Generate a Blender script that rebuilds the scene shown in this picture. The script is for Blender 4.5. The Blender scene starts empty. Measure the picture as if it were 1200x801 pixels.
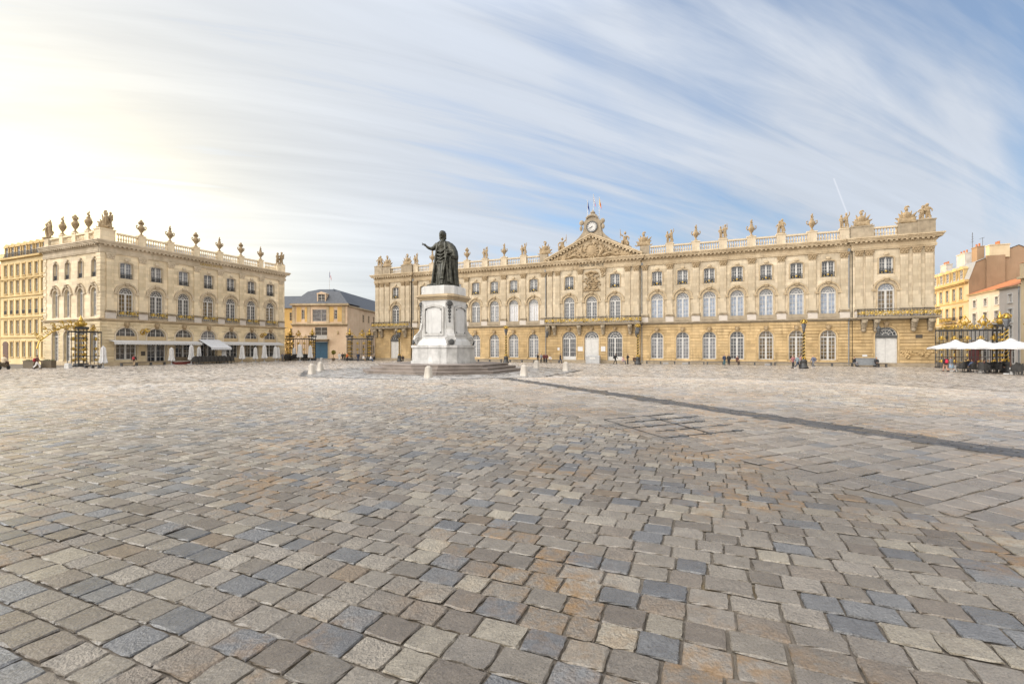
import bpy, math, random
import numpy as np
from mathutils import Matrix, Vector
R = math.radians
PI = math.pi
scene = bpy.context.scene
COL = scene.collection
rng = random.Random(7)

# ------------------------------------------------------------------ materials
def nt_new(name):
    m = bpy.data.materials.new(name)
    m.use_nodes = True
    nt = m.node_tree
    b = nt.nodes['Principled BSDF']
    return m, nt, b

def nd(nt, typ, **kw):
    n = nt.nodes.new(typ)
    for k, v in kw.items():
        if k.startswith('i_'):
            key = k[2:]
            key = int(key) if key.isdigit() else key.replace('_', ' ')
            n.inputs[key].default_value = v
        else:
            setattr(n, k, v)
    return n

def ramp(nt, stops, interp='LINEAR'):
    n = nt.nodes.new('ShaderNodeValToRGB')
    n.color_ramp.interpolation = interp
    e = n.color_ramp.elements
    while len(e) < len(stops):
        e.new(0.5)
    for i, (p, c) in enumerate(stops):
        e[i].position = p
        e[i].color = c if len(c) == 4 else (*c, 1)
    return n

def mixc(nt, fac, a, b, blend='MIX'):
    n = nt.nodes.new('ShaderNodeMix')
    n.data_type = 'RGBA'
    n.blend_type = blend
    for sock, val in ((n.inputs[0], fac), (n.inputs[6], a), (n.inputs[7], b)):
        if hasattr(val, 'is_linked'):
            nt.links.new(val, sock)
        elif isinstance(val, (int, float)):
            sock.default_value = val
        else:
            sock.default_value = val if len(val) == 4 else (*val, 1)
    return n.outputs[2]

def mth(nt, op, a, b=None, clamp=False):
    n = nt.nodes.new('ShaderNodeMath')
    n.operation = op
    n.use_clamp = clamp
    for i, val in enumerate((a, b)):
        if val is None:
            continue
        if hasattr(val, 'is_linked'):
            nt.links.new(val, n.inputs[i])
        else:
            n.inputs[i].default_value = val
    return n.outputs[0]

def simple(name, col, rough=0.6, metal=0.0, vary=0.15, scale=3.0, bump=0.0, spec=0.5):
    m, nt, b = nt_new(name)
    tc = nd(nt, 'ShaderNodeTexCoord')
    no = nd(nt, 'ShaderNodeTexNoise', i_Scale=scale, i_Detail=4.0)
    nt.links.new(tc.outputs['Object'], no.inputs['Vector'])
    lo = tuple(c * (1 - vary) for c in col)
    hi = tuple(min(1, c * (1 + vary)) for c in col)
    rp = ramp(nt, [(0.3, lo), (0.7, hi)])
    nt.links.new(no.outputs['Fac'], rp.inputs[0])
    nt.links.new(rp.outputs[0], b.inputs['Base Color'])
    b.inputs['Roughness'].default_value = rough
    b.inputs['Metallic'].default_value = metal
    b.inputs['Specular IOR Level'].default_value = spec
    if bump:
        bp = nd(nt, 'ShaderNodeBump', i_Strength=bump, i_Distance=0.02)
        nt.links.new(no.outputs['Fac'], bp.inputs['Height'])
        nt.links.new(bp.outputs[0], b.inputs['Normal'])
    return m

def masonry(name, c_lo, c_hi, dirt=(0.10, 0.085, 0.06), dirt_amt=0.35, ash=None, rough=0.85, bump=0.25, blotch=0.5):
    """stone wall: ashlar joints in relief, block to block variation, long streaks of grime"""
    m, nt, b = nt_new(name)
    tc = nd(nt, 'ShaderNodeTexCoord')
    sp = nd(nt, 'ShaderNodeSeparateXYZ')
    nt.links.new(tc.outputs['Object'], sp.inputs[0])
    u = mth(nt, 'ADD', sp.outputs[0], sp.outputs[1])
    cb = nd(nt, 'ShaderNodeCombineXYZ')
    nt.links.new(u, cb.inputs[0]); nt.links.new(sp.outputs[2], cb.inputs[1])
    n1 = nd(nt, 'ShaderNodeTexNoise', i_Scale=blotch, i_Detail=6.0, i_Roughness=0.6)
    nt.links.new(tc.outputs['Object'], n1.inputs['Vector'])
    rp = ramp(nt, [(0.3, c_lo), (0.72, c_hi)])
    nt.links.new(n1.outputs['Fac'], rp.inputs[0])
    col = rp.outputs[0]
    n3 = nd(nt, 'ShaderNodeTexNoise', i_Scale=0.11, i_Detail=3.0)
    nt.links.new(tc.outputs['Object'], n3.inputs['Vector'])
    r3 = ramp(nt, [(0.35, (0.86, 0.84, 0.80)), (0.62, (1.10, 1.10, 1.10))])
    nt.links.new(n3.outputs['Fac'], r3.inputs[0])
    col = mixc(nt, 1.0, col, r3.outputs[0], 'MULTIPLY')
    nf = nd(nt, 'ShaderNodeTexNoise', i_Scale=14.0, i_Detail=5.0, i_Roughness=0.7)
    nt.links.new(tc.outputs['Object'], nf.inputs['Vector'])
    hsum = nf.outputs['Fac']
    if ash:
        bk = nd(nt, 'ShaderNodeTexBrick', i_Scale=1.0, i_Mortar_Size=0.018, i_Mortar_Smooth=0.2, i_Bias=0.0)
        bk.inputs['Brick Width'].default_value = ash[0]
        bk.inputs['Row Height'].default_value = ash[1]
        bk.inputs['Color1'].default_value = (0.70, 0.69, 0.67, 1)
        bk.inputs['Color2'].default_value = (1.06, 1.04, 1.0, 1)
        bk.inputs['Mortar'].default_value = (0.72, 0.70, 0.66, 1)
        nt.links.new(cb.outputs[0], bk.inputs['Vector'])
        col = mixc(nt, 0.8, col, bk.outputs['Color'], 'MULTIPLY')
        hsum = mth(nt, 'SUBTRACT', mth(nt, 'MULTIPLY', nf.outputs['Fac'], 0.3), bk.outputs['Fac'])
    mp = nd(nt, 'ShaderNodeMapping')
    mp.inputs['Scale'].default_value = (1.3, 0.16, 1)
    nt.links.new(cb.outputs[0], mp.inputs[0])
    n2 = nd(nt, 'ShaderNodeTexNoise', i_Scale=1.6, i_Detail=7.0, i_Roughness=0.65)
    nt.links.new(mp.outputs[0], n2.inputs['Vector'])
    r2 = ramp(nt, [(0.52, (0, 0, 0)), (0.78, (1, 1, 1))])
    nt.links.new(n2.outputs['Fac'], r2.inputs[0])
    col = mixc(nt, mth(nt, 'MULTIPLY', r2.outputs[0], dirt_amt), col, dirt)
    nt.links.new(col, b.inputs['Base Color'])
    b.inputs['Roughness'].default_value = rough
    b.inputs['Specular IOR Level'].default_value = 0.3
    bp = nd(nt, 'ShaderNodeBump', i_Strength=bump, i_Distance=0.03)
    nt.links.new(hsum, bp.inputs['Height'])
    nt.links.new(bp.outputs[0], b.inputs['Normal'])
    return m

def glass(name, col, rough=0.06, vary=0.35):
    m, nt, b = nt_new(name)
    tc = nd(nt, 'ShaderNodeTexCoord')
    no = nd(nt, 'ShaderNodeTexNoise', i_Scale=1.3, i_Detail=2.0)
    nt.links.new(tc.outputs['Object'], no.inputs['Vector'])
    rp = ramp(nt, [(0.35, tuple(c * (1 - vary) for c in col)), (0.65, tuple(min(1, c * (1 + vary)) for c in col))])
    nt.links.new(no.outputs['Fac'], rp.inputs[0])
    nt.links.new(rp.outputs[0], b.inputs['Base Color'])
    b.inputs['Roughness'].default_value = rough
    b.inputs['Specular IOR Level'].default_value = 0.9
    # old panes are never quite flat
    n2 = nd(nt, 'ShaderNodeTexNoise', i_Scale=2.2, i_Detail=1.0)
    nt.links.new(tc.outputs['Object'], n2.inputs['Vector'])
    bp = nd(nt, 'ShaderNodeBump', i_Strength=0.12, i_Distance=0.05)
    nt.links.new(n2.outputs['Fac'], bp.inputs['Height'])
    nt.links.new(bp.outputs[0], b.inputs['Normal'])
    return m

M = {}
M['stone_up'] = masonry('stone_upper', (0.45, 0.375, 0.275), (0.58, 0.505, 0.39), ash=(1.6, 0.55), dirt_amt=0.6)
M['stone_lo'] = masonry('stone_ochre', (0.40, 0.285, 0.145), (0.55, 0.415, 0.24), dirt=(0.11, 0.07, 0.03), ash=(1.3, 0.49), dirt_amt=0.65)
M['stone_trim'] = masonry('stone_trim', (0.34, 0.26, 0.165), (0.50, 0.41, 0.285), dirt_amt=0.55, blotch=0.9)
M['stone_grey'] = masonry('stone_weathered', (0.22, 0.18, 0.13), (0.36, 0.30, 0.22), dirt_amt=0.6, blotch=1.4)
M['stone_pale'] = masonry('stone_pale_block', (0.40, 0.36, 0.32), (0.55, 0.50, 0.45), dirt_amt=0.4, blotch=1.2)
M['stone_dirty'] = masonry('stone_blackened', (0.10, 0.08, 0.055), (0.22, 0.17, 0.11), dirt_amt=0.5, blotch=2.0)
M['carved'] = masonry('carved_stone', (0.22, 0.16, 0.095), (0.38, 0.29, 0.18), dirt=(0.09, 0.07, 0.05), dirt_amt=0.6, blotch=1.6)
M['hotel_up'] = masonry('hotel_stone_upper', (0.62, 0.52, 0.37), (0.75, 0.65, 0.49), ash=(1.6, 0.55), dirt_amt=0.2)
M['hotel_lo'] = masonry('hotel_stone_lower', (0.56, 0.46, 0.30), (0.69, 0.59, 0.42), ash=(1.3, 0.47), dirt_amt=0.25)
M['hotel_trim'] = masonry('hotel_trim', (0.40, 0.33, 0.24), (0.56, 0.48, 0.37), dirt_amt=0.4, blotch=0.9)
M['marble'] = masonry('white_marble', (0.44, 0.44, 0.44), (0.60, 0.60, 0.595), dirt=(0.20, 0.20, 0.20), dirt_amt=0.75, blotch=1.1, rough=0.5, bump=0.1)
M['marble_grey'] = masonry('grey_veined_stone', (0.32, 0.315, 0.305), (0.54, 0.53, 0.515), dirt=(0.09, 0.085, 0.075), dirt_amt=0.7, blotch=1.6, rough=0.7)
M['step_stone'] = masonry('step_stone', (0.17, 0.145, 0.13), (0.29, 0.25, 0.225), dirt=(0.10, 0.08, 0.07), dirt_amt=0.5, ash=(1.8, 3.0), blotch=1.0)
M['bollard'] = masonry('bollard_stone', (0.40, 0.37, 0.33), (0.54, 0.50, 0.45), dirt=(0.35, 0.22, 0.08), dirt_amt=0.4, blotch=2.0)
M['yellow_plaster'] = masonry('yellow_plaster', (0.48, 0.34, 0.15), (0.60, 0.44, 0.22), dirt_amt=0.25, blotch=0.4)
M['peach_plaster'] = masonry('peach_plaster', (0.54, 0.40, 0.28), (0.66, 0.52, 0.38), dirt_amt=0.2, blotch=0.4)
M['ochre_plaster'] = masonry('ochre_plaster', (0.52, 0.34, 0.12), (0.64, 0.44, 0.18), dirt_amt=0.2, blotch=0.4)
M['sand_plaster'] = masonry('sand_plaster', (0.60, 0.47, 0.25), (0.72, 0.59, 0.35), dirt_amt=0.2, blotch=0.4)
M['cream_plaster'] = masonry('cream_plaster', (0.46, 0.37, 0.24), (0.58, 0.48, 0.33), dirt_amt=0.2, blotch=0.4)
M['white_plaster'] = masonry('white_plaster', (0.44, 0.41, 0.38), (0.56, 0.52, 0.48), dirt_amt=0.25, blotch=0.4)
M['brown_plaster'] = masonry('brown_gable_plaster', (0.24, 0.16, 0.10), (0.32, 0.22, 0.14), dirt_amt=0.3, blotch=0.3)
M['slate'] = simple('slate_roof', (0.055, 0.06, 0.07), 0.55, vary=0.25, scale=2.0)
M['zinc'] = simple('zinc', (0.26, 0.27, 0.28), 0.5, vary=0.15)
M['tile'] = simple('clay_tile', (0.38, 0.14, 0.055), 0.85, vary=0.3, scale=3)
M['pipe'] = simple('grey_pipe', (0.16, 0.17, 0.18), 0.5)
M['white_paint'] = simple('white_paint', (0.47, 0.46, 0.44), 0.5, vary=0.10)
M['grey_paint'] = simple('grey_paint', (0.32, 0.32, 0.32), 0.5)
M['tan_paint'] = simple('tan_paint', (0.40, 0.30, 0.17), 0.6)
M['blue_door'] = simple('blue_paint', (0.035, 0.10, 0.17), 0.5)
M['iron'] = simple('black_iron', (0.022, 0.021, 0.020), 0.45, vary=0.2)
M['gold'] = simple('gilding', (0.42, 0.275, 0.06), 0.34, metal=0.8, vary=0.45, scale=9)
M['gold_dull'] = simple('old_gilding', (0.40, 0.27, 0.06), 0.5, metal=0.4, vary=0.4, scale=6)
M['bronze'] = simple('bronze', (0.045, 0.044, 0.034), 0.36, metal=0.55, vary=0.6, scale=5, bump=0.3)
M['lead'] = simple('lead_ornament', (0.055, 0.055, 0.055), 0.5)
M['cloth_white'] = simple('white_canvas', (0.50, 0.495, 0.49), 0.8, vary=0.05)
M['cloth_grey'] = simple('grey_canvas', (0.50, 0.51, 0.53), 0.8, vary=0.08)
M['wood'] = simple('dark_wood', (0.10, 0.045, 0.025), 0.6, vary=0.25, scale=6)
M['bench'] = simple('bench_slab', (0.085, 0.07, 0.055), 0.7, vary=0.3)
M['wicker'] = simple('black_wicker', (0.022, 0.020, 0.018), 0.7, vary=0.3, scale=20)
M['planter'] = simple('brown_planter', (0.10, 0.075, 0.045), 0.7)
M['leaf'] = simple('leaf', (0.06, 0.09, 0.025), 0.7, vary=0.4, scale=12)
M['dark_gap'] = simple('shop_interior', (0.025, 0.022, 0.02), 0.7)
M['red_shop'] = simple('red_shop_paint', (0.14, 0.025, 0.02), 0.5)
M['g_dark'] = glass('pane_dark', (0.03, 0.033, 0.04))
M['g_mid'] = glass('pane_grey', (0.07, 0.073, 0.08))
M['g_curtain'] = glass('pane_net_curtain', (0.15, 0.155, 0.17), vary=0.35)
M['g_blue'] = glass('pane_pale_blind', (0.21, 0.245, 0.31), vary=0.25)
M['g_white'] = glass('pane_white_blind', (0.46, 0.46, 0.48), vary=0.12)
M['g_warm_refl'] = glass('pane_warm_reflection', (0.11, 0.075, 0.035), vary=0.6)  # warm sunlit reflection painted into the pane colour
M['rubber'] = simple('rubber', (0.02, 0.02, 0.02), 0.8)
M['flag_blue'] = simple('flag_blue', (0.02, 0.04, 0.18), 0.8)
M['flag_white'] = simple('flag_white', (0.75, 0.75, 0.75), 0.8)
M['flag_red'] = simple('flag_red', (0.45, 0.02, 0.02), 0.8)
M['flag_yellow'] = simple('flag_yellow', (0.70, 0.42, 0.03), 0.8)
M['ink'] = simple('dark_lettering', (0.05, 0.04, 0.03), 0.7)
_cl = {}
def cloth(c):
    c = tuple(c)
    if c not in _cl:
        _cl[c] = simple('fabric', c, 0.85, vary=0.15, scale=12)
    return _cl[c]
SKIN = simple('skin', (0.42, 0.25, 0.17), 0.6, vary=0.08)

# ------------------------------------------------------------------ mesh builder
class MB:
    def __init__(s, M=None):
        s.v = []; s.f = []; s.mi = []; s.M = M; s.cur = 0
    def add(s, verts, faces):
        o = len(s.v)
        if s.M is not None:
            verts = [tuple(s.M @ Vector(p)) for p in verts]
        s.v += [tuple(p) for p in verts]
        for f in faces:
            s.f.append(tuple(i + o for i in f)); s.mi.append(s.cur)
    def mat(s, i):
        s.cur = i; return s
    def box(s, x0, x1, y0, y1, z0, z1):
        v = [(x0,y0,z0),(x1,y0,z0),(x1,y1,z0),(x0,y1,z0),(x0,y0,z1),(x1,y0,z1),(x1,y1,z1),(x0,y1,z1)]
        s.add(v, [(0,3,2,1),(4,5,6,7),(0,1,5,4),(1,2,6,5),(2,3,7,6),(3,0,4,7)])
        return s
    def frust(s, x0, x1, y0, y1, z0, X0, X1, Y0, Y1, z1):
        v = [(x0,y0,z0),(x1,y0,z0),(x1,y1,z0),(x0,y1,z0),(X0,Y0,z1),(X1,Y0,z1),(X1,Y1,z1),(X0,Y1,z1)]
        s.add(v, [(0,3,2,1),(4,5,6,7),(0,1,5,4),(1,2,6,5),(2,3,7,6),(3,0,4,7)])
        return s
    def quad(s, a, b, c, d):
        s.add([a, b, c, d], [(0,1,2,3)]); return s
    def prism_xz(s, pts, y0, y1):
        n = len(pts)
        v = [(x, y0, z) for x, z in pts] + [(x, y1, z) for x, z in pts]
        f = [tuple(range(n)), tuple(range(2*n-1, n-1, -1))]
        f += [(i, i+n, (i+1) % n + n, (i+1) % n) for i in range(n)]
        s.add(v, f); return s
    def prism_xy(s, pts, z0, z1, top=None):
        n = len(pts); top = top or pts
        v = [(x, y, z0) for x, y in pts] + [(x, y, z1) for x, y in top]
        f = [tuple(range(n-1, -1, -1)), tuple(range(n, 2*n))]
        f += [(i, (i+1) % n, (i+1) % n + n, i+n) for i in range(n)]
        s.add(v, f); return s
    def ring_xz(s, inner, outer, y0, y1, closed=False):
        n = len(inner); v = []
        for (a, b) in zip(inner, outer):
            v += [(a[0], y0, a[1]), (b[0], y0, b[1]), (b[0], y1, b[1]), (a[0], y1, a[1])]
        f = []
        for i in range(n if closed else n-1):
            p = 4*i; q = 4*((i+1) % n)
            f += [(p, q, q+1, p+1), (p+1, q+1, q+2, p+2), (p+3, p, q, q+3)][::1]
        if not closed:
            f += [(0,1,2,3), (4*n-4, 4*n-1, 4*n-2, 4*n-3)]
        s.add(v, f); return s
    def tube(s, pts, r, n=6, cap=True):
        pts = [Vector(p) for p in pts]
        m = len(pts)
        rs = r if isinstance(r, (list, tuple)) else [r]*m
        v = []; f = []
        prev = None
        for i, p in enumerate(pts):
            t = (pts[min(i+1, m-1)] - pts[max(i-1, 0)])
            t = t.normalized() if t.length > 1e-9 else Vector((0,0,1))
            if prev is None:
                a = Vector((0,0,1)) if abs(t.z) < 0.9 else Vector((1,0,0))
                nx = t.cross(a).normalized()
            else:
                nx = (prev - t * prev.dot(t))
                nx = nx.normalized() if nx.length > 1e-6 else t.orthogonal().normalized()
            prev = nx
            ny = t.cross(nx)
            for k in range(n):
                a = 2*PI*k/n
                v.append(p + (nx*math.cos(a) + ny*math.sin(a))*rs[i])
        for i in range(m-1):
            for k in range(n):
                f.append((i*n+k, i*n+(k+1) % n, (i+1)*n+(k+1) % n, (i+1)*n+k))
        if cap:
            f.append(tuple(range(n-1, -1, -1))); f.append(tuple(range((m-1)*n, m*n)))
        s.add(v, f); return s
    def lathe(s, prof, n=12, c=(0,0,0), sx=1, sy=1):
        v = []; f = []; m = len(prof)
        for r, z in prof:
            for k in range(n):
                a = 2*PI*k/n
                v.append((c[0]+r*sx*math.cos(a), c[1]+r*sy*math.sin(a), c[2]+z))
        for i in range(m-1):
            for k in range(n):
                f.append((i*n+k, i*n+(k+1) % n, (i+1)*n+(k+1) % n, (i+1)*n+k))
        f.append(tuple(range(n-1, -1, -1))); f.append(tuple(range((m-1)*n, m*n)))
        s.add(v, f); return s
    def blob(s, c, r, n=10, m=6, rot=None):
        if not isinstance(r, (tuple, list)): r = (r, r, r)
        v = []; f = []
        for i in range(m+1):
            ph = -PI/2 + PI*i/m
            ph = max(-PI/2+0.05, min(PI/2-0.05, ph))
            for k in range(n):
                a = 2*PI*k/n
                p = Vector((r[0]*math.cos(ph)*math.cos(a), r[1]*math.cos(ph)*math.sin(a), r[2]*math.sin(ph)))
                if rot is not None: p = rot @ p
                v.append(p + Vector(c))
        for i in range(m):
            for k in range(n):
                f.append((i*n+k, i*n+(k+1) % n, (i+1)*n+(k+1) % n, (i+1)*n+k))
        f.append(tuple(range(n-1, -1, -1))); f.append(tuple(range(m*n, (m+1)*n)))
        s.add(v, f); return s
    def mesh(s, name, mats, smooth=False):
        me = bpy.data.meshes.new(name)
        me.from_pydata(s.v, [], s.f)
        for m in (mats if isinstance(mats, (list, tuple)) else [mats]):
            me.materials.append(m)
        if any(s.mi):
            me.polygons.foreach_set('material_index', s.mi)
        if smooth:
            me.polygons.foreach_set('use_smooth', [True]*len(me.polygons))
        me.update()
        return me
    def build(s, name, mats, parent=None, smooth=False):
        o = bpy.data.objects.new(name, s.mesh(name, mats, smooth))
        COL.objects.link(o)
        if parent: o.parent = parent
        return o

def remesh(me, voxel, smooth_it=2):
    o = bpy.data.objects.new('tmp', me); COL.objects.link(o)
    md = o.modifiers.new('r', 'REMESH'); md.mode = 'VOXEL'; md.voxel_size = voxel; md.use_smooth_shade = True
    if smooth_it:
        sm = o.modifiers.new('s', 'SMOOTH'); sm.iterations = smooth_it; sm.factor = 0.5
    dg = bpy.context.evaluated_depsgraph_get(); dg.update()
    out = bpy.data.meshes.new_from_object(o.evaluated_get(dg))
    mats = list(me.materials)
    bpy.data.objects.remove(o)
    out.materials.clear()
    for m in mats: out.materials.append(m)
    return out

def link(name, me, parent=None, loc=(0,0,0), rz=0, sc=1):
    o = bpy.data.objects.new(name, me); COL.objects.link(o)
    if parent: o.parent = parent
    o.location = loc; o.rotation_euler = (0, 0, rz)
    o.scale = (sc, sc, sc) if isinstance(sc, (int, float)) else sc
    return o

def tag(o, label=None, cat=None, group=None, kind=None):
    if label: o['label'] = label
    if cat: o['category'] = cat
    if group: o['group'] = group
    if kind: o['kind'] = kind
    return o

def empty(name, loc, rz=0, label=None, cat=None, group=None):
    o = bpy.data.objects.new(name, None); COL.objects.link(o)
    o.location = loc; o.rotation_euler = (0, 0, rz)
    o.empty_display_size = 0.3
    return tag(o, label, cat, group)

def copy_tree(o, parent=None):
    c = o.copy(); COL.objects.link(c); c.parent = parent
    for ch in list(o.children):
        copy_tree(ch, c)
    return c

def text_mesh(name, s, size, mat, extrude=0.02):
    cu = bpy.data.curves.new(name, 'FONT')
    cu.body = s; cu.size = size; cu.extrude = extrude; cu.align_x = 'CENTER'; cu.align_y = 'CENTER'
    o = bpy.data.objects.new(name, cu); COL.objects.link(o)
    dg = bpy.context.evaluated_depsgraph_get(); dg.update()
    me = bpy.data.meshes.new_from_object(o.evaluated_get(dg))
    bpy.data.objects.remove(o)
    me.materials.clear(); me.materials.append(mat)
    return me

# ------------------------------------------------------------------ the plan of the square
F = 540.0; CX = 600.0; HY = 408.3; CAMZ = 1.78; LOW = -0.86
dA = Vector((0.9214, -0.3887)); dN = Vector((0.3887, 0.9214))
angA = math.atan2(dA.y, dA.x)
angB = math.atan2(dN.y, dN.x)
PA = Vector((60.3, 65.9))                      # right end of the town hall front
PCEN = PA + dA * (-49.4)                       # its middle
PB = Vector((-62.3, 69.8))                     # near corner of the hotel
ST = Vector((-5.5, 37.2))                      # the statue
def gz(x, y):
    ax, ay, bx, by = 0.0, -10.0, ST.x, ST.y
    dx, dy = bx-ax, by-ay
    t = np.clip(((x-ax)*dx + (y-ay)*dy) / (dx*dx+dy*dy), 0, 1)
    r = np.hypot(x-(ax+t*dx), y-(ay+t*dy))
    q = np.clip((r-17.0)/33.0, 0, 1)
    return LOW * q*q*(3-2*q)
def gp(px, Y):
    x = (px-CX)/F*Y
    return Vector((x, Y, float(gz(x, Y))))
def onA(px, d):                                # on a line d metres before the town hall
    k = (px-CX)/F; o = PA - dN*d
    s = (o.y*k - o.x)/(dA.x - dA.y*k)
    p = o + dA*s
    return Vector((p.x, p.y, float(gz(p.x, p.y))))
def onB(px, d):                                # d metres before the hotel's long front
    k = (px-CX)/F; o = PB + dA*d
    s = (o.y*k - o.x)/(dN.x - dN.y*k)
    p = o + dN*s
    return Vector((p.x, p.y, float(gz(p.x, p.y))))
def onS(px, d):                                # d metres before the hotel's short front
    k = (px-CX)/F; o = PB - dN*d
    s = (o.y*k - o.x)/(dA.x - dA.y*k)
    p = o + dA*s
    return Vector((p.x, p.y, float(gz(p.x, p.y))))
# ------------------------------------------------------------------ facade kit
def arch(uc, hw, zs, rise, n=12):
    return [(uc - hw*math.cos(PI*i/n), zs + rise*math.sin(PI*i/n)) for i in range(n+1)]
def outline(uc, hw, zb, zs, rise, n=12):
    return [(uc-hw, zb)] + arch(uc, hw, zs, rise, n) + [(uc+hw, zb)]

def wall_open(mb, u0, u1, z0, z1, cols, depth=0.45, y=0.0):
    """wall sheet with arched openings; cols = list of lists of (uc, hw, zb, zs, rise) stacked in one column"""
    cols = sorted(cols, key=lambda c: c[0][0])
    q = lambda a, b, c, d: mb.quad((a, y, c), (b, y, c), (b, y, d), (a, y, d))
    cur = u0
    for ops in cols:
        uc = ops[0][0]; W = max(o[1] for o in ops)
        q(cur, uc-W, z0, z1)
        cur = uc + W
        z = z0
        for (_, hw, zb, zs, rise) in sorted(ops, key=lambda o: o[2]):
            if zb > z + 1e-4: q(uc-W, uc+W, z, zb)
            zt = zs + rise + 0.06
            if hw < W - 1e-4:
                q(uc-W, uc-hw, zb, zt); q(uc+hw, uc+W, zb, zt)
            pts = arch(uc, hw, zs, rise)
            for (a, b) in zip(pts[:-1], pts[1:]):
                mb.quad((a[0], y, a[1]), (b[0], y, b[1]), (b[0], y, zt), (a[0], y, zt))
            ol = outline(uc, hw, zb, zs, rise)
            for (a, b) in zip(ol[:-1], ol[1:]):
                mb.quad((a[0], y, a[1]), (a[0], y+depth, a[1]), (b[0], y+depth, b[1]), (b[0], y, b[1]))
            mb.quad((uc-hw, y, zb), (uc+hw, y, zb), (uc+hw, y+depth, zb), (uc-hw, y+depth, zb))
            z = zt
        if z < z1: q(uc-W, uc+W, z, z1)
    q(cur, u1, z0, z1)

def courses(mb, u0, u1, z0, z1, ops, ch=0.49, gap=0.10, prot=0.10, pad=0.22):
    n = max(1, round((z1-z0)/ch)); ch = (z1-z0)/n
    for i in range(n):
        a = z0 + i*ch + gap/2; b = z0 + (i+1)*ch - gap/2
        segs = []; cur = u0
        for (uc, hw, zb, zs, rise) in sorted(ops):
            R0 = hw+pad; R1 = rise+pad
            if b < zb or a > zs+R1: continue
            if a <= zs: w = R0
            else:
                t = (a-zs)/R1
                w = R0*math.sqrt(max(0, 1-t*t))
            if uc-w > cur: segs.append((cur, uc-w))
            cur = uc+w
        if cur < u1: segs.append((cur, u1))
        for (s, e) in segs:
            mb.box(s, e, -prot, 0.02, a, b)

def window_mesh(kind, hw, zb, zs, rise):
    """white timber window; origin at the middle of its sill, y=0 plane of the frame front"""
    mb = MB()
    o = lambda k: [(x, z - zb) for x, z in outline(0, hw-k, zb+k, zs, max(rise-k, 0.02), 14)]
    fw = 0.11
    mb.ring_xz(o(fw)[0:], o(0.0)[0:], 0.0, 0.10)
    mb.box(-hw, hw, 0.0, 0.10, 0.0, fw)
    H = zs - zb
    mb.box(-0.075, 0.075, -0.02, 0.09, 0.05, H if kind != 'attic' else H+rise-0.05)
    t = 0.045
    if kind in ('ground', 'first', 'door', 'hotel'):
        mb.box(-hw+0.05, hw-0.05, -0.03, 0.09, H-0.10, H+0.08)
    rows = {'ground': 6, 'first': 5, 'attic': 4, 'door': 4, 'hotel': 4}[kind]
    base = {'door': 1.15, 'first': 0.25}.get(kind, 0.12)
    for s in (-1, 1):
        xa, xb = (0.07, hw-0.1) if s > 0 else (-hw+0.1, -0.07)
        nc = 3 if kind == 'door' else 2
        for c in range(1, nc):
            x = xa + (xb-xa)*c/nc
            mb.box(x-t/2, x+t/2, 0.02, 0.07, base, H-0.1)
        for r in range(1, rows):
            z = base + (H-0.1-base)*r/rows
            mb.box(xa, xb, 0.025, 0.065, z-t/2, z+t/2)
        if base > 0.15:
            mb.box(xa, xb, 0.01, 0.08, 0.05, base)
        # stiles
        mb.box(xa-0.0, xa+0.06, 0.0, 0.08, 0.06, H-0.1); mb.box(xb-0.06, xb, 0.0, 0.08, 0.06, H-0.1)
    if kind == 'attic':
        pass
    elif kind in ('first', 'door'):
        for k in range(1, 6):
            a = PI*k/6
            mb.tube([(0.18*hw*math.cos(a), 0.05, H+0.08+0.18*rise*math.sin(a)), ((hw-0.06)*math.cos(a), 0.05, H+(rise-0.06)*math.sin(a))], 0.03, 4)
        for f_ in (0.3, 0.66):
            mb.ring_xz([(-x*(f_-0.03)*1, H+0.06+z*(f_-0.03)) for x, z in [(hw*math.cos(PI*i/10), rise*math.sin(PI*i/10)) for i in range(11)]],
                       [(-x*(f_+0.03), H+0.06+z*(f_+0.03)) for x, z in [(hw*math.cos(PI*i/10), rise*math.sin(PI*i/10)) for i in range(11)]], 0.02, 0.07)
    else:
        mb.box(-0.06, 0.06, -0.02, 0.09, H, H+rise-0.04)
        for x in (-hw*0.52, hw*0.52):
            h = rise*math.sqrt(1-0.52**2)
            mb.box(x-t/2, x+t/2, 0.02, 0.07, H, H+h-0.03)
        w = hw*math.sqrt(1-0.45**2)
        mb.box(-w+0.03, w-0.03, 0.025, 0.065, H+rise*0.45-t/2, H+rise*0.45+t/2)
    return mb.mesh('window_frame', M['white_paint'])

def pane_mesh(hw, zb, zs, rise, m_low, m_arch):
    mb = MB()
    H = zs-zb
    mb.quad((-hw+0.02, 0.075, 0.02), (hw-0.02, 0.075, 0.02), (hw-0.02, 0.075, H), (-hw+0.02, 0.075, H))
    mb.cur = 1
    pts = [(x, 0.075, z-zb) for x, z in arch(0, hw-0.02, zs, rise-0.01, 14)]
    mb.add(pts, [tuple(range(len(pts)))[::-1]])
    return mb.mesh('window_pane', [m_low, m_arch])

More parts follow.
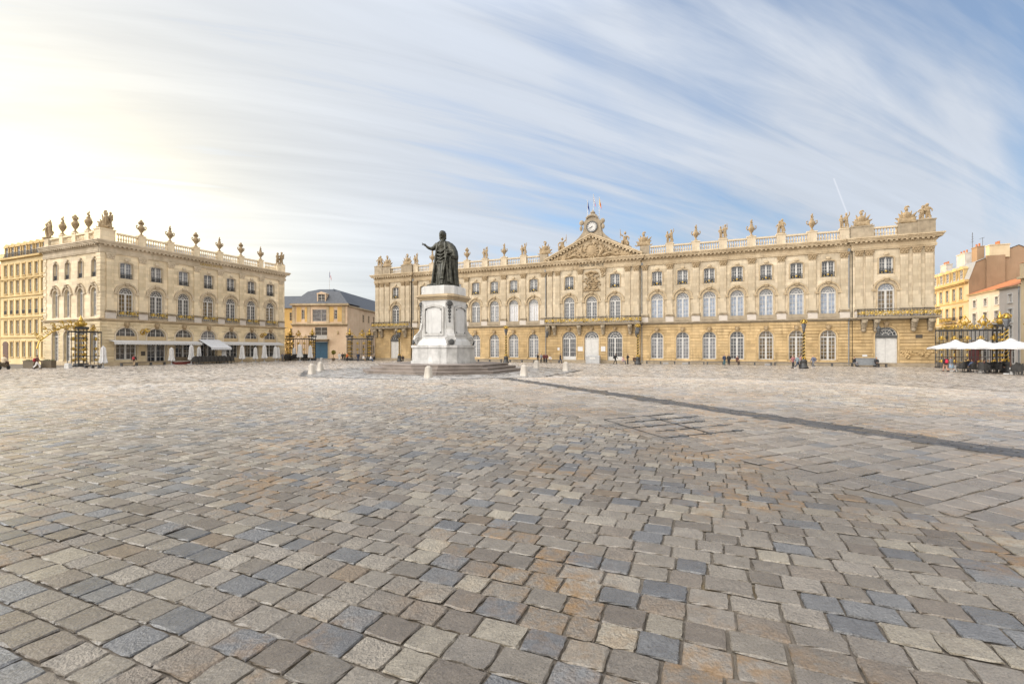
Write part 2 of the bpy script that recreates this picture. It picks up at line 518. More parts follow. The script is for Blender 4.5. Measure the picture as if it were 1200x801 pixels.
_wm = {}
def surround(kind, op, mat, key_z=None):
    """carved stone frame of one opening: archivolt, hood on imposts, keystone"""
    k = ('s', kind, op, mat)
    if k in _wm: return _wm[k]
    h = MB(); hw, zb, zs, rise = op
    if kind in ('ground', 'door', 'hotel'):
        archivolt(h, 0, op, 0.20, 0.115)
        t = zs+rise
        top = min(t+0.75, 6.85)
        h.cur = 1
        h.frust(-0.22, 0.22, -0.20, 0.02, t-0.1, -0.36, 0.36, -0.34, 0.02, top)
        h.blob((0, -0.30, t+0.38), (0.26, 0.16, 0.34), 8, 5)
    elif kind == 'first':
        archivolt(h, 0, op, 0.20, 0.10)
        w = hw+0.40
        archivolt(h, 0, (w, 0, 11.35, w), 0.22, 0.22, legs=False)
        for q in (-1, 1): h.box(q*(w+.11)-0.28, q*(w+.11)+0.28, -0.20, 0.02, 11.15, 11.38)
        h.frust(-0.2, 0.2, -0.26, 0.02, 11.13+w, -0.3, 0.3, -0.36, 0.02, 11.68+w)
        h.blob((0, -0.3, 11.53+w), (0.42, 0.14, 0.18), 8, 4)
    else:
        archivolt(h, 0, op, 0.18, 0.09)
        h.blob((0, -0.16, 16.52), (0.34, 0.14, 0.20), 8, 4); h.box(-0.25, 0.25, -0.2, 0.02, 16.62, 16.74)
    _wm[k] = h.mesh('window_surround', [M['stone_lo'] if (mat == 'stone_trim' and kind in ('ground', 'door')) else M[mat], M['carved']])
    return _wm[k]
def window(root, Fm, kind, uc, op, y, m_low, m_arch, railing=None, name='window', sur='stone_trim', yo=None):
    hw, zb, zs, rise = op
    k = (kind, op)
    if k not in _wm: _wm[k] = window_mesh(kind, hw, zb, zs, rise)
    f = bpy.data.objects.new(name, _wm[k]); COL.objects.link(f); f.parent = root
    f.matrix_local = Fm @ Matrix.Translation((uc, y, zb))
    kp = ('p', op, m_low, m_arch)
    if kp not in _wm: _wm[kp] = pane_mesh(hw, zb, zs, rise, M[m_low], M[m_arch])
    p = bpy.data.objects.new('pane', _wm[kp]); COL.objects.link(p); p.parent = f
    link('surround', surround(kind, op, sur), f, (0, -(0.28 if yo is None else yo), -zb))
    if railing:
        if ('r', railing, hw) not in _wm: _wm[('r', railing, hw)] = guard_mesh(hw, railing)
        g = bpy.data.objects.new('window_guard', _wm[('r', railing, hw)]); COL.objects.link(g); g.parent = f
    return f

def spiral(c, r, turns, n=18, flip=1, start=0.0, y=0.0, r0=0.15):
    out = []
    for i in range(n+1):
        t = i/n; a = start + flip*turns*2*PI*t; rr = r*(1-(1-r0)*t)
        out.append((c[0]+rr*math.cos(a), y, c[1]+rr*math.sin(a)))
    return out

def guard_mesh(hw, style):
    mb = MB()
    h = 0.75
    y = -0.22
    mb.box(-hw, hw, y-0.03, y+0.03, h-0.06, h); mb.box(-hw, hw, y-0.03, y+0.03, 0.05, 0.10)
    n = 9
    for i in range(n):
        x = -hw + 2*hw*(i+0.5)/n
        mb.box(x-0.022, x+0.022, y-0.02, y+0.02, 0.08, h-0.03)
    for s in (-1, 1):
        mb.tube(spiral((s*hw*0.45, 0.40), 0.22, 1.3, 10, s, 0, y-0.02), 0.03, 4)
    if style == 'gold':
        mb.cur = 1
        mb.blob((0, y-0.05, 0.38), (0.15, 0.05, 0.15), 8, 4)
        for s in (-1, 1):
            mb.blob((s*hw*0.55, y-0.04, 0.22), (0.10, 0.04, 0.07), 6, 4)
    return mb.mesh('window_guard', [M['iron'], M['gold']])

def capital(mb, uc, w, z0, z1, y):
    """leafy capital: bell, two tiers of leaves, corner scrolls, abacus"""
    h = z1-z0
    mb.frust(uc-w*0.46, uc+w*0.46, y-0.06, 0.02, z0, uc-w*0.56, uc+w*0.56, y-0.16, 0.02, z1-0.12)
    mb.box(uc-w*0.64, uc+w*0.64, y-0.22, 0.02, z1-0.12, z1)
    for t in range(2):
        n = 3-t
        for i in range(n):
            x = uc + (i-(n-1)/2)*w*0.34
            mb.blob((x, y-0.12-0.05*t, z0+h*(0.2+0.3*t)), (w*0.15, 0.09, h*0.17), 6, 4)
    for s in (-1, 1):
        mb.blob((uc+s*w*0.52, y-0.17, z1-0.28), (0.13, 0.10, 0.15), 6, 4)
    mb.blob((uc, y-0.20, z1-0.17), (0.10, 0.06, 0.10), 6, 4)

def pilaster_mesh(w=0.98, prot=0.16, z0=8.55, z1=17.3):
    mb = MB()
    mb.box(-w/2-0.10, w/2+0.10, -prot-0.12, 0.02, z0, z0+0.18)
    mb.box(-w/2-0.05, w/2+0.05, -prot-0.07, 0.02, z0+0.18, z0+0.36)
    mb.box(-w/2, w/2, -prot, 0.02, z0+0.36, z1-0.95)
    mb.box(-w/2-0.05, w/2+0.05, -prot-0.05, 0.02, z1-1.0, z1-0.92)
    mb.cur = 1
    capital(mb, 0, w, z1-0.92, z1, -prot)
    return mb

def pedestal_mesh(w=1.3):
    mb = MB()
    mb.box(-w/2, w/2, -0.44, 0.02, 7.27, 8.20)
    mb.cur = 1
    mb.frust(-w/2-0.08, w/2+0.08, -0.52, 0.02, 8.20, -w/2+0.1, w/2-0.1, -0.34, 0.02, 8.55)
    return mb

def balustrade_mesh(L, n, z0=19.12, z1=20.65, y0=0.0, d=0.36):
    mb = MB()
    mb.box(-L/2, L/2, y0, y0+d, z0, z0+0.24)
    mb.box(-L/2, L/2, y0-0.05, y0+d+0.05, z1-0.26, z1)
    h = z1-0.26-(z0+0.24)
    for i in range(n):
        x = -L/2 + L*(i+0.5)/n
        r = 0.15
        mb.lathe([(r*0.75, 0), (r*0.75, h*0.07), (r*0.45, h*0.12), (r*1.0, h*0.32), (r*0.85, h*0.42), (r*0.40, h*0.72), (r*0.38, h*0.82), (r*0.7, h*0.92), (r*0.7, h)], 8, (x, y0+d/2, z0+0.24))
    return mb

def cornice(mb, u0, u1, ends=(True, True), z0=17.3, prot0=0.0):
    """architrave, frieze and crowning cornice with modillions, along local x; ends return round the corners"""
    e0 = 1 if ends[0] else 0; e1 = 1 if ends[1] else 0
    def band(p, za, zb):
        mb.box(u0-p*e0, u1+p*e1, -p, 0.3, za, zb)
    p0 = 0.18+prot0
    band(p0, 17.3, 17.5); band(p0+0.05, 17.5, 17.68); band(p0-0.04, 17.68, 18.18)
    band(p0+0.10, 18.18, 18.30); band(p0+0.52, 18.52, 18.72); band(p0+0.62, 18.72, 18.92); band(p0+0.74, 18.92, 19.10)
    band(p0+0.06, 18.30, 18.52)
    L = u1-u0; n = max(2, round(L/0.62))
    for i in range(n):
        x = u0 + L*(i+0.5)/n
        mb.box(x-0.14, x+0.14, -p0-0.46, -p0-0.05, 18.33, 18.52)

def archivolt(mb, uc, op, w=0.24, prot=0.10, legs=True, y=0.0):
    hw, zb, zs, rise = op
    a = arch(uc, hw, zs, rise, 14); b = arch(uc, hw+w, zs, rise+w, 14)
    if legs:
        a = [(uc-hw, zb)] + a + [(uc+hw, zb)]; b = [(uc-hw-w, zb)] + b + [(uc+hw+w, zb)]
    mb.ring_xz(a, b, y-prot, y+0.02)

# figures on the parapet -------------------------------------------------------
def urn_mesh(variant=0):
    mb = MB()
    mb.lathe([(0.34, 0), (0.34, 0.12), (0.16, 0.22), (0.12, 0.42), (0.30, 0.62), (0.48, 0.95), (0.50, 1.15), (0.34, 1.32), (0.22, 1.42), (0.30, 1.52), (0.16, 1.66), (0.05, 1.72)], 12)
    for s in (-1, 1):
        mb.tube([(s*0.46, 0, 0.85), (s*0.72, 0, 1.05), (s*0.74, 0, 1.32), (s*0.52, 0, 1.34)], 0.08, 5)
    if variant == 0:
        for i in range(5):
            mb.blob((0.10*math.sin(i*2.1), 0.08*math.cos(i*1.7), 1.75+0.11*i), (0.17-0.02*i, 0.14-0.02*i, 0.17), 7, 5)
    else:
        for i in range(7):
            a = i*0.9
            mb.blob((0.26*math.cos(a), 0.22*math.sin(a), 1.72+0.06*(i % 3)), (0.20, 0.18, 0.20), 7, 5)
        mb.blob((0, 0, 1.98), (0.22, 0.2, 0.25), 7, 5)
    return mb.mesh('urn', M['carved'], True)

def putti_mesh(seed):
    r = random.Random(seed); mb = MB()
    mb.box(-0.55, 0.55, -0.35, 0.35, 0, 0.14)
    for s in (-1, 1):
        x = s*0.30; l = r.uniform(-0.12, 0.12); tall = 1 if s > 0 else 0.88
        for q in (-1, 1):
            mb.tube([(x+q*0.14, -0.10*q, 0.12), (x+q*0.13, 0.05, 0.45*tall), (x+l*0.3+q*0.09, 0, 0.85*tall)], [0.10, 0.12, 0.15], 7)
        mb.blob((x+l*0.4, 0, 0.98*tall), (0.24, 0.20, 0.26), 8, 6)
        mb.blob((x+l*0.7, 0, 1.28*tall), (0.25, 0.19, 0.28), 8, 6)
        mb.blob((x+l, -0.04, 1.72*tall), (0.16, 0.17, 0.19), 8, 6)
        mb.tube([(x+l*0.7-0.2, 0, 1.42*tall), (x-0.38, -0.12, 1.15*tall), (x-0.24, -0.25, 0.95*tall)], [0.09, 0.08, 0.06], 6)
        mb.tube([(x+l*0.7+0.2, 0, 1.42*tall), (x+0.36, -0.05, 1.68*tall if r.random() < .5 else 1.1), (x+0.30, -0.1, 2.0*tall if r.random() < .5 else 0.9)], [0.09, 0.08, 0.06], 6)
    mb.tube([(-0.5, 0.1, 0.5), (-0.1, 0.2, 0.9), (0.4, 0.18, 0.7), (0.6, 0.05, 0.3)], [0.1, 0.16, 0.16, 0.08], 7)
    me = mb.mesh('putti', M['carved'])
    return remesh(me, 0.045, 1)

def figure_mesh(seed):
    """a seated draped figure with a raised arm"""
    mb = MB(); r = random.Random(seed)
    mb.blob((0, 0.05, 0.45), (0.62, 0.5, 0.48), 10, 6)
    mb.tube([(-0.2, -0.1, 0.7), (-0.3, -0.55, 0.65), (-0.35, -0.6, 0.1)], [0.24, 0.2, 0.13], 8)
    mb.tube([(0.2, -0.1, 0.7), (0.35, -0.5, 0.62), (0.42, -0.5, 0.1)], [0.24, 0.2, 0.13], 8)
    mb.tube([(0, 0.05, 0.6), (0.02, 0.02, 1.1), (0, 0, 1.5)], [0.36, 0.28, 0.30], 9)
    mb.blob((0.02, -0.03, 1.93), (0.19, 0.2, 0.24), 8, 6)
    s = r.choice((-1, 1))
    mb.tube([(s*0.28, 0, 1.55), (s*0.62, -0.05, 1.75), (s*0.66, -0.1, 2.2)], [0.12, 0.10, 0.06], 7)
    mb.tube([(s*0.66, -0.1, 1.2), (s*0.66, -0.1, 2.6)], 0.05, 5)
    mb.tube([(-s*0.28, 0, 1.5), (-s*0.58, -0.1, 1.2), (-s*0.55, -0.3, 0.85)], [0.12, 0.10, 0.07], 7)
    for i in range(5):
        mb.tube([(r.uniform(-.6, .6), 0.2, 0.1), (r.uniform(-.5, .5), -0.2, 0.5), (r.uniform(-.3, .3), -0.1, 1.1)], 0.09, 6)
    return remesh(mb.mesh('figure', M['carved']), 0.05, 1)

def trophy_mesh(seed):
    """armour trophy: cuirass and helmet before a fan of flags, wings and weapons"""
    mb = MB(); r = random.Random(seed)
    mb.blob((0, 0, 0.35), (1.0, 0.4, 0.38), 10, 6)
    mb.lathe([(0.34, 0.4), (0.42, 0.8), (0.48, 1.15), (0.40, 1.4), (0.16, 1.52), (0.15, 1.62)], 10, sy=0.7)
    mb.blob((0, 0, 1.80), (0.22, 0.26, 0.24), 8, 6)
    mb.tube([(-0.28, 0, 1.85), (-0.1, 0, 2.15), (0.2, 0, 2.2), (0.38, 0, 2.0)], [0.06, 0.13, 0.13, 0.05], 6)
    for i in range(7):
        a = R(20 + i*140/6) + r.uniform(-0.08, 0.08); L = r.uniform(1.1, 1.75)
        if 70 < math.degrees(a) < 110: continue
        c, s = math.cos(a), math.sin(a)
        mb.tube([(c*0.3, 0.12, 0.45+s*0.3), (c*L*0.7, 0.15, 0.45+s*L*0.55), (c*L*1.0, 0.12, 0.4+s*L)], [0.14, 0.19, 0.05], 6)
    for s in (-1, 1):
        mb.blob((s*0.75, -0.15, 0.42), (0.36, 0.16, 0.36), 9, 5)
        mb.tube([(s*0.3, -0.2, 0.25), (s*1.2, -0.2, 0.1), (s*1.45, -0.15, 0.3)], [0.12, 0.11, 0.07], 6)
    return remesh(mb.mesh('trophy', M['carved']), 0.055, 1)

def relief(mb, pts, y, rnd, s=1.0):
    for (u, z, r) in pts:
        a = rnd.uniform(0, PI)
        rot = Matrix.Rotation(a, 3, 'Y')
        mb.blob((u, y-rnd.uniform(0.0, 0.12)*s, z), (r*rnd.uniform(.8, 1.5), 0.16*s, r*rnd.uniform(.4, .8)), 7, 4, rot)

def console_mesh():
    mb = MB()
    mb.frust(-0.28, 0.28, -0.35, 0.02, 5.3, -0.34, 0.34, -1.15, 0.02, 6.9)
    mb.blob((0, -0.95, 6.55), (0.36, 0.30, 0.30), 8, 5)
    mb.blob((0, -0.35, 5.35), (0.30, 0.25, 0.28), 8, 5)
    for i in range(4):
        mb.blob((0, -0.4-0.17*i, 5.6+0.28*i), (0.30, 0.2, 0.16), 7, 4)
    return mb.mesh('console', M['stone_grey'], True)

def balcony_rail_mesh(L, h=1.15):
    """wrought iron balcony front laced with gilded scrollwork; origin middle, y=0 the rail plane"""
    mb = MB()
    mb.box(-L/2, L/2, -0.04, 0.04, h-0.08, h); mb.box(-L/2, L/2, -0.03, 0.03, 0.04, 0.10)
    n = int(L/0.35)
    for i in range(n+1):
        x = -L/2 + L*i/n
        mb.box(x-0.02, x+0.02, -0.02, 0.02, 0.08, h-0.06)
    mb.cur = 1
    m = max(1, round(L/1.1))
    for i in range(m):
        x = -L/2 + L*(i+0.5)/m
        for s in (-1, 1):
            mb.tube(spiral((x+s*0.26, 0.55), 0.27, 1.4, 14, s, PI/2, -0.06), 0.055, 5)
        mb.blob((x, -0.08, 0.55), (0.15, 0.08, 0.24), 7, 5)
        mb.blob((x+0.5*L/m, -0.08, 0.75), (0.12, 0.07, 0.12), 6, 4)
        mb.blob((x+0.5*L/m, -0.08, 0.32), (0.10, 0.06, 0.16), 6, 4)
    return mb.mesh('balcony_railing', [M['iron'], M['gold_dull']])

# ------------------------------------------------------------------ the town hall
I4 = Matrix.Identity(4)
G_OP = (1.06, 0.90, 4.45, 1.06)
F_OP = (1.02, 7.75, 11.25, 1.02)
A_OP = (0.86, 13.65, 15.95, 0.22)
D_OP = (1.35, 0.05, 4.55, 1.30)

def build_town_hall():
    root = empty('town_hall', (PCEN.x, PCEN.y, LOW), angA,
                 'long three storey town hall of ochre stone with clock pediment and balustraded roofline', 'town hall')
    HL = 49.4
    wings = [11.5+4.2*i for i in range(7)]
    centre = [0, 4.25]
    pav = [43.8]
    allu = sorted([s*u for u in wings+pav for s in (-1, 1)] + [-4.25, 0, 4.25])
    DEP = 16.0
    up = lambda u: (u, *F_OP)
    at = lambda u: (u, *A_OP)
    # projections: the centre and the end pavilions stand 0.35 m forward
    steps = [(-HL, -39.75, -0.35), (-39.75, -8.6, 0.0), (-8.6, 8.6, -0.35), (8.6, 39.75, 0.0), (39.75, HL, -0.35)]
    wl = MB(); rus = MB(); wu = MB(); led = MB(); cor = MB()
    def gop(u):
        if abs(u) < 5 or abs(u) > 43: return (u, *D_OP)
        return (u, *G_OP)
    for (a, b, yy) in steps:
        us = [u for u in allu if a < u < b]
        T = Matrix.Translation((0, yy, 0))
        for mb in (wl, rus, wu, led, cor): mb.M = T
        ops = [gop(u) for u in us]
        wall_open(wl, a, b, -0.4, 6.95, [[o] for o in ops])
        courses(rus, a, b, 0.55, 6.85, ops)
        rus.box(a, b, -0.13, 0.02, 0.28, 0.50) if False else None
        cols = []
        for u in us:
            c = [up(u)]
            if u != 0: c.append(at(u))
            cols.append(c)
        wall_open(wu, a, b, 6.95, 17.3, cols)
        e = (a == -HL, b == HL)
        pav_ = yy < 0
        def lb(p, za, zb): led.box(a-(p if (e[0] or pav_) else 0), b+(p if (e[1] or pav_) else 0), -p, 0.3, za, zb)
        lb(0.14, 6.86, 6.98); lb(0.36, 6.98, 7.12); lb(0.56, 7.12, 7.27)
        led.box(a-(0.14 if e[0] else 0), b+(0.14 if e[1] else 0), -0.14, 0.3, -0.4, 0.55)
        for u in us:      # doors cut the plinth: a slab of threshold hides it
            if abs(u) < 5 or abs(u) > 43: led.box(u-1.5, u+1.5, -0.5, -0.1, -0.4, 0.02)
        cornice(cor, a, b, (pav_, pav_))
    for mb in (wl, rus, wu, led, cor): mb.M = None
    # flanks, back and a low roof behind the balustrade
    for s in (-1, 1):
        x = s*HL
        wl.quad((x, -0.35, -0.4), (x, DEP, -0.4), (x, DEP, 6.95), (x, -0.35, 6.95))
        wu.quad((x, -0.35, 6.95), (x, DEP, 6.95), (x, DEP, 17.3), (x, -0.35, 17.3))
        n = 13
        for i in range(n):
            a = 0.55 + i*(6.3/n)
            rus.box(x-(0.075 if s < 0 else 0), x+(0.075 if s > 0 else 0), -0.35, DEP, a+0.03, a+6.3/n-0.03)
        for (p, za, zb, mb) in ((0.42, 6.9, 7.27, led), (0.2, 17.3, 18.2, cor), (0.75, 18.55, 19.1, cor), (0.14, -0.4, 0.55, led)):
            mb.box(min(x, x+s*p), max(x, x+s*p), 0.3, DEP, za, zb)
        for k in range(3):   # quoin strips on the flank
            y = 1.0 + k*4.2
            wu.box(min(x, x+s*0.14), max(x, x+s*0.14), y, y+0.9, 8.5, 17.3)
    wl.quad((-HL, DEP, -0.4), (HL, DEP, -0.4), (HL, DEP, 6.95), (-HL, DEP, 6.95))
    wu.quad((-HL, DEP, 6.95), (HL, DEP, 6.95), (HL, DEP, 19.0), (-HL, DEP, 19.0))
    rw = MB(); rw.box(18, HL-1.5, DEP, DEP+24, -0.4, 8.2); rw.box(17.7, HL-1.2, DEP, DEP+24.3, 8.2, 8.6)  # unseen block added to keep low sun off the right-hand houses
    rw.build('rear_shade_block', M['stone_lo'], root)
    wl.build('ground_floor_wall', M['stone_lo'], root)
    rus.build('rusticated_courses', M['stone_lo'], root)
    wu.build('upper_wall', M['stone_up'], root)
    led.build('string_course', M['stone_grey'], root)
    cor.build('cornice', M['stone_trim'], root)
    rf = MB(); rf.box(-HL+0.3, HL-0.3, 0.35, DEP-0.1, 18.6, 19.02)
    rf.build('roof', M['zinc'], root)
    bk = MB()
    bk.quad((-HL+.2, 0.75, -0.3), (HL-.2, 0.75, -0.3), (HL-.2, 0.75, 17.2), (-HL+.2, 0.75, 17.2))
    bk.build('inner_wall', M['dark_gap'], root)
    # pilasters
    pu = [9.4 + 0.0] + [13.6+4.2*i for i in range(6)] + [38.75]
    pm = pilaster_mesh().mesh('pilaster', [M['stone_up'], M['carved']])
    pm2 = pilaster_mesh(w=0.9).mesh('pilaster', [M['stone_up'], M['carved']])
    pd = pedestal_mesh().mesh('pedestal', [M['stone_pale'], M['stone_dirty']])
    pd2 = pedestal_mesh(1.1).mesh('pedestal', [M['stone_pale'], M['stone_dirty']])
    for s in (-1, 1):
        for u in pu:
            link('pilaster', pm, root, (s*u, 0, 0)); link('pedestal', pd, root, (s*u, 0, 0))
        for u in (2.12, 6.5, 8.0, 40.5, 41.75, 45.9, 47.35, 48.75):
            link('pilaster', pm2, root, (s*u, -0.35, 0)); link('pedestal', pd2, root, (s*u, -0.35, 0))
    # stone window aprons of the first floor wings
    ap = MB(); ap.box(-1.45, 1.45, -0.40, 0.02, 7.27, 8.02); ap.box(-1.25, 1.25, -0.44, -0.38, 7.4, 7.9)
    apm = ap.mesh('window_apron', M['stone_grey'])
    for s in (-1, 1):
        for u in wings: link('window_apron', apm, root, (s*u, 0, 0))
    # windows
    for i_, u in enumerate(allu):
        yy = -0.35 if (abs(u) < 5 or abs(u) > 43) else 0
        Tm = I4
        right = u > 8
        if abs(u) in (4.25,):
            window(root, Tm, 'door', u, D_OP, yy+0.25, 'g_dark', 'g_dark', name='glazed_door', yo=0.25)
        elif abs(u) == 0 or abs(u) > 43:
            f = window(root, Tm, 'door', u, D_OP, yy+0.25, 'g_dark', 'g_dark', name='fanlight', yo=0.25)
            d = MB()
            for s in (-1, 1):
                d.box(min(0.01*s, s*1.33), max(0.01*s, s*1.33), -0.10, -0.04, 0.02, 4.35)
                for (za, zb) in ((0.3, 1.5), (1.75, 4.1)):
                    d.box(min(0.18*s, s*1.16), max(0.18*s, s*1.16), -0.13, -0.10, za, zb)
            d.build('door_leaves', M['white_paint'], f)
            if abs(u) > 43:
                t = MB(); t.box(-1.5, 1.5, -0.28, -0.05, 4.18, 4.55); t.build('lintel', M['lead'], f)
        else:
            i = wings.index(min(wings, key=lambda w: abs(w-abs(u))))
            if right: low = ['g_curtain', 'g_curtain', 'g_curtain', 'g_mid', 'g_warm_refl', 'g_warm_refl', 'g_warm_refl'][i]
            else: low = 'g_curtain' if i < 5 else 'g_mid'
            hi = 'g_warm_refl' if (right and i > 3) else 'g_dark'
            window(root, Tm, 'ground', u, G_OP, 0.28, low, hi)
        # first floor
        if abs(u) < 5: low, hi = 'g_mid', 'g_mid'
        elif u > 43: low, hi = 'g_warm_refl', 'g_blue'
        elif right: low, hi = 'g_blue', 'g_curtain'
        else: low, hi = [('g_white', 'g_curtain'), ('g_white', 'g_mid'), ('g_curtain', 'g_mid'), ('g_mid', 'g_dark'), ('g_mid', 'g_dark'), ('g_mid', 'g_dark'), ('g_mid', 'g_dark')][min(6, int((abs(u)-11)/4.2))]
        window(root, Tm, 'first', u, F_OP, yy+0.28, low, hi)
        if u != 0:
            window(root, Tm, 'attic', u, A_OP, yy+0.28, 'g_dark' if (i_ % 3) else 'g_mid', 'g_dark', railing='gold')
    # big balconies with gilded railings
    cm = console_mesh()
    for (c, L) in ((0, 17.6), (-44.9, 9.4), (44.9, 9.4)):
        b = MB(); b.box(c-L/2, c+L/2, -1.45, -0.3, 7.0, 7.16); b.box(c-L/2-0.06, c+L/2+0.06, -1.55, -0.3, 7.16, 7.30)
        bo = b.build('balcony', M['stone_grey'], root)
        r = link('balcony_railing', balcony_rail_mesh(L), bo, (c, -1.4, 7.3))
        for s in (-1, 1):
            link('balcony_end_railing', balcony_rail_mesh(0.95), bo, (c+s*L/2, -0.9, 7.3), PI/2)
        k = [-8.2, -7.0, -2.2, 2.2, 7.0, 8.2] if c == 0 else [c-3.9, c-2.4, c+2.0, c+3.9]
        for x in k: link('console', cm, root, (x, -0.35, 0))
    # lanterns hung under the balconies
    lm = MB()
    lm.tube([(0, -1.2, 6.95), (0, -1.2, 6.0)], 0.03, 5)
    lm.lathe([(0.08, 0), (0.26, 0.55), (0.30, 0.9), (0.34, 0.95), (0.1, 1.25), (0.03, 1.4)], 8, (0, -1.2, 4.65))
    lme = lm.mesh('lantern', M['lead'])
    for x in (-8.2, 8.2, 42.6, -42.6): link('lantern', lme, root, (x, -0.3, 0))
    # parapet: plinth piers and balustrades
    pier = MB(); pier.box(-0.62, 0.62, -0.12, 0.5, 19.1, 20.72); pier.box(-0.7, 0.7, -0.2, 0.58, 20.72, 20.9)
    pm_ = pier.mesh('parapet_pier', M['stone_up'])
    wide = MB()
    bal = balustrade_mesh(2.9, 8).mesh('balustrade', M['stone_up'])
    balw = balustrade_mesh(2.6, 7).mesh('balustrade', M['stone_up'])
    figs = [putti_mesh(i) for i in (1, 2, 3)]
    urns = [urn_mesh(0), urn_mesh(1)]
    tro = [trophy_mesh(5), trophy_mesh(9)]
    fg = [figure_mesh(2), figure_mesh(5)]
    for s in (-1, 1):
        for i in range(7):
            u = 13.6+4.2*i
            link('parapet_pier', pm_, root, (s*u, 0, 0))
            if i % 2 == 0: link('putti_group', figs[i % 3], root, (s*u, 0.15, 20.9), rng.uniform(-.3, .3), (1.0, 1.0, 1.25))
            else: link('stone_urn', urns[0 if s > 0 else (i//2) % 2], root, (s*u, 0.15, 20.9), 0, (0.95, 0.95, 1.2))
        for i in range(7):
            u = 11.5+4.2*i
            if i == 0: link('balustrade', balw, root, (s*(u+0.13), 0, 0))
            else: link('balustrade', bal, root, (s*u, 0, 0))
        def blk(boxes):
            w = MB()
            for (a, b, y0, y1, z0, z1) in boxes: w.box(min(s*a, s*b), max(s*a, s*b), y0, y1, z0, z1)
            w.build('parapet_block', M['stone_grey'], root)
        blk([(39.5, 42.3, -0.45, 0.5, 19.1, 20.8), (39.4, 42.4, -0.52, 0.57, 20.8, 20.95)])
        blk([(45.2, 47.4, -0.45, 0.5, 19.1, 20.8), (47.4, 49.45, -0.55, 0.9, 19.1, 21.0), (47.3, 49.55, -0.62, 1.0, 21.0, 21.16)])
        blk([(8.6, 10.2, -0.2, 0.5, 19.1, 20.75)])
        blk([(49.1, 49.45, 1.0, DEP, 19.1, 20.7)])
        link('balustrade', bal, root, (s*43.75, -0.3, 0))
        link('armour_trophy', tro[0], root, (s*40.9, 0.0, 20.9), 0, (s*0.95, 1.0, 1.1))
        link('armour_trophy', tro[1], root, (s*46.3, 0.0, 20.8), 0, (s*1.0, 1.0, 1.15))
        link('putti_group', figs[1], root, (s*48.45, 0.1, 21.16), 0, 1.25)
        link('armour_trophy', tro[1], root, (s*9.2, 0.3, 20.75), 0, (s*1.05, 1.0, 1.15))
        link('seated_figure', fg[0 if s > 0 else 1], root, (s*5.9, 0.6, 21.1), 0, 1.25)
    # pediment
    pdm = MB()
    hw, z0, z1 = 9.1, 19.12, 23.55
    pdm.prism_xz([(-hw+0.4, z0), (hw-0.4, z0), (0, z1-0.35)], -0.30, 0.9)
    for s in (-1, 1):
        for (p, t0, t1) in ((0.85, 0.0, 0.26), (0.98, 0.26, 0.5)):
            a = [(s*hw, z0+t0), (0, z1+t0-0.25), (0, z1+t1-0.25), (s*hw, z0+t1)]
            if s > 0: a = a[::-1]
            pdm.prism_xz(a, -p, 1.0)
        for i in range(15):
            t = (i+0.5)/15
            x = s*hw*(1-t); z = z0 + (z1-0.25-z0)*t
            pdm.box(x-0.16, x+0.16, -0.80, -0.28, z-0.27, z-0.02)
    po = pdm.build('pediment', M['stone_trim'], root)
    rr = random.Random(4); rl = MB()
    pts = []
    for i in range(150):
        u = rr.uniform(-7.2, 7.2); zmax = 3.5*(1-abs(u)/8.0)
        z = z0+0.25+rr.random()*max(0.1, zmax-0.3)
        if abs(u) < 1.2 and z < z0+2.6: continue
        pts.append((u, z, rr.uniform(0.18, 0.40)))
    relief(rl, pts, -0.38, rr)
    rl.blob((0, -0.45, z0+1.45), (1.05, 0.22, 1.2), 16, 6); rl.blob((0, -0.62, z0+1.4), (0.75, 0.14, 0.85), 14, 5)
    for i in range(16):
        a = 2*PI*i/16
        rl.blob((1.15*math.cos(a), -0.48, z0+1.45+1.3*math.sin(a)), (0.22, 0.18, 0.22), 6, 4)
    for s in (-1, 1):
        rl.tube([(s*1.3, -0.45, z0+0.4), (s*2.1, -0.5, z0+1.5), (s*1.7, -0.5, z0+2.3)], [0.3, 0.35, 0.2], 7)
        rl.blob((s*1.8, -0.5, z0+2.55), (0.22, 0.2, 0.25), 7, 5)
        rl.tube([(s*2.0, -0.45, z0+0.5), (s*3.4, -0.5, z0+0.9), (s*4.6, -0.45, z0+0.4)], [0.22, 0.3, 0.18], 7)
        rl.tube([(s*2.3, -0.45, z0+1.6), (s*3.6, -0.5, z0+0.7), (s*5.6, -0.42, z0+0.35)], 0.13, 6)
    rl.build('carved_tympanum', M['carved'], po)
    # clock turret with sweeping shoulders
    ct = MB()
    body = [(-1.9, 23.0), (-1.75, 24.2), (-1.55, 25.2), (-1.65, 26.0), (-1.2, 26.5), (-0.9, 27.0), (-0.35, 27.3), (0.35, 27.3), (0.9, 27.0), (1.2, 26.5), (1.65, 26.0), (1.55, 25.2), (1.75, 24.2), (1.9, 23.0)]
    ct.prism_xz(body[::-1], -0.05, 1.5)
    for s in (-1, 1):
        sh = [(s*1.7, 24.4), (s*2.5, 23.4), (s*3.6, 22.5), (s*5.2, 21.7), (s*7.0, 21.0), (s*7.0, 19.2), (s*1.5, 19.2)]
        if s > 0: sh = sh[::-1]
        ct.prism_xz(sh, 0.1, 1.2)
        ct.blob((s*1.95, -0.05, 26.0), (0.45, 0.3, 0.5), 8, 6); ct.blob((s*2.05, -0.05, 25.0), (0.30, 0.25, 0.5), 8, 6)
        ct.tube([(s*1.1, -0.1, 26.7), (s*0.6, -0.15, 27.1), (0, -0.15, 27.2)], 0.2, 6)
    ct.lathe([(0.6, 0), (0.75, 0.25), (0.35, 0.5), (0.5, 0.7), (0.2, 0.95), (0.05, 1.25)], 10, (0, 0.6, 27.2))
    co = ct.build('clock_turret', M['stone_grey'], po)
    ck = MB()
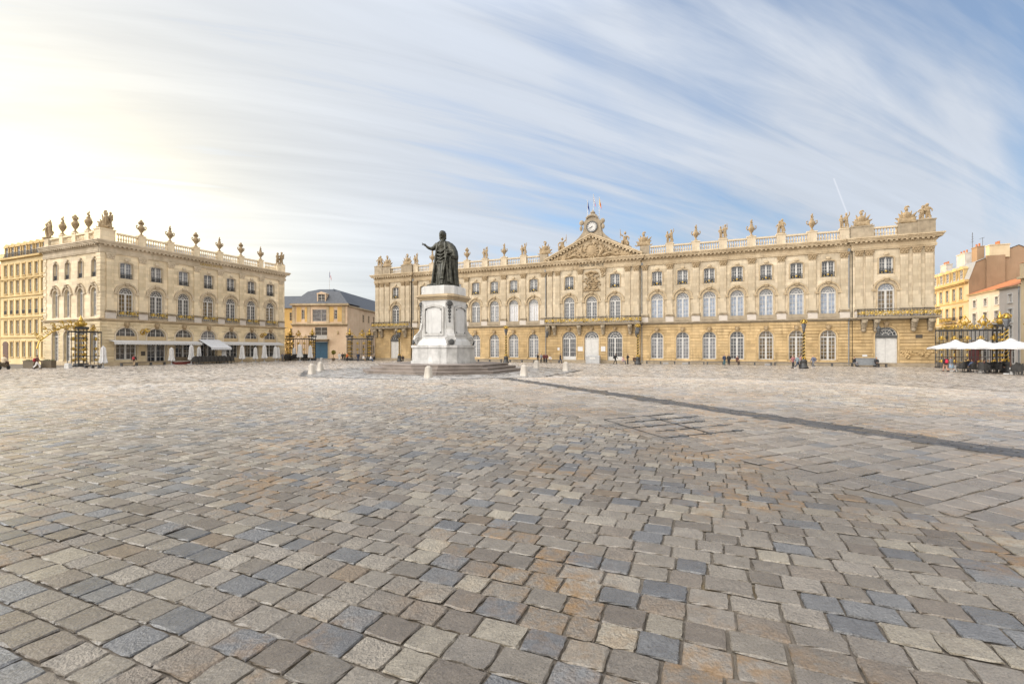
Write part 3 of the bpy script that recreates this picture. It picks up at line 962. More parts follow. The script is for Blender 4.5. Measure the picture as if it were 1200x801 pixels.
    circ = lambda r, n=28: [(r*math.cos(2*PI*i/n), 25.1+r*math.sin(2*PI*i/n)) for i in range(n)]
    ck.prism_xz(circ(0.86)[::-1], -0.16, 0.0)
    ck.cur = 1
    ck.ring_xz(circ(0.87), circ(1.06), -0.24, 0.0, closed=True)
    for i in range(12):
        a = PI/2 - 2*PI*i/12
        c, s_ = math.cos(a), math.sin(a)
        ck.tube([(0.62*c, -0.18, 25.1+0.62*s_), (0.80*c, -0.18, 25.1+0.80*s_)], 0.045, 4)
    for (ang, L, w) in ((PI/2-2*PI*(7.66/12), 0.44, 0.05), (PI/2-2*PI*(40/60), 0.70, 0.035)):
        ck.tube([(-0.15*math.cos(ang), -0.2, 25.1-0.15*math.sin(ang)), (L*math.cos(ang), -0.2, 25.1+L*math.sin(ang))], w, 4)
    ck.build('clock_face', [M['white_paint'], M['lead']], po)
    # carved panel over the middle window
    cp = MB(); r3 = random.Random(11)
    pts = [(r3.gauss(0, 0.62), 13.6+r3.random()*3.1, r3.uniform(0.16, 0.34)) for _ in range(75)]
    relief(cp, pts, -0.48, r3)
    cp.box(-1.6, 1.6, -0.62, -0.34, 13.25, 13.5); cp.tube([(-1.2, -0.55, 16.4), (0, -0.7, 16.8), (1.2, -0.55, 16.4)], 0.22, 6)
    cp.build('carved_panel', M['carved'], root)
    # lettering on the frieze
    t = link('lettering', text_mesh('lettering', 'HOTEL DE VILLE', 0.62, M['ink']), root, (0, -0.52, 17.93))
    t.rotation_euler = (PI/2, 0, 0)
    # rainwater pipes
    for u in (-39.3, -8.95, 8.95, 39.3):
        p = MB(); p.tube([(u, -0.14, 0.2), (u, -0.14, 6.8)], 0.075, 6); p.tube([(u, -0.20, 7.3), (u, -0.20, 17.6)], 0.075, 6)
        p.box(u-0.16, u+0.16, -0.34, -0.05, 17.2, 17.75); p.tube([(u, -0.14, 6.8), (u, -0.5, 6.95), (u, -0.5, 7.25), (u, -0.2, 7.4)], 0.075, 6)
        p.build('rainwater_pipe', M['pipe'], root)
    # plaques beside the middle doors, a dark plate by the right pavilion
    def plate(u, z, w, h, m, y=-0.47, nm='wall_plaque'):
        p = MB(); p.box(u-w/2, u+w/2, y, y+0.05, z-h/2, z+h/2); p.build(nm, M[m], root)
    plate(-2.1, 2.6, 0.95, 0.8, 'cloth_white'); plate(2.15, 2.6, 0.8, 0.9, 'cloth_white')
    plate(-6.3, 2.6, 0.4, 0.5, 'cloth_white'); plate(47.6, 4.4, 0.8, 0.5, 'ink'); plate(41.2, 1.6, 0.6, 0.3, 'cloth_white')
    # carved trophies low on the right pavilion wall
    for (u, z) in ((46.2, 1.9), (48.3, 1.9)):
        g = MB(); rg = random.Random(int(u*10))
        relief(g, [(u+rg.gauss(0, .45), z+rg.gauss(0, .22), .22) for _ in range(18)], -0.42, rg)
        g.build('carved_relief', M['stone_lo'], root)
    return root
# ------------------------------------------------------------------ the grand hotel on the left
HG_OP = (1.45, 0.9, 4.55, 1.42)
HD_OP = (1.45, 0.05, 4.55, 1.42)
HS_OP = (0.95, 0.6, 4.6, 0.95)
def build_hotel():
    root = empty('grand_hotel', (PB.x, PB.y, LOW), angB,
                 'cream stone grand hotel with long white awnings, tall arched windows and urns along its roof', 'hotel')
    L = 33.0; S = 16.3
    us = [3.35+4.35*i for i in range(7)]
    FA = I4
    FS = Matrix.Rotation(-PI/2, 4, 'Z') @ Matrix.Translation((-S, 0, 0))   # short front: x runs from its far left end to the corner
    ss = [S-1.73, S-5.45, S-9.2, S-12.7]
    parts = {}
    wl = MB(); rus = MB(); wu = MB(); led = MB(); cor = MB()
    def face(Fm, u0, u1, us, gop, ends, short=False):
        for mb in (wl, rus, wu, led, cor): mb.M = Fm
        ops = [(u, *gop(u)) for u in us]
        wall_open(wl, u0, u1, -0.4, 6.95, [[o] for o in ops])
        courses(rus, u0, u1, 0.55, 6.85, ops)
        f_op = (0.75, 7.6, 11.3, 0.75) if short else F_OP
        a_op = (0.62, 13.65, 16.1, 0.2) if short else A_OP
        wall_open(wu, u0, u1, 6.95, 17.3, [[(u, *f_op), (u, *a_op)] for u in us])
        led.box(u0, u1, -0.12, 0.3, 6.86, 7.0); led.box(u0, u1, -0.30, 0.3, 7.0, 7.14); led.box(u0-(0.42 if ends[0] else 0), u1+(0.42 if ends[1] else 0), -0.42, 0.3, 7.14, 7.27)
        led.box(u0-(0.14 if ends[0] else 0), u1, -0.14, 0.3, -0.4, 0.55)
        for u in us:
            if gop(u)[1] < 0.1: led.box(u-1.6, u+1.6, -0.5, -0.1, -0.4, 0.02)
        cornice(cor, u0, u1, ends)
        for mb in (wl, rus, wu, led, cor): mb.M = None
    face(FA, 0, L, us, lambda u: HD_OP if abs(u-us[3]) < .1 or abs(u-us[1]) < .1 else HG_OP, (True, True))
    face(FS, 0, S, ss, lambda u: HS_OP, (False, False), True)
    # back and end walls, roof
    for (mb, za, zb) in ((wl, -0.4, 6.95), (wu, 6.95, 19.0)):
        mb.quad((L, 0, za), (L, S, za), (L, S, zb), (L, 0, zb))
        mb.quad((0, S, za), (L, S, za), (L, S, zb), (0, S, zb))
        mb.quad((0, S-0.01, za), (0.6, S-0.01, za), (0.6, S-0.01, zb), (0, S-0.01, zb))
    wl.build('ground_floor_wall', M['hotel_lo'], root); rus.build('rusticated_courses', M['hotel_lo'], root)
    wu.build('upper_wall', M['hotel_up'], root);
    led.build('string_course', M['stone_trim'], root); cor.build('cornice', M['hotel_trim'], root)
    rf = MB(); rf.frust(0.5, L-0.5, 0.6, S-0.3, 18.6, 0.5, L-0.5, 0.6, S-0.3, 19.05)
    rf.frust(4, L-4, 3.0, S-3, 19.05, 9, L-9, 7.5, S-7.5, 21.4)
    rf.build('roof', M['zinc'], root)
    bk = MB(); bk.quad((.2, 0.75, -0.3), (L-.2, 0.75, -0.3), (L-.2, 0.75, 17.2), (.2, 0.75, 17.2))
    bk.quad((0.75, .2, -0.3), (0.75, S-.2, -0.3), (0.75, S-.2, 17.2), (0.75, .2, 17.2))
    bk.build('inner_wall', M['dark_gap'], root)
    pm = pilaster_mesh(w=0.95).mesh('pilaster', [M['hotel_up'], M['hotel_trim']])
    pd = pedestal_mesh().mesh('pedestal', [M['stone_pale'], M['stone_dirty']])
    pu = [1.15]+[us[i]+2.17 for i in range(6)]+[L-1.0]
    for u in pu:
        link('pilaster', pm, root, (u, 0, 0)); link('pedestal', pd, root, (u, 0, 0))
    # quoins of the near corner and the far end of the short front
    for part in range(3):
        q = MB(FS if part < 2 else None)
        for i in range(18):
            z = 7.4+i*0.55
            w = 0.9 if i % 2 else 0.7
            if part == 0: q.box(S-w-.2, S+0.07, -0.09, 0.02, z+0.03, z+0.52)
            elif part == 1: q.box(-0.05, w, -0.09, 0.02, z+0.03, z+0.52)
            else: q.box(0.0, w*0.6, -0.075, 0.02, z+0.03, z+0.52)
        q.build('quoin_strip', M['hotel_up'], root)
    ap = MB(); ap.box(-1.45, 1.45, -0.40, 0.02, 7.27, 7.62)
    apm = ap.mesh('window_apron', M['stone_grey'])
    rail = balcony_rail_mesh(2.7, 0.85)
    for i, u in enumerate(us):
        a = link('window_balcony', apm, root, (u, 0, 0)); link('balcony_railing', rail, a, (0, -0.36, 7.62))
    for i, u in enumerate(us):
        window(root, FA, 'hotel', u, HD_OP if i in (1, 3) else HG_OP, 0.28, 'g_dark', 'g_mid' if i != 3 else 'g_curtain', sur='hotel_trim')
        window(root, FA, 'first', u, F_OP, 0.28, 'g_mid' if i % 3 else 'g_warm_refl', 'g_dark' if i > 3 else 'g_mid', sur='hotel_trim')
        window(root, FA, 'attic', u, A_OP, 0.28, 'g_curtain' if i < 3 else 'g_mid', 'g_curtain' if i < 3 else 'g_mid', railing='plain', sur='hotel_trim')
    for u in ss:
        window(root, FS, 'ground', u, HS_OP, 0.28, 'g_mid', 'g_dark', sur='hotel_trim')
        window(root, FS, 'first', u, (0.75, 7.6, 11.3, 0.75), 0.28, 'g_curtain', 'g_mid', sur='hotel_trim')
        window(root, FS, 'attic', u, (0.62, 13.65, 16.1, 0.2), 0.28, 'g_mid', 'g_mid', railing='plain', sur='hotel_trim')
    # blind boxes across the ground floor arches and the awnings
    for i, u in enumerate(us):
        if i == 3: continue
        b = MB(); b.box(u-1.42, u+1.42, -0.02, 0.22, 3.95, 4.62); b.build('blind_box', M['tan_paint'], root)
    def awning(u0, u1, z, out, drop, nm, m):
        a = MB()
        a.quad((u0, -0.1, z), (u1, -0.1, z), (u1, -out, z-drop), (u0, -out, z-drop))
        a.quad((u0, -0.1, z-0.03), (u0, -out, z-drop-0.03), (u1, -out, z-drop-0.03), (u1, -0.1, z-0.03))
        n = int((u1-u0)/0.35)
        for k in range(n):
            x0 = u0+(u1-u0)*k/n; x1 = u0+(u1-u0)*(k+1)/n
            a.prism_xz([(x0, z-drop), (x0, z-drop-0.36), ((x0+x1)/2, z-drop-0.44), (x1, z-drop-0.36), (x1, z-drop)][::-1], -out-0.02, -out+0.02)
        a.build(nm, M[m], root)
    awning(us[0]-2.4, us[2]+2.2, 3.95, 1.6, 0.25, 'long_awning', 'cloth_white')
    awning(us[4]-2.6, us[6]+2.0, 3.95, 1.6, 0.25, 'long_awning', 'cloth_white')
    awning(us[3]-1.9, us[3]+1.9, 4.3, 3.6, 1.45, 'entrance_awning', 'cloth_grey')
    # gilded lantern brackets
    for u in (us[0]+2.17, us[3]+2.17 if False else us[5]+2.17):
        g = MB()
        g.tube(spiral((u, 5.2), 0.6, 1.2, 16, 1, 0, -0.4), 0.09, 5); g.tube([(u, -0.1, 5.0), (u, -0.9, 5.6), (u+.2, -1.3, 5.4)], 0.08, 5)
        g.tube(spiral((u+.5, 5.7), 0.4, 1.2, 14, -1, 0, -0.5), 0.08, 5)
        g.build('gilded_bracket', M['gold'], root)
    t = link('lettering', text_mesh('lettering', 'GRAND HOTEL', 0.62, M['gold_dull']), root, (us[3]+0.5, -0.17, 17.93))
    t.rotation_euler = (PI/2, 0, 0)
    p = MB(); p.box(us[1]-2.35, us[1]-1.75, -0.12, 0, 1.5, 2.2); p.build('menu_board', M['ink'], root)
    # parapet
    pier = MB(); pier.box(-0.5, 0.5, -0.1, 0.5, 19.1, 20.72); pier.box(-0.58, 0.58, -0.18, 0.58, 20.72, 20.9)
    pm_ = pier.mesh('parapet_pier', M['hotel_up'])
    bal = balustrade_mesh(3.3, 9).mesh('balustrade', M['hotel_up'])
    bals = balustrade_mesh(2.75, 8).mesh('balustrade', M['hotel_up'])
    figs = [putti_mesh(21), putti_mesh(22)]; un = [urn_mesh(0), urn_mesh(1)]; tr = trophy_mesh(31)
    for i in range(1, 7):
        link('parapet_pier', pm_, root, (pu[i], 0, 0))
        link('stone_urn', un[i % 2], root, (pu[i], .15, 20.9), 0, (0.95, 0.95, 1.2))
    for i in range(7):
        link('balustrade', bal if 0 < i < 6 else bals, root, ((pu[i]+pu[i+1])/2 + (0.25 if i == 0 else 0), 0, 0))
    for bs in (((-0.12, 1.85, -0.12, 1.6, 19.1, 20.8), (-0.2, 1.93, -0.2, 1.68, 20.8, 20.98)), ((L-1.7, L+0.1, -0.1, 1.2, 19.1, 20.75), (L-0.2, L+0.1, 1.2, S, 19.1, 20.7)), ((0.0, 0.5, S-1.3, S, 19.1, 20.8),)):
        c = MB()
        for b_ in bs: c.box(*b_)
        c.build('parapet_block', M['hotel_up'], root)
    link('armour_trophy', tr, root, (0.9, 0.7, 20.98), -0.6, (0.75, 0.9, 1.3))
    link('putti_group', figs[0], root, (1.3, 0.6, 21.3), 0.5, (1.1, 1.1, 1.35))
    link('putti_group', figs[0], root, (L-0.8, 0.5, 20.75), 0, 1.5)
    sp = [S-3.6, S-7.3, S-11.0]
    for x in sp:
        o = link('parapet_pier', pm_, root); o.matrix_local = FS @ Matrix.Translation((x, 0, 0))
        o = link('stone_urn', un[1 if x == sp[1] else 0], root); o.matrix_local = FS @ Matrix.Translation((x, .15, 20.9)) @ Matrix.Diagonal((1.0, 1.0, 1.3, 1))
    for a in ((S-2.6, 1.1), (S-5.45, 2.75), (S-9.15, 2.75), (S-13, 2.9)):
        o = link('balustrade', balustrade_mesh(a[1], max(3, int(a[1]*2.8))).mesh('balustrade', M['hotel_up']), root); o.matrix_local = FS @ Matrix.Translation((a[0], 0, 0))
    o = link('putti_group', figs[1], root); o.matrix_local = FS @ Matrix.Translation((0.6, .3, 20.8)) @ Matrix.Scale(1.5, 4)
    return root

# ------------------------------------------------------------------ town houses: plain fronts with rows of windows
def plain_window(w, h, m_pane, shut=None, frame='white_paint'):
    mb = MB()
    mb.box(-w/2, w/2, 0, 0.08, 0, 0.08); mb.box(-w/2, w/2, 0, 0.08, h-0.08, h)
    mb.box(-w/2, -w/2+0.08, 0, 0.08, 0, h); mb.box(w/2-0.08, w/2, 0, 0.08, 0, h); mb.box(-0.05, 0.05, -0.02, 0.08, 0.05, h-0.05)
    for k in (1, 2): mb.box(-w/2, w/2, 0.02, 0.06, h*k/3-0.03, h*k/3+0.03)
    return mb.mesh('window_frame', M[frame])
def plain_pane(w, h, m):
    mb = MB(); mb.quad((-w/2, 0.06, 0), (w/2, 0.06, 0), (w/2, 0.06, h), (-w/2, 0.06, h))
    return mb.mesh('window_pane', M[m])

def front(root, wall_mat, L, H, D, rows, trim='stone_trim', z0=-0.5, Fm=I4, gable=None, sill=True, rail_rows=(), name='wall'):
    """rows: list of (z, w, h, [u...], pane) ; front at y=0 facing -y"""
    us = sorted({u for r in rows for u in r[3]})
    cols = []
    for u in us:
        ops = [(u, r[1]/2, r[0], r[0]+r[2]-0.04, 0.04) for r in rows if u in r[3]]
        cols.append(ops)
    w = MB(Fm)
    wall_open(w, 0, L, z0, H, cols, depth=0.3)
    w.quad((0, 0, z0), (0, 0, H), (0, D, H), (0, D, z0)); w.quad((L, 0, z0), (L, D, z0), (L, D, H), (L, 0, H))
    w.quad((0, D, z0), (0, D, H), (L, D, H), (L, D, z0))
    w.quad((0.1, 0.6, z0), (L-.1, 0.6, z0), (L-.1, 0.6, H-.1), (0.1, 0.6, H-.1))
    w.build(name, M[wall_mat], root)
    for ri, (z, ww, h, uu, pm) in enumerate(rows):
        fm = plain_window(ww, h, pm)
        t = MB()
        for q in (-1, 1): t.box(q*(ww/2+0.09)-0.09, q*(ww/2+0.09)+0.09, -0.05, 0.02, 0, h)
        t.box(-ww/2-0.2, ww/2+0.2, -0.09, 0.02, h, h+0.2)
        if sill: t.box(-ww/2-0.22, ww/2+0.22, -0.14, 0.02, -0.14, 0)
        tm = t.mesh('window_surround', M[trim])
        for i, u in enumerate(uu):
            f = link('window', fm, root); f.matrix_local = Fm @ Matrix.Translation((u, 0.16, z))
            p_ = pm if isinstance(pm, str) else pm[i % len(pm)]
            link('pane', plain_pane(ww, h, p_), f)
            link('surround', tm, f, (0, -0.16, 0))
            if ri in rail_rows:
                g = MB(); g.box(-ww/2, ww/2, -0.24, -0.19, 0.6, 0.66)
                for k in range(7): 
                    x = -ww/2+ww*(k+.5)/7; g.box(x-0.02, x+0.02, -0.23, -0.20, 0, 0.6)
                g.build('window_guard', M['iron'], f)

def dormer(root, Fm, u, y, z, w, h, mat, rm='slate'):
    d = MB(Fm)
    d.box(u-w/2, u+w/2, y, y+1.8, z, z+h*0.12); d.box(u-w/2, u-w/2+0.22, y, y+1.8, z+h*.12, z+h); d.box(u+w/2-0.22, u+w/2, y, y+1.8, z+h*.12, z+h)
    d.box(u-w/2-0.1, u+w/2+0.1, y-0.1, y+1.8, z+h, z+h+0.2)
    d.prism_xz([(u-w/2-0.1, z+h+0.2), (u+w/2+0.1, z+h+0.2), (u, z+h+0.65)], y-0.1, y+1.8)
    o = d.build('dormer', M[mat], root)
    f = link('window', plain_window(w-0.44, h*0.86, 'g_mid'), o); f.matrix_local = Fm @ Matrix.Translation((u, y+0.12, z+h*.12))
    link('pane', plain_pane(w-0.44, h*0.86, 'g_mid'), f)
    return o

def chimney(root, Fm, x0, x1, y0, y1, z0, z1, mat='stone_pale', pots=3):
    c = MB(Fm); c.box(x0, x1, y0, y1, z0, z1); c.box(x0-0.08, x1+0.08, y0-0.08, y1+0.08, z1, z1+0.14)
    o = c.build('chimney', M[mat], root)
    p = MB(Fm)
    for i in range(pots):
        x = x0+(x1-x0)*(i+.5)/pots
        p.lathe([(0.16, 0), (0.13, 0.35), (0.15, 0.55)], 7, (x, (y0+y1)/2, z1+0.14))
    p.build('chimney_pots', M['tile'], o)

def build_left_houses():
    # corner block in line with the hotel's short front
    p0 = PB - dA*30.9
    root = empty('apartment_house', (p0.x, p0.y, LOW), angA, 'tall yellow apartment house of many narrow windows under a dark mansard left of the hotel', 'building')
    us = [1.8+2.08*i for i in range(7)]
    L = 14.3
    rows = [(1.2, 1.0, 2.6, us[1:], ['g_mid', 'g_curtain', 'g_dark']), (5.2, 1.0, 2.3, us, 'g_mid'), (8.6, 1.0, 2.4, us, 'g_mid'), (12.2, 1.0, 2.2, us, 'g_mid'), (15.2, 1.0, 2.0, us, 'g_mid')]
    front(root, 'sand_plaster', L, 18.3, 13, rows, trim='yellow_plaster', rail_rows=(2,))
    b = MB()
    for z in (4.5, 7.9, 11.6, 14.6): b.box(-0.1, L, -0.18, 0.02, z, z+0.22)
    b.box(-0.3, L, -0.5, 0.3, 18.1, 18.4)
    b.build('string_course', M['yellow_plaster'], root)
    d = MB(); d.box(us[0]-0.9, us[0]+0.9, -0.06, 0.05, 0.0, 3.2); d.prism_xz([(us[0]-1.0*math.cos(PI*i/10), 3.2+0.7*math.sin(PI*i/10)) for i in range(11)][::-1], -0.08, 0.05)
    d.build('arched_door', M['wood'], root)
    r = MB(); r.frust(0, L, 0.1, 13, 18.4, 0.5, L, 1.2, 12, 21.0)
    ro = r.build('mansard_roof', M['slate'], root)
    for i, u in enumerate(us): dormer(ro, I4, u, 0.1, 18.4, 1.5, 1.9, 'yellow_plaster')
    g = MB(); g.box(0, L, -0.42, -0.38, 19.1, 19.16)
    for k in range(60): g.box(L*k/60, L*k/60+0.04, -0.42, -0.38, 18.4, 19.1)
    g.build('roof_railing', M['iron'], root)
    # the next house of the street
    p1 = PB - dA*57.0
    root = empty('street_house', (p1.x, p1.y, LOW), angA, 'lower yellow street house at the very left edge beyond the mansard block', 'building')
    us = [1.6+2.6*i for i in range(10)]
    rows = [(1.2, 1.1, 2.4, us, 'g_mid'), (4.9, 1.1, 2.3, us, 'g_mid'), (8.3, 1.1, 2.2, us, 'g_mid'), (11.6, 1.1, 2.0, us, 'g_mid')]
    front(root, 'yellow_plaster', 26.0, 15.2, 13, rows)
    r = MB(); r.frust(-0.2, 26.0, -0.4, 13.3, 15.2, 1.5, 26.0, 6.2, 6.6, 20.0); r.build('roof', M['tile'], root)

def build_mansion():
    """the pavilion with the mansard roof at the end of the street between the two great fronts"""
    Y = 125.0
    x0 = (342.5-CX)/F*Y; W = 15.2
    root = empty('mansion', (x0, Y, LOW), -0.05, 'peach plastered mansion with a grey mansard pavilion and blue door behind the gilded grilles', 'mansion')
    uc = W/2; d = (377-CX)/F*Y - x0
    rows = [(10.6, 0.7, 2.6, [3.0, W-3.4], 'g_mid')]
    w = MB()
    cols = [[(d, 1.9, 0.0, 4.5, 0.05), (d, 1.7, 5.3, 8.4, 0.05), (d+.8, 2.4, 9.9, 13.2, 0.05)][:2], [(3.0, 0.4, 10.6, 13.1, 0.04)], [(W-3.2, 0.4, 10.6, 13.1, 0.04)]]
    cols[0] = [(d, 1.9, 0.0, 4.5, 0.05), (d, 1.7, 5.3, 8.4, 0.05), (d, 2.4, 10.0, 13.2, 0.05)]
    wall_open(w, 0, W, -0.5, 14.6, cols, depth=0.3)
    w.quad((0, 0, -.5), (0, 0, 14.6), (0, 8, 14.6), (0, 8, -.5)); w.quad((W, 0, -.5), (W, 8, -.5), (W, 8, 14.6), (W, 0, 14.6))
    w.build('wall', M['peach_plaster'], root)
    t = MB()
    t.box(-0.3, W+0.3, -0.5, 0.02, 9.1, 9.5); t.box(-0.15, W+.15, -0.25, 0.02, 8.8, 9.1)
    t.box(-0.4, W+0.4, -0.6, 0.3, 14.3, 14.8)
    for u in (0.4, 4.6, 9.9, W-1.0): t.box(u-0.4, u+0.4, -0.12, 0.02, 9.5, 14.3)
    t.box(d-2.2, d-1.9, -0.1, 0.02, 0, 4.6); t.box(d+1.9, d+2.2, -0.1, 0.02, 0, 4.6); t.box(d-2.2, d+2.2, -0.1, 0.02, 4.6, 4.9)
    t.build('cornice', M['stone_trim'], root)
    for (a, b) in ((1.2, 2.5), (3.5, 4.1), (W-4.9, W-3.75), (W-2.65, W-1.5)):
        pn = MB(); pn.box(a, b, -0.04, 0.01, 9.9, 13.9)
        pn.build('wall_panel', M['ochre_plaster'], root)
    dr = MB(); dr.box(d-1.85, d+1.85, 0.1, 0.2, 0, 4.5)
    for s in (-1, 1):
        for z in (0.4, 2.4): dr.box(d+s*0.95-0.65, d+s*0.95+0.65, 0.06, 0.1, z, z+1.6)
    dr.build('door', M['blue_door'], root)
    for (z, ww, h, pm) in ((5.3, 3.4, 3.1, 'g_mid'), (10.0, 4.8, 3.2, 'g_curtain')):
        f = link('window', plain_window(ww, h, pm), root, (d, 0.16, z)); link('pane', plain_pane(ww, h, pm), f)
    for u in (3.0, W-3.2):
        f = link('window', plain_window(0.8, 2.5, 'g_dark'), root, (u, 0.16, 10.6)); link('pane', plain_pane(0.8, 2.5, 'g_dark'), f)
    b = MB(); b.box(d-2.3, d+2.3, -1.3, 0, 4.95, 5.2)
    bo = b.build('balcony', M['stone_grey'], root)
    bp = MB(); bp.box(d-2.2, d+2.2, -1.25, -1.2, 5.2, 6.2); bp.build('balcony_panel', M['white_paint'], bo)
    for u in (1.8, W-2.6):
        wr = MB(); wr.blob((u, -0.1, 7.0), (0.3, 0.1, 0.55), 8, 5); wr.build('wall_ornament', M['tan_paint'], root)
    r = MB(); r.frust(-0.3, W+0.3, -0.3, 9, 14.8, 3.0, W-3.2, 2.6, 6.5, 18.4); r.frust(3.0, W-3.2, 2.6, 6.5, 18.4, 5.5, W-5.6, 4.2, 5, 19.2)
    ro = r.build('mansard_roof', M['slate'], root)
    dormer(ro, I4, d, 0.2, 14.8, 2.4, 2.6, 'peach_plaster')
    # wings
    for (nm, xa, xb, ya, yb, mat) in (('right_wing', W-0.2, W+9, 1.6, 40, 'ochre_plaster'),):
        wv = MB()
        us = [3.0+3.1*i for i in range(12)]
        Fm = Matrix.Translation((W-0.1, 38, 0)) @ Matrix.Rotation(-PI/2, 4, 'Z')
        Fm = Matrix.Translation((W-0.1, 1.0, 0)) @ Matrix.Rotation(PI/2, 4, 'Z') @ Matrix.Scale(-1, 4, (0, 1, 0))
    # the right wing runs straight back, showing its long side
    wing = MB()
    xw = W-0.25
    q = lambda a, b, c, e: wing.quad((xw, a, c), (xw, b, c), (xw, b, e), (xw, a, e))
    wing.quad((xw, 0.5, -.5), (xw, 40, -.5), (xw, 40, 14.2), (xw, 0.5, 14.2))
    wing.quad((xw+9, 40, -.5), (xw, 40, -.5), (xw, 40, 14.2), (xw+9, 40, 14.2))
    wing.build('wing_wall', M['peach_plaster'], root)
    for i in range(8):
        for (z, h, pm) in ((1.2, 2.4, 'g_dark'), (6.0, 2.2, 'g_mid'), (10.4, 2.2, 'g_mid')):
            f = link('window', plain_window(1.1, h, pm, frame='stone_trim'), root, (xw+0.10, 3.4+4.4*i, z), PI/2); link('pane', plain_pane(1.1, h, pm), f)
    e = MB(); e.box(xw-0.2, xw+0.5, 0.5, 40, 14.0, 14.35); e.build('wing_cornice', M['stone_trim'], root)
    rr = MB(); rr.add([(xw+0.5, 0.5, 14.35), (xw+0.5, 40, 14.35), (xw-5, 40, 19.2), (xw-5, 3, 19.2)], [(0, 1, 2, 3)])
    rr.build('wing_roof', M['slate'], root)
    # left wing, a little set back
    lw = MB(); lw.box(-16, 0.1, 2.0, 9, -.5, 13.8); lw.build('wing_wall', M['ochre_plaster'], root)
    for i in range(4):
        for (z, h) in ((6.0, 2.2), (10.4, 2.2)):
            f = link('window', plain_window(1.0, h, 'g_dark', frame='stone_trim'), root, (-1.3-3.2*i, 1.9, z)); link('pane', plain_pane(1.0, h, 'g_dark'), f)
    lr = MB(); lr.add([(-16, 1.6, 13.8), (1, 1.6, 13.8), (1, 5.5, 17.5), (-16, 5.5, 17.5), (-16, 9, 13.8), (1, 9, 13.8)], [(0, 1, 2, 3), (3, 2, 5, 4)])
    lr.build('wing_roof', M['slate'], root)
    pole = flagpole((d+0.2, 4.6, 19.0), 5.2, root=root)
    return root

def flag_mesh(cols, h=2.2, w=1.0, hang=True, seed=0):
    """a limp flag hanging in folds down its pole; cols are the bands from hoist to fly"""
    mb = MB(); n = len(cols)*3
    r = random.Random(seed)
    ph = r.uniform(0, 6)
    for i in range(n):
        mb.cur = i//3
        a, b = i/n, (i+1)/n
        for k in range(6):
            t0, t1 = k/6, (k+1)/6
            def P(s, t):
                drop = s*0.9
                return (0.05+s*w*0.42*(0.6+0.4*t), 0.12*math.sin(s*9+ph+t*2)*s, -t*h*0.62 - drop*h*0.55*(0.5+0.5*s))
            mb.quad(P(a, t0), P(a, t1), P(b, t1), P(b, t0))
    return mb.mesh('flag', [M[c] for c in cols])

def flagpole(loc, h, cols=('flag_blue', 'flag_white', 'flag_red'), label=None, root=None, size=(2.4, 1.4), seed=0):
    mb = MB(); mb.tube([(0, 0, 0), (0, 0, h)], [0.06, 0.035], 6); mb.blob((0, 0, h+0.05), 0.09, 6, 4)
    if root is None:
        o = mb.build('flagpole', M['white_paint'])
        tag(o, label, 'flagpole', 'flags above the clock')
        o.location = loc; o.rotation_euler = (0, 0, 0)
    else:
        o = mb.build('flagpole', M['white_paint'], root); o.location = loc
    link('flag', flag_mesh(cols, size[0], size[1], seed=seed), o, (0, 0, h-0.1))
    return o

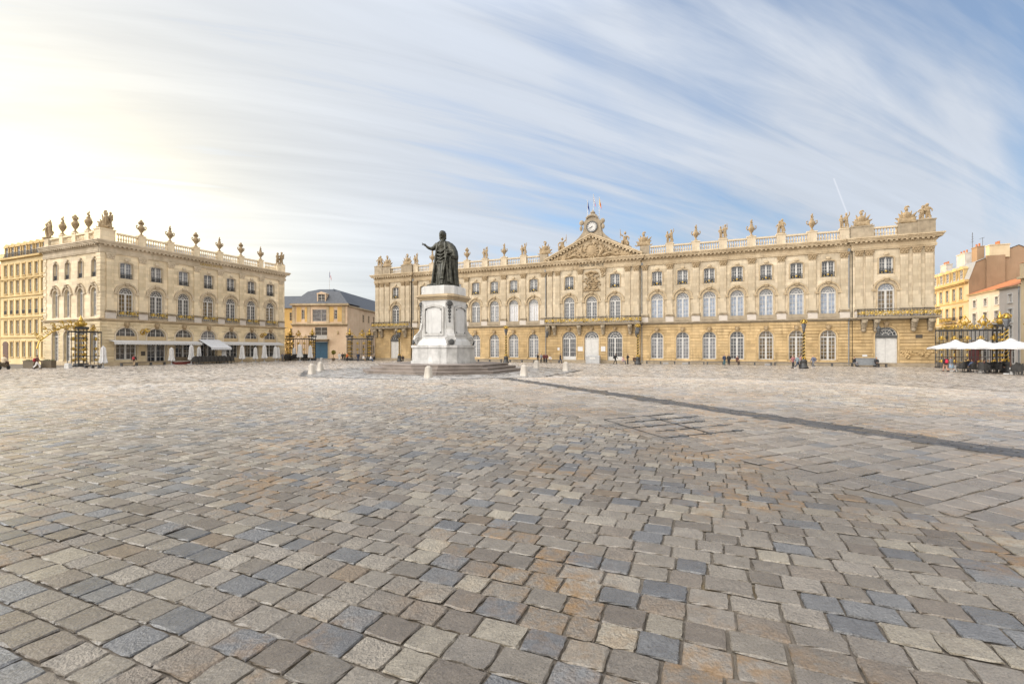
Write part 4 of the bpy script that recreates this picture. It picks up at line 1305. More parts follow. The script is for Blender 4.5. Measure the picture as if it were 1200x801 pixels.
def build_right_houses():
    # frames: fronts face the square's street (-dA), x runs from the far end towards the camera's right
    Pfar = Vector((86.9, 95.6)); d = -dN
    ang = math.atan2(d.y, d.x)
    S0 = Vector((79.6, 80.3))
    # yellow mansard house: from S0 back along dN
    L = 17.0
    p = S0 + dN*L
    root = empty('mansard_house', (p.x, p.y, LOW), ang, 'sunlit yellow town house with dormers in its mansard and a bare brown gable', 'building')
    us = [1.6+2.55*i for i in range(7)]
    us = [u for u in us if u < L-0.7]
    rows = [(0.3, 1.3, 2.9, us, 'g_dark'), (4.4, 1.1, 2.2, us, 'g_mid'), (7.8, 1.1, 2.3, us, 'g_mid'), (11.4, 1.1, 2.2, us, 'g_mid')]
    front(root, 'cream_plaster', L, 14.6, 13, rows, trim='yellow_plaster', rail_rows=(1, 2))
    b = MB()
    for z in (3.8, 7.2, 10.9): b.box(0, L, -0.16, 0.02, z, z+0.22)
    b.box(0, L, -0.55, 0.3, 14.3, 14.75)
    for k in range(34): b.box(L*k/34, L*k/34+0.2, -0.42, 0.0, 14.0, 14.3)
    b.build('cornice', M['yellow_plaster'], root)
    # side wall and roof: the gable rises to a ridge behind
    g = MB()
    pts = [(0.0, 14.6), (0.9, 17.6), (6.4, 20.1), (13, 16.5), (13, -0.5), (0, -0.5)]
    v = [(L+0.02, y, z) for y, z in pts]
    g.add(v, [tuple(range(6))])
    g.box(L+0.02, L+0.35, 2.2, 4.6, 10.0, 18.6)
    g.build('gable_wall', M['brown_plaster'], root)
    r = MB()
    for (a, b_) in zip(pts[:3], pts[1:4]):
        r.quad((0, a[0], a[1]+.08), (L+.15, a[0], a[1]+.08), (L+.15, b_[0], b_[1]+.08), (0, b_[0], b_[1]+.08))
    r.add([(0, y, z) for y, z in pts], [tuple(range(6))])
    ro = r.build('mansard_roof', M['zinc'], root)
    for i, u in enumerate(us): dormer(ro, I4, u, 0.0, 14.75, 1.7, 2.0, 'yellow_plaster')
    chimney(ro, I4, 1.0, 3.4, 2.0, 3.0, 16.5, 19.4); chimney(ro, I4, 7.6, 10.6, 2.0, 3.0, 16.5, 20.3); chimney(ro, I4, 13.0, 14.8, 2.0, 3.0, 16.5, 20.6, 'brown_plaster', 2)
    chimney(ro, I4, L-0.9, L+0.3, 2.6, 5.2, 18.2, 20.3, 'cream_plaster', 3)
    bl = MB(); bl.box(8.3, 13.0, -0.9, 0, 7.25, 7.4)
    bo = bl.build('balcony', M['stone_grey'], root); link('balcony_railing', balcony_rail_mesh(4.7, 0.95), bo, (10.65, -0.85, 7.4))
    an = MB(); an.tube([(10.8, 3, 20), (10.8, 3, 24)], 0.04, 4)
    for k in range(4): an.tube([(10.3+.1*k, 3, 22.3+.45*k), (11.3-.1*k, 3, 22.3+.45*k)], 0.03, 4)
    an.tube([(14.2, 3, 20), (14.2, 3, 22.3)], 0.035, 4); an.tube([(13.2, 3, 22.3), (14.8, 3, 22.2)], 0.03, 4)
    an.build('roof_aerial', M['lead'], ro)
    # white house with the red tiled roof
    L2 = 14.4
    root = empty('white_house', (S0.x, S0.y, LOW), ang, 'low white town house under an orange tiled roof beside the brown gable', 'building')
    us = [1.9, 5.2, 8.4, 11.9]
    rows = [(0.4, 2.0, 2.8, us, 'g_dark'), (4.2, 1.05, 1.9, us, 'g_mid'), (6.6, 1.15, 2.0, us, 'g_mid'), (9.6, 0.85, 1.2, us, 'g_mid')]
    front(root, 'white_plaster', L2, 11.9, 11, rows, trim='white_paint')
    c = MB(); c.box(0, L2, -0.3, 0.2, 11.75, 12.0); c.build('cornice', M['stone_trim'], root)
    r = MB(); r.quad((0, -0.4, 11.95), (L2, -0.4, 11.95), (L2, 5.5, 14.3), (0, 5.5, 14.3)); r.quad((0, 5.5, 14.3), (L2, 5.5, 14.3), (L2, 11, 11.9), (0, 11, 11.9))
    r.build('roof', M['tile'], root)
    sh = MB(); sh.box(0.4, 3.4, -0.15, 0.05, 0.0, 3.4); so = sh.build('shop_front', M['red_shop'], root)
    sg = MB(); sg.box(0.7, 3.1, -0.22, -0.15, 2.7, 3.2); sg.build('shop_sign', M['gold_dull'], so)
    pp = MB(); pp.tube([(L2-.2, -0.12, 0), (L2-.2, -0.12, 11.7)], 0.07, 6); pp.build('rainwater_pipe', M['pipe'], root)
    # the next house, nearer
    S2 = S0 + d*L2
    root = empty('corner_house', (S2.x, S2.y, LOW), ang, 'cream house with tall windows and a raised cornice at the right edge', 'building')
    L3 = 22.0
    us = [2.2+3.5*i for i in range(6)]
    rows = [(0.4, 2.0, 2.8, us, 'g_dark'), (4.4, 1.3, 2.4, us, 'g_mid'), (7.6, 1.6, 2.2, us, 'g_mid'), (10.6, 1.05, 1.5, us, 'g_mid')]
    front(root, 'cream_plaster', L3, 12.9, 11, rows, trim='stone_trim')
    c = MB(); c.box(0, L3, -0.45, 0.2, 12.7, 13.05); c.box(0, L3, -.1, .1, 13.05, 15.0)
    c.build('cornice', M['cream_plaster'], root)
    r = MB(); r.quad((0, -0.2, 15.0), (L3, -0.2, 15.0), (L3, 5.5, 17.2), (0, 5.5, 17.2)); r.quad((0, 5.5, 17.2), (L3, 5.5, 17.2), (L3, 11, 12.9), (0, 11, 12.9))
    r.build('roof', M['tile'], root)
# ------------------------------------------------------------------ gilded grilles
def crest(mb, c, s):
    """heap of gilded scrolls rising to a plume"""
    x, z = c
    for q in (-1, 1):
        mb.tube(spiral((x+q*0.55*s, z+0.40*s), 0.42*s, 1.5, 18, q, PI/2), 0.05*s, 5)
        mb.tube(spiral((x+q*1.15*s, z+0.22*s), 0.26*s, 1.2, 12, -q, PI/2), 0.042*s, 5)
        mb.tube([(x+q*0.15*s, 0, z+0.3*s), (x+q*0.38*s, 0, z+1.1*s), (x+q*0.12*s, 0, z+1.6*s)], [0.07*s, 0.06*s, 0.03*s], 5)
        mb.blob((x+q*0.5*s, 0, z+0.95*s), (0.12*s, 0.07, 0.15*s), 7, 4)
    mb.blob((x, 0, z+0.75*s), (0.2*s, 0.1, 0.3*s), 8, 5); mb.blob((x, 0, z+1.5*s), (0.11*s, 0.08, 0.3*s), 7, 5)

def grille(name, p, q, hbar, label, piers=(0.0, 1.0), crests=(0.5,), wing=None, urn=True):
    d = Vector((q.x-p.x, q.y-p.y)); L = d.length
    root = empty(name, (p.x, p.y, LOW), math.atan2(d.y, d.x), label, 'iron gate', 'gilded wrought iron grilles')
    bm = MB(); bm.box(0, L, -0.10, 0.10, hbar-0.22, hbar); bm.box(0, L, -0.05, 0.05, 0.15, 0.25); bm.box(0, L, -0.05, 0.05, hbar*0.28, hbar*0.28+.08)
    bm.box(0, L, -0.3, 0.3, -0.3, 0.12)
    bm.build('rail', M['iron'], root)
    br = MB()
    n = int(L/0.42)
    for i in range(n+1):
        x = L*i/n; br.box(x-0.03, x+0.03, -0.03, 0.03, 0.12, hbar-0.2)
    br.cur = 1
    m = max(2, round(L/1.5))
    for i in range(m):
        x = L*(i+0.5)/m
        for (z, r) in ((hbar*0.78, 0.30), (hbar*0.5, 0.26), (hbar*0.18, 0.22)):
            br.blob((x, -0.05, z), (r*0.55, 0.07, r), 7, 5)
            for s in (-1, 1): br.tube(spiral((x+s*r*0.8, z), r*0.8, 1.2, 10, s, PI/2, -0.05), 0.045, 4)
        br.blob((x, -0.05, hbar*0.34), (0.1, 0.06, 0.25), 6, 4)
    br.build('grille_bars', [M['iron'], M['gold']], root)
    cr = MB()
    for c in crests:
        crest(cr, (L*c, hbar), 1.1)
    for c in [k/(len(crests)*3+1) for k in range(1, len(crests)*3+1)]:
        if min(abs(c-k) for k in crests) > 0.08: crest(cr, (L*c, hbar), 0.5)
    cr.build('gilded_crest', M['gold'], root)
    for t in piers:
        x = L*t; w = 0.48
        pr = MB()
        pr.box(x-w-.15, x+w+.15, -w-.15, w+.15, -0.3, 0.5)
        for a in (-1, 1):
            for b in (-1, 1): pr.box(x+a*w-0.05, x+a*w+0.05, b*w-0.05, b*w+0.05, 0.5, hbar+0.5)
        pr.box(x-w-.2, x+w+.2, -w-.2, w+.2, hbar+0.3, hbar+0.62); pr.box(x-w-.05, x+w+.05, -w-.05, w+.05, hbar-0.3, hbar-0.15)
        for zz in (0.3, 0.55, 0.8): pr.box(x-w, x+w, -w, w, hbar*zz, hbar*zz+.08)
        pr.cur = 1
        k = 6
        for i in range(k):
            z = 0.8+(hbar-1.2)*(i+.5)/k
            for (cy) in (-w-0.08, w+0.08):
                pr.blob((x, cy, z), (0.12, 0.06, 0.17), 7, 5)
                for s in (-1, 1): pr.tube(spiral((x+s*0.27, z), 0.24, 1.4, 12, s, PI/2, cy), 0.038, 4)
            for (cx) in (-w-0.08, w+0.08): pr.blob((x+cx, 0, z), (0.06, 0.16, 0.2), 7, 5)
        if urn:
            pr.lathe([(0.22, 0), (0.34, 0.3), (0.38, 0.5), (0.16, 0.75), (0.26, 0.95), (0.2, 1.2), (0.08, 1.5), (0.03, 1.75)], 10, (x, 0, hbar+0.62))
            for s in (-1, 1):
                pr.tube(spiral((x+s*0.55, hbar+1.1), 0.35, 1.2, 12, s, PI/2), 0.07, 5)
        pr.build('grille_pier', [M['iron'], M['gold']], root)
    if wing:
        wg = MB(); x0, dirn = wing
        for i in range(5):
            t = i/4
            x = x0 + dirn*(0.7+3.6*t); z = hbar+0.9-1.9*t*t
            wg.tube(spiral((x, z), 0.58-0.2*t, 1.6, 20, -dirn, 0), 0.06, 5)
            wg.tube(spiral((x+dirn*.45, z+.35), 0.3, 1.3, 14, dirn, 0), 0.05, 5)
            wg.blob((x+dirn*.3, -0.05, z+0.4), (0.16, 0.07, 0.13), 7, 4)
        wg.tube([(x0, 0, hbar+0.6), (x0+dirn*1.5, 0, hbar+0.7), (x0+dirn*3, 0, hbar-0.2), (x0+dirn*4.4, 0, hbar-1.6), (x0+dirn*4.6, 0, hbar-2.6)], 0.1, 5)
        wg.build('gilded_scroll_wing', M['gold'], root)
    return root

def lamp_mesh():
    base = MB()
    base.lathe([(0.55, 0), (0.55, 0.22), (0.42, 0.3), (0.36, 0.9), (0.42, 1.0), (0.22, 1.25), (0.16, 1.4)], 8)
    pole = MB()
    pole.lathe([(0.12, 1.3), (0.10, 3.0), (0.085, 4.9), (0.16, 5.0), (0.10, 5.1)], 8)
    pole.cur = 1
    for k in range(2):
        pts = [(0.14*math.cos(a+k*PI), 0.14*math.sin(a+k*PI), 1.4+3.4*i/40) for i, a in enumerate([i*0.62 for i in range(41)])]
        pole.tube(pts, 0.05, 5)
    for s in range(4):
        a = s*PI/2
        pole.blob((0.2*math.cos(a), 0.2*math.sin(a), 1.35), (0.1, 0.1, 0.2), 6, 4)
    lan = MB()
    lan.lathe([(0.12, 5.05), (0.30, 5.75), (0.27, 5.8)], 6)
    for k in range(6):
        a = 2*PI*k/6
        lan.tube([(0.12*math.cos(a), 0.12*math.sin(a), 5.05), (0.31*math.cos(a), 0.31*math.sin(a), 5.78)], 0.03, 4)
    lan.lathe([(0.34, 5.76), (0.34, 5.84), (0.12, 6.02)], 6)
    cr = MB()
    cr.lathe([(0.30, 5.98), (0.36, 6.08), (0.14, 6.18), (0.22, 6.3), (0.05, 6.55)], 8)
    for k in range(6):
        a = 2*PI*k/6
        cr.tube([(0.34*math.cos(a), 0.34*math.sin(a), 6.0), (0.42*math.cos(a), 0.42*math.sin(a), 6.25), (0.1*math.cos(a), 0.1*math.sin(a), 6.5)], 0.055, 4)
    return (base.mesh('lamp_base', M['iron'], True), pole.mesh('lamp_pole', [M['iron'], M['gold']], True), lan.mesh('lantern', [M['g_mid']]), cr.mesh('crown', M['gold'], True))

def build_lamps():
    ms = lamp_mesh()
    spots = [(468, 95.0, 'street lamp with gilded crown before the left town hall door, farthest of all'),
             (593, 80.0, 'street lamp with gilded crown just right of the statue'),
             (747.5, 73.0, 'street lamp with gilded crown near the right edge of the pediment front'),
             (942, 61.0, 'street lamp with gilded crown before the right wing, walkers beside its foot'),
             (1179.5, 50.5, 'street lamp with gilded crown among the open parasols')]
    first = None
    for px, Y, lab in spots:
        p = gp(px, Y)
        if first is None:
            o = empty('street_lamp', p, 0)
            for m, n in zip(ms, ('lamp_base', 'lamp_pole', 'lantern', 'crown')): link(n, m, o)
            first = o
        else:
            o = copy_tree(first); o.location = p
        tag(o, lab, 'street lamp', 'black and gold street lamps')

# ------------------------------------------------------------------ bollards, benches, terrace things
def build_bollards():
    mb = MB()
    a, b = 0.23, 0.165
    def sq(r, k=0.06):
        return [(r, r-k), (r-k, r), (-r+k, r), (-r, r-k), (-r, -r+k), (-r+k, -r), (r-k, -r), (r, -r+k)]
    mb.prism_xy(sq(a), -0.05, 0.62, sq(b)); mb.prism_xy(sq(b), 0.62, 0.72, sq(b*0.55))
    me = mb.mesh('bollard', M['bollard'])
    for px, Y, lab in ((365.5, 32.6, 'pale stone bollard left of the monument, front one of the overlapping pair'),
                       (375.5, 37.2, 'pale stone bollard left of the monument, rear one of the overlapping pair'),
                       (502, 28.2, 'pale stone bollard directly in front of the monument steps'),
                       (614, 30.4, 'pale stone bollard right of the monument, nearest of the three there'),
                       (628.5, 42.2, 'pale stone bollard right of the monument, farthest of the three there'),
                       (663, 37.2, 'pale stone bollard at the right corner of the light paving')):
        p = gp(px, Y)
        o = link('stone_bollard', me, None, p, angA); tag(o, lab, 'bollard', 'stone bollards round the monument')

def bench(name, p, q, label, h=0.52, d=0.42, legs=None):
    v = Vector((q.x-p.x, q.y-p.y)); L = v.length
    root = empty(name, (p.x, p.y, float(gz(p.x, p.y))), math.atan2(v.y, v.x), label, 'bench', 'long low benches')
    s = MB(); s.box(0, L, -d/2, d/2, h-0.09, h); s.build('seat', M['bench'], root)
    n = legs or max(2, round(L/2.3))
    lg = MB(); lg.box(-0.10, 0.10, -d/2+.04, d/2-.04, 0, h-0.09); me = lg.mesh('leg', M['lead'])
    for i in range(n+1):
        link('leg', me, root, (0.15+(L-0.3)*i/n, 0, 0))
    return root

def build_benches():
    for a, b, lab in ((560, 588, 'dark low bench seen just right of the pedestal'),
                      (597, 656, 'dark low bench under the arched windows left of the middle doors'),
                      (757, 826, 'dark low bench under the right wing, nearest the middle doors'),
                      (828, 905, 'dark low bench under the middle of the right wing'),
                      (907, 1000, 'dark low bench behind the walkers at the lamp on the right')):
        bench('long_bench', onA(a, 1.8), onA(b, 1.8), lab)
    bench('long_bench', onA(1028, 3.0), onA(1040, 3.0), 'short dark bench before the white carriage door on the right', legs=1)
    bench('long_bench', onB(141, 3.4), onB(194, 3.4), 'long low bench along the left half of the hotel front')
    # low white boxes without a lamp under the right-wing bench
    for px in (780, 803, 900):
        p = onA(px, 1.2); b = MB(); b.box(-0.45, 0.45, -0.12, 0.12, 0, 0.28); b.box(-0.40, 0.40, -0.15, -0.12, 0.03, 0.25)
        o = b.build('white_box', M['cloth_white']); o.location = p; o.rotation_euler.z = angA
        tag(o, {780: 'white floodlight box under the bench, leftmost of three', 803: 'white floodlight box under the bench, middle of three', 900: 'white floodlight box under the bench, rightmost of three'}[px], 'casing', 'floodlight boxes at the facade foot')
    # grey box with a white label before the middle door, grey chest by the right bench
    p = onA(695, 1.6)
    r = empty('metal_box', p, angA, 'grey metal box with a white label before the middle town hall door', 'box')
    b = MB(); b.box(-1.25, 1.25, -0.5, 0.5, 0.0, 1.25); b.frust(-1.3, 1.3, -0.55, 0.55, 1.25, -1.2, 1.2, -0.4, 0.4, 1.4); b.build('body', M['grey_paint'], r)
    b = MB(); b.box(-0.5, 0.5, -0.54, -0.5, 0.75, 1.1); b.build('label_plate', M['white_paint'], r)
    p = onA(1014.5, 2.4)
    r = empty('storage_chest', p, angA, 'dark grey storage chest between two seated people on the right', 'chest')
    b = MB(); b.box(-1.25, 1.25, -0.35, 0.35, 0.25, 1.2); b.box(-1.3, 1.3, -0.4, 0.4, 1.2, 1.28); b.build('body', M['pipe'], r)
    lg = MB(); lg.box(-.1, .1, -.3, .3, 0, .25); me = lg.mesh('leg', M['iron'])
    for x in (-1.05, 1.05): link('leg', me, r, (x, 0, 0))

def closed_parasol_meshes():
    c = MB()
    prof = [(0.07, 2.62), (0.20, 2.45), (0.24, 2.0), (0.26, 1.4), (0.33, 0.9), (0.38, 0.62)]
    n = 24; v = []; f = []
    for r, z in prof:
        for k in range(n):
            a = 2*PI*k/n; rr = r*(1+0.28*math.cos(6*a)*(1 if z < 2.5 else 0))
            zz = z + (0.10*math.cos(6*a) if z < 0.7 else 0)
            v.append((rr*math.cos(a), rr*math.sin(a), zz))
    for i in range(len(prof)-1):
        for k in range(n): f.append(((i+1)*n+k, (i+1)*n+(k+1) % n, i*n+(k+1) % n, i*n+k))
    f.append(tuple(range(n)))
    c.add(v, f); c.blob((0, 0, 2.68), 0.06, 6, 4)
    c.lathe([(0.25, 1.62), (0.29, 1.60), (0.29, 1.54), (0.25, 1.52)], 12)
    p = MB(); p.tube([(0, 0, 0.05), (0, 0, 2.6)], 0.035, 6)
    b = MB(); b.box(-0.35, 0.35, -0.35, 0.35, 0, 0.09); b.lathe([(0.09, 0.09), (0.06, 0.4)], 8)
    return c.mesh('canopy', M['cloth_white']), p.mesh('pole', M['grey_paint']), b.mesh('base', M['grey_paint'])

def build_terrace():
    ms = closed_parasol_meshes()
    first = None
    spots = [('S', 121, 4.0, 1.0, 'closed white parasol at the near corner of the hotel, leftmost of all'),
             ('B', 201, 3.5, .95, 'closed white parasol right of the left bench before the hotel'),
             ('B', 224.2, 4.2, 1.1, 'tall closed white parasol at the left end of the dark chairs'),
             ('B', 233.2, 2.6, 1.0, 'closed white parasol behind the left end of the dark chairs'),
             ('B', 262.4, 2.6, 1.0, 'closed white parasol behind the dark chairs under the entrance awning'),
             ('B', 283.8, 4.2, 1.08, 'closed white parasol just right of the dark chairs'),
             ('B', 299.3, 3.4, .98, 'slim closed white parasol between two taller ones before the hotel'),
             ('B', 309.8, 4.2, 1.12, 'tall closed white parasol in front of the last but one hotel arch'),
             ('B', 322.8, 4.4, 1.05, 'closed white parasol at the far end of the hotel, left of the touching pair'),
             ('B', 326.0, 3.6, 1.0, 'closed white parasol at the far end of the hotel, right of the touching pair'),
             ('Y', 344.6, 100.0, .95, 'closed white parasol before the left grille, leftmost of three'),
             ('Y', 351.4, 97.0, 1.2, 'tall closed white parasol before the left grille, middle of three'),
             ('Y', 363.6, 98.0, 1.12, 'closed white parasol by the pier of the left grille, rightmost of three')]
    for k, px, dd, sc, lab in spots:
        p = onB(px, dd) if k == 'B' else onS(px, dd) if k == 'S' else gp(px, dd)
        if first is None:
            o = empty('closed_parasol', p)
            for m, n in zip(ms, ('canopy', 'pole', 'base')): link(n, m, o)
            first = o
        else:
            o = copy_tree(first); o.location = p
        o.rotation_euler.z = rng.uniform(0, 1); o.scale = (sc*1.12, sc*1.12, sc*1.12)
        tag(o, lab, 'parasol', 'closed white parasols')
    # wicker chairs
    seat = MB(); seat.box(-0.30, 0.30, -0.30, 0.30, 0.36, 0.46)
    back = MB()
    for i in range(7):
        a0 = R(-10+200*i/7); a1 = R(-10+200*(i+1)/7)
        P = lambda a, z, r: (r*math.cos(a), r*math.sin(a), z)
        h0 = 0.75+0.35*math.sin(max(0, a0)); h1 = 0.75+0.35*math.sin(max(0, min(PI, a1)))
        for (ra, flip) in ((0.34, 0), (0.30, 1)):
            v = [P(a0, 0.3, ra), P(a1, 0.3, ra), P(a1, h1, ra), P(a0, h0, ra)]
            back.add(v, [(0, 1, 2, 3) if not flip else (3, 2, 1, 0)])
        back.add([P(a0, h0, 0.30), P(a0, h0, .34), P(a1, h1, .34), P(a1, h1, .30)], [(0, 1, 2, 3)])
    leg = MB(); leg.tube([(0, 0, 0), (0, 0, 0.37)], 0.025, 5)
    sm, bm, lm = seat.mesh('seat', M['wicker']), back.mesh('backrest', M['wicker']), leg.mesh('leg', M['iron'])
    proto = [None]
    def chair(p, rz, lab, grp, sc=1.0):
        if proto[0] is None:
            o = empty('wicker_chair', p)
            link('seat', sm, o); link('backrest', bm, o)
            for x in (-.25, .25):
                for y in (-.25, .25): link('leg', lm, o, (x, y, 0))
            proto[0] = o
        else:
            o = copy_tree(proto[0]); o.location = p
        o.rotation_euler.z = rz; o.scale = (sc,)*3
        tag(o, lab, 'chair', grp)
    G = 'dark wicker chairs before the hotel entrance'
    lab = 'dark wicker chair in the crowded row before the hotel entrance awning'
    for i in range(10):
        p = onB(228.5+4.75*i, 5.6)
        chair(p, angB+PI+rng.uniform(-.3, .3), lab, G, 1.3)
    lab = 'dark wicker chair in the second row under the hotel entrance awning'
    for i in range(8):
        p = onB(231+4.6*i, 4.2)
        chair(p, angB+rng.uniform(-.3, .3), lab, 'second row of dark wicker chairs', 1.25)
    lab = 'dark wicker chair stacked beside the closed parasols before the left grille'
    for px, Y in ((335.5, 96), (338, 98), (343, 98.5), (346.5, 99), (349, 99.5), (355.5, 99), (358, 99.5)):
        chair(gp(px, Y), rng.uniform(-.5, .5), lab, 'dark chairs by the left grille', 1.35)
    lab = 'dark wicker chair at the tables under the open parasols on the right'
    for px, Y in ((1128, 52), (1133, 54), (1139, 51), (1152, 49), (1156, 51), (1160, 49.5), (1164, 52), (1168, 50), (1173, 51.5), (1190, 46.5), (1196, 48), (1193, 45)):
        chair(gp(px, Y), rng.uniform(0, 6), lab, 'dark chairs under the open parasols', 1.12)
    # round cafe tables
    tp = MB(); tp.lathe([(0.40, 0.70), (0.42, 0.72), (0.40, 0.745)], 16)
    st = MB(); st.lathe([(0.22, 0), (0.22, 0.03), (0.035, 0.06), (0.03, 0.70)], 10)
    tm, sm2 = tp.mesh('tabletop', M['wood']), st.mesh('stand', M['iron'])
    first = None
    for px, Y, l in ((1130, 53, 'round cafe table at the left end of the parasol terrace'), (1155, 50.2, 'round cafe table behind the pole of the middle open parasol'), (1166, 51, 'round cafe table between the middle and right open parasols'), (1193.5, 46.6, 'round cafe table at the right frame edge')):
        p = gp(px, Y)
        if first is None:
            o = empty('cafe_table', p); link('tabletop', tm, o); link('stand', sm2, o); first = o
        else: o = copy_tree(first); o.location = p
        tag(o, l, 'table', 'cafe tables under the parasols')
    # open parasols
    W = 2.2
    can = MB()
    za, zb = 2.75, 3.55
    n = 8
    rim = [(W*math.cos(2*PI*(k+.5)/n)*1.08, W*math.sin(2*PI*(k+.5)/n)*1.08) for k in range(n)]
    for k in range(n):
        a, b = rim[k], rim[(k+1) % n]; m_ = ((a[0]+b[0])/2*.985, (a[1]+b[1])/2*.985)
        can.add([(0, 0, zb), (a[0], a[1], za), (m_[0], m_[1], za+0.05), (b[0], b[1], za)], [(0, 1, 2), (0, 2, 3)])
        can.add([(a[0], a[1], za), (m_[0], m_[1], za+.05), (b[0], b[1], za), (a[0], a[1], za-.18), (m_[0], m_[1], za-.13), (b[0], b[1], za-.18)], [(0, 3, 4, 1), (1, 4, 5, 2)])
    can.lathe([(0.45, zb-0.12), (0.2, zb+0.05), (0.04, zb+0.14)], 8)
    pol = MB(); pol.tube([(0, 0, 0.1), (0, 0, zb)], 0.05, 8)
    rib = MB()
    for k in range(n): rib.tube([(0, 0, zb-0.05), (rim[k][0], rim[k][1], za-0.03)], 0.022, 4); rib.tube([(0, 0, za-0.35), (rim[k][0]*.5, rim[k][1]*.5, (za+zb)/2-.06)], 0.02, 4)
    bs = MB(); bs.box(-.4, .4, -.4, .4, 0, .1); bs.lathe([(0.11, 0.1), (0.085, 0.7)], 8)
    mm = [('canopy', can.mesh('canopy', M['cloth_white'])), ('pole', pol.mesh('pole', M['wood'])), ('ribs', rib.mesh('ribs', M['wood'])), ('base', bs.mesh('base', M['white_paint']))]
    first = None
    for px, Y, sc, l in ((1119.6, 54, 1.05, 'open white parasol nearest the town hall corner'), (1149, 51, 1.06, 'open white parasol, middle one of the front three'), (1184.5, 47.5, 1.1, 'open white parasol around the gilded lamp at the right edge'), (1160.5, 61.5, .9, 'small open white parasol set back beyond the front ones')):
        p = gp(px, Y)
        if first is None:
            o = empty('open_parasol', p, 0)
            for nme, me in mm: link(nme, me, o)
            first = o
        else: o = copy_tree(first); o.location = p
        o.scale = (sc, sc, 1.0); o.rotation_euler.z = rng.uniform(0, .6)
        tag(o, l, 'parasol', 'open white parasols')
    # planters, plinth cube, parts of the terrace left of the hotel
    pl = MB(); pl.box(-0.85, 0.85, -0.3, 0.3, 0, 0.95)
    tr = MB(); tr.box(-0.9, 0.9, -0.35, 0.35, 0.95, 1.02)
    hd = MB(); r = random.Random(3)
    for i in range(160):
        c = (r.uniform(-.8, .8), r.uniform(-.25, .25), 1.02+r.uniform(-.02, .14)); a = r.uniform(0, 6)
        d1 = Vector((math.cos(a), math.sin(a), r.uniform(-.4, .6)))*0.07; d2 = Vector((-math.sin(a), math.cos(a), .3))*0.05
        c = Vector(c); hd.add([c-d1, c-d2, c+d1, c+d2], [(0, 1, 2, 3)])
    a_, b_, c_ = pl.mesh('box', M['planter']), tr.mesh('rim', M['planter']), hd.mesh('plants', M['leaf'])
    for px, Y, l in ((36, 62, 'brown box planter behind the walker in red on the far left'), (57, 63, 'brown box planter right of the walker in red on the far left')):
        o = empty('box_planter', gp(px, Y), -0.15, l, 'planter', 'brown planters at the street mouth')
        link('box', a_, o); link('rim', b_, o); link('plants', c_, o)
    b = MB(); b.frust(-.3, .3, -.3, .3, 0, -.27, .27, -.27, .27, .62); b.frust(-.27, .27, -.27, .27, .62, -.18, .18, -.18, .18, .68)
    o = b.build('white_cube', M['white_paint']); o.location = gp(80, 62); tag(o, 'small white block standing on the paving left of the gilded gate', 'block')
    b = MB(); b.box(-.22, .22, -.22, .22, 0, .55); b.frust(-.22, .22, -.22, .22, .55, -.14, .14, -.14, .14, .62)
    o = b.build('white_post', M['white_paint']); o.location = gp(376.6, 103); tag(o, 'short white post in the street before the blue door', 'post')
    bench('terrace_bench', onS(100, 5.0), onS(117, 4.6), 'short dark bench at the foot of the gilded gate on the left', h=0.5)
    o = empty('service_bench', onB(214, 3.0), angB, 'dark panelled box seat between parasols before the hotel', 'bench')
    b = MB(); b.box(-1.6, 1.6, -.3, .3, 0, .45); b.build('box', M['red_shop'], o); b = MB(); b.box(-1.65, 1.65, -.35, .35, .45, .55); b.build('seat', M['stone_pale'], o)
    b = MB(); b.box(-1.6, 1.6, .25, .33, .55, 1.25); b.build('backrest', M['planter'], o)
    # potted tree in the street opening
    o = empty('potted_tree', gp(390.7, 100), 0, 'small clipped yellow-green potted tree in the street between the grilles', 'plant')
    b = MB(); b.lathe([(0.25, 0), (0.36, 0.55), (0.38, 0.6)], 10); b.build('pot', M['planter'], o)
    b = MB(); b.tube([(0, 0, .5), (0.02, 0, 1.5)], 0.04, 6); b.build('trunk', M['wood'], o)
    cr_ = MB(); r = random.Random(8)
    for i in range(420):
        v = Vector((r.gauss(0, 1), r.gauss(0, 1), r.gauss(0, 1))).normalized()*(0.5*r.random()**.4)
        c = v + Vector((0.02, 0, 1.85)); a = Vector((r.uniform(-1, 1), r.uniform(-1, 1), r.uniform(-1, 1))).normalized()*.09; b2 = a.orthogonal().normalized()*.06
        cr_.add([c-a, c-b2, c+a, c+b2], [(0, 1, 2, 3)])
    cr_.build('crown', simple('yellow_leaf', (0.16, 0.14, 0.02), 0.7, vary=.4), o)
# ------------------------------------------------------------------ the monument
def octo(r, k=0.4142):
    """square with cut corners, apothem r"""
    c = r*k
    return [(r, -c), (r, c), (c, r), (-c, r), (-r, c), (-r, -c), (-c, -r), (c, -r)]

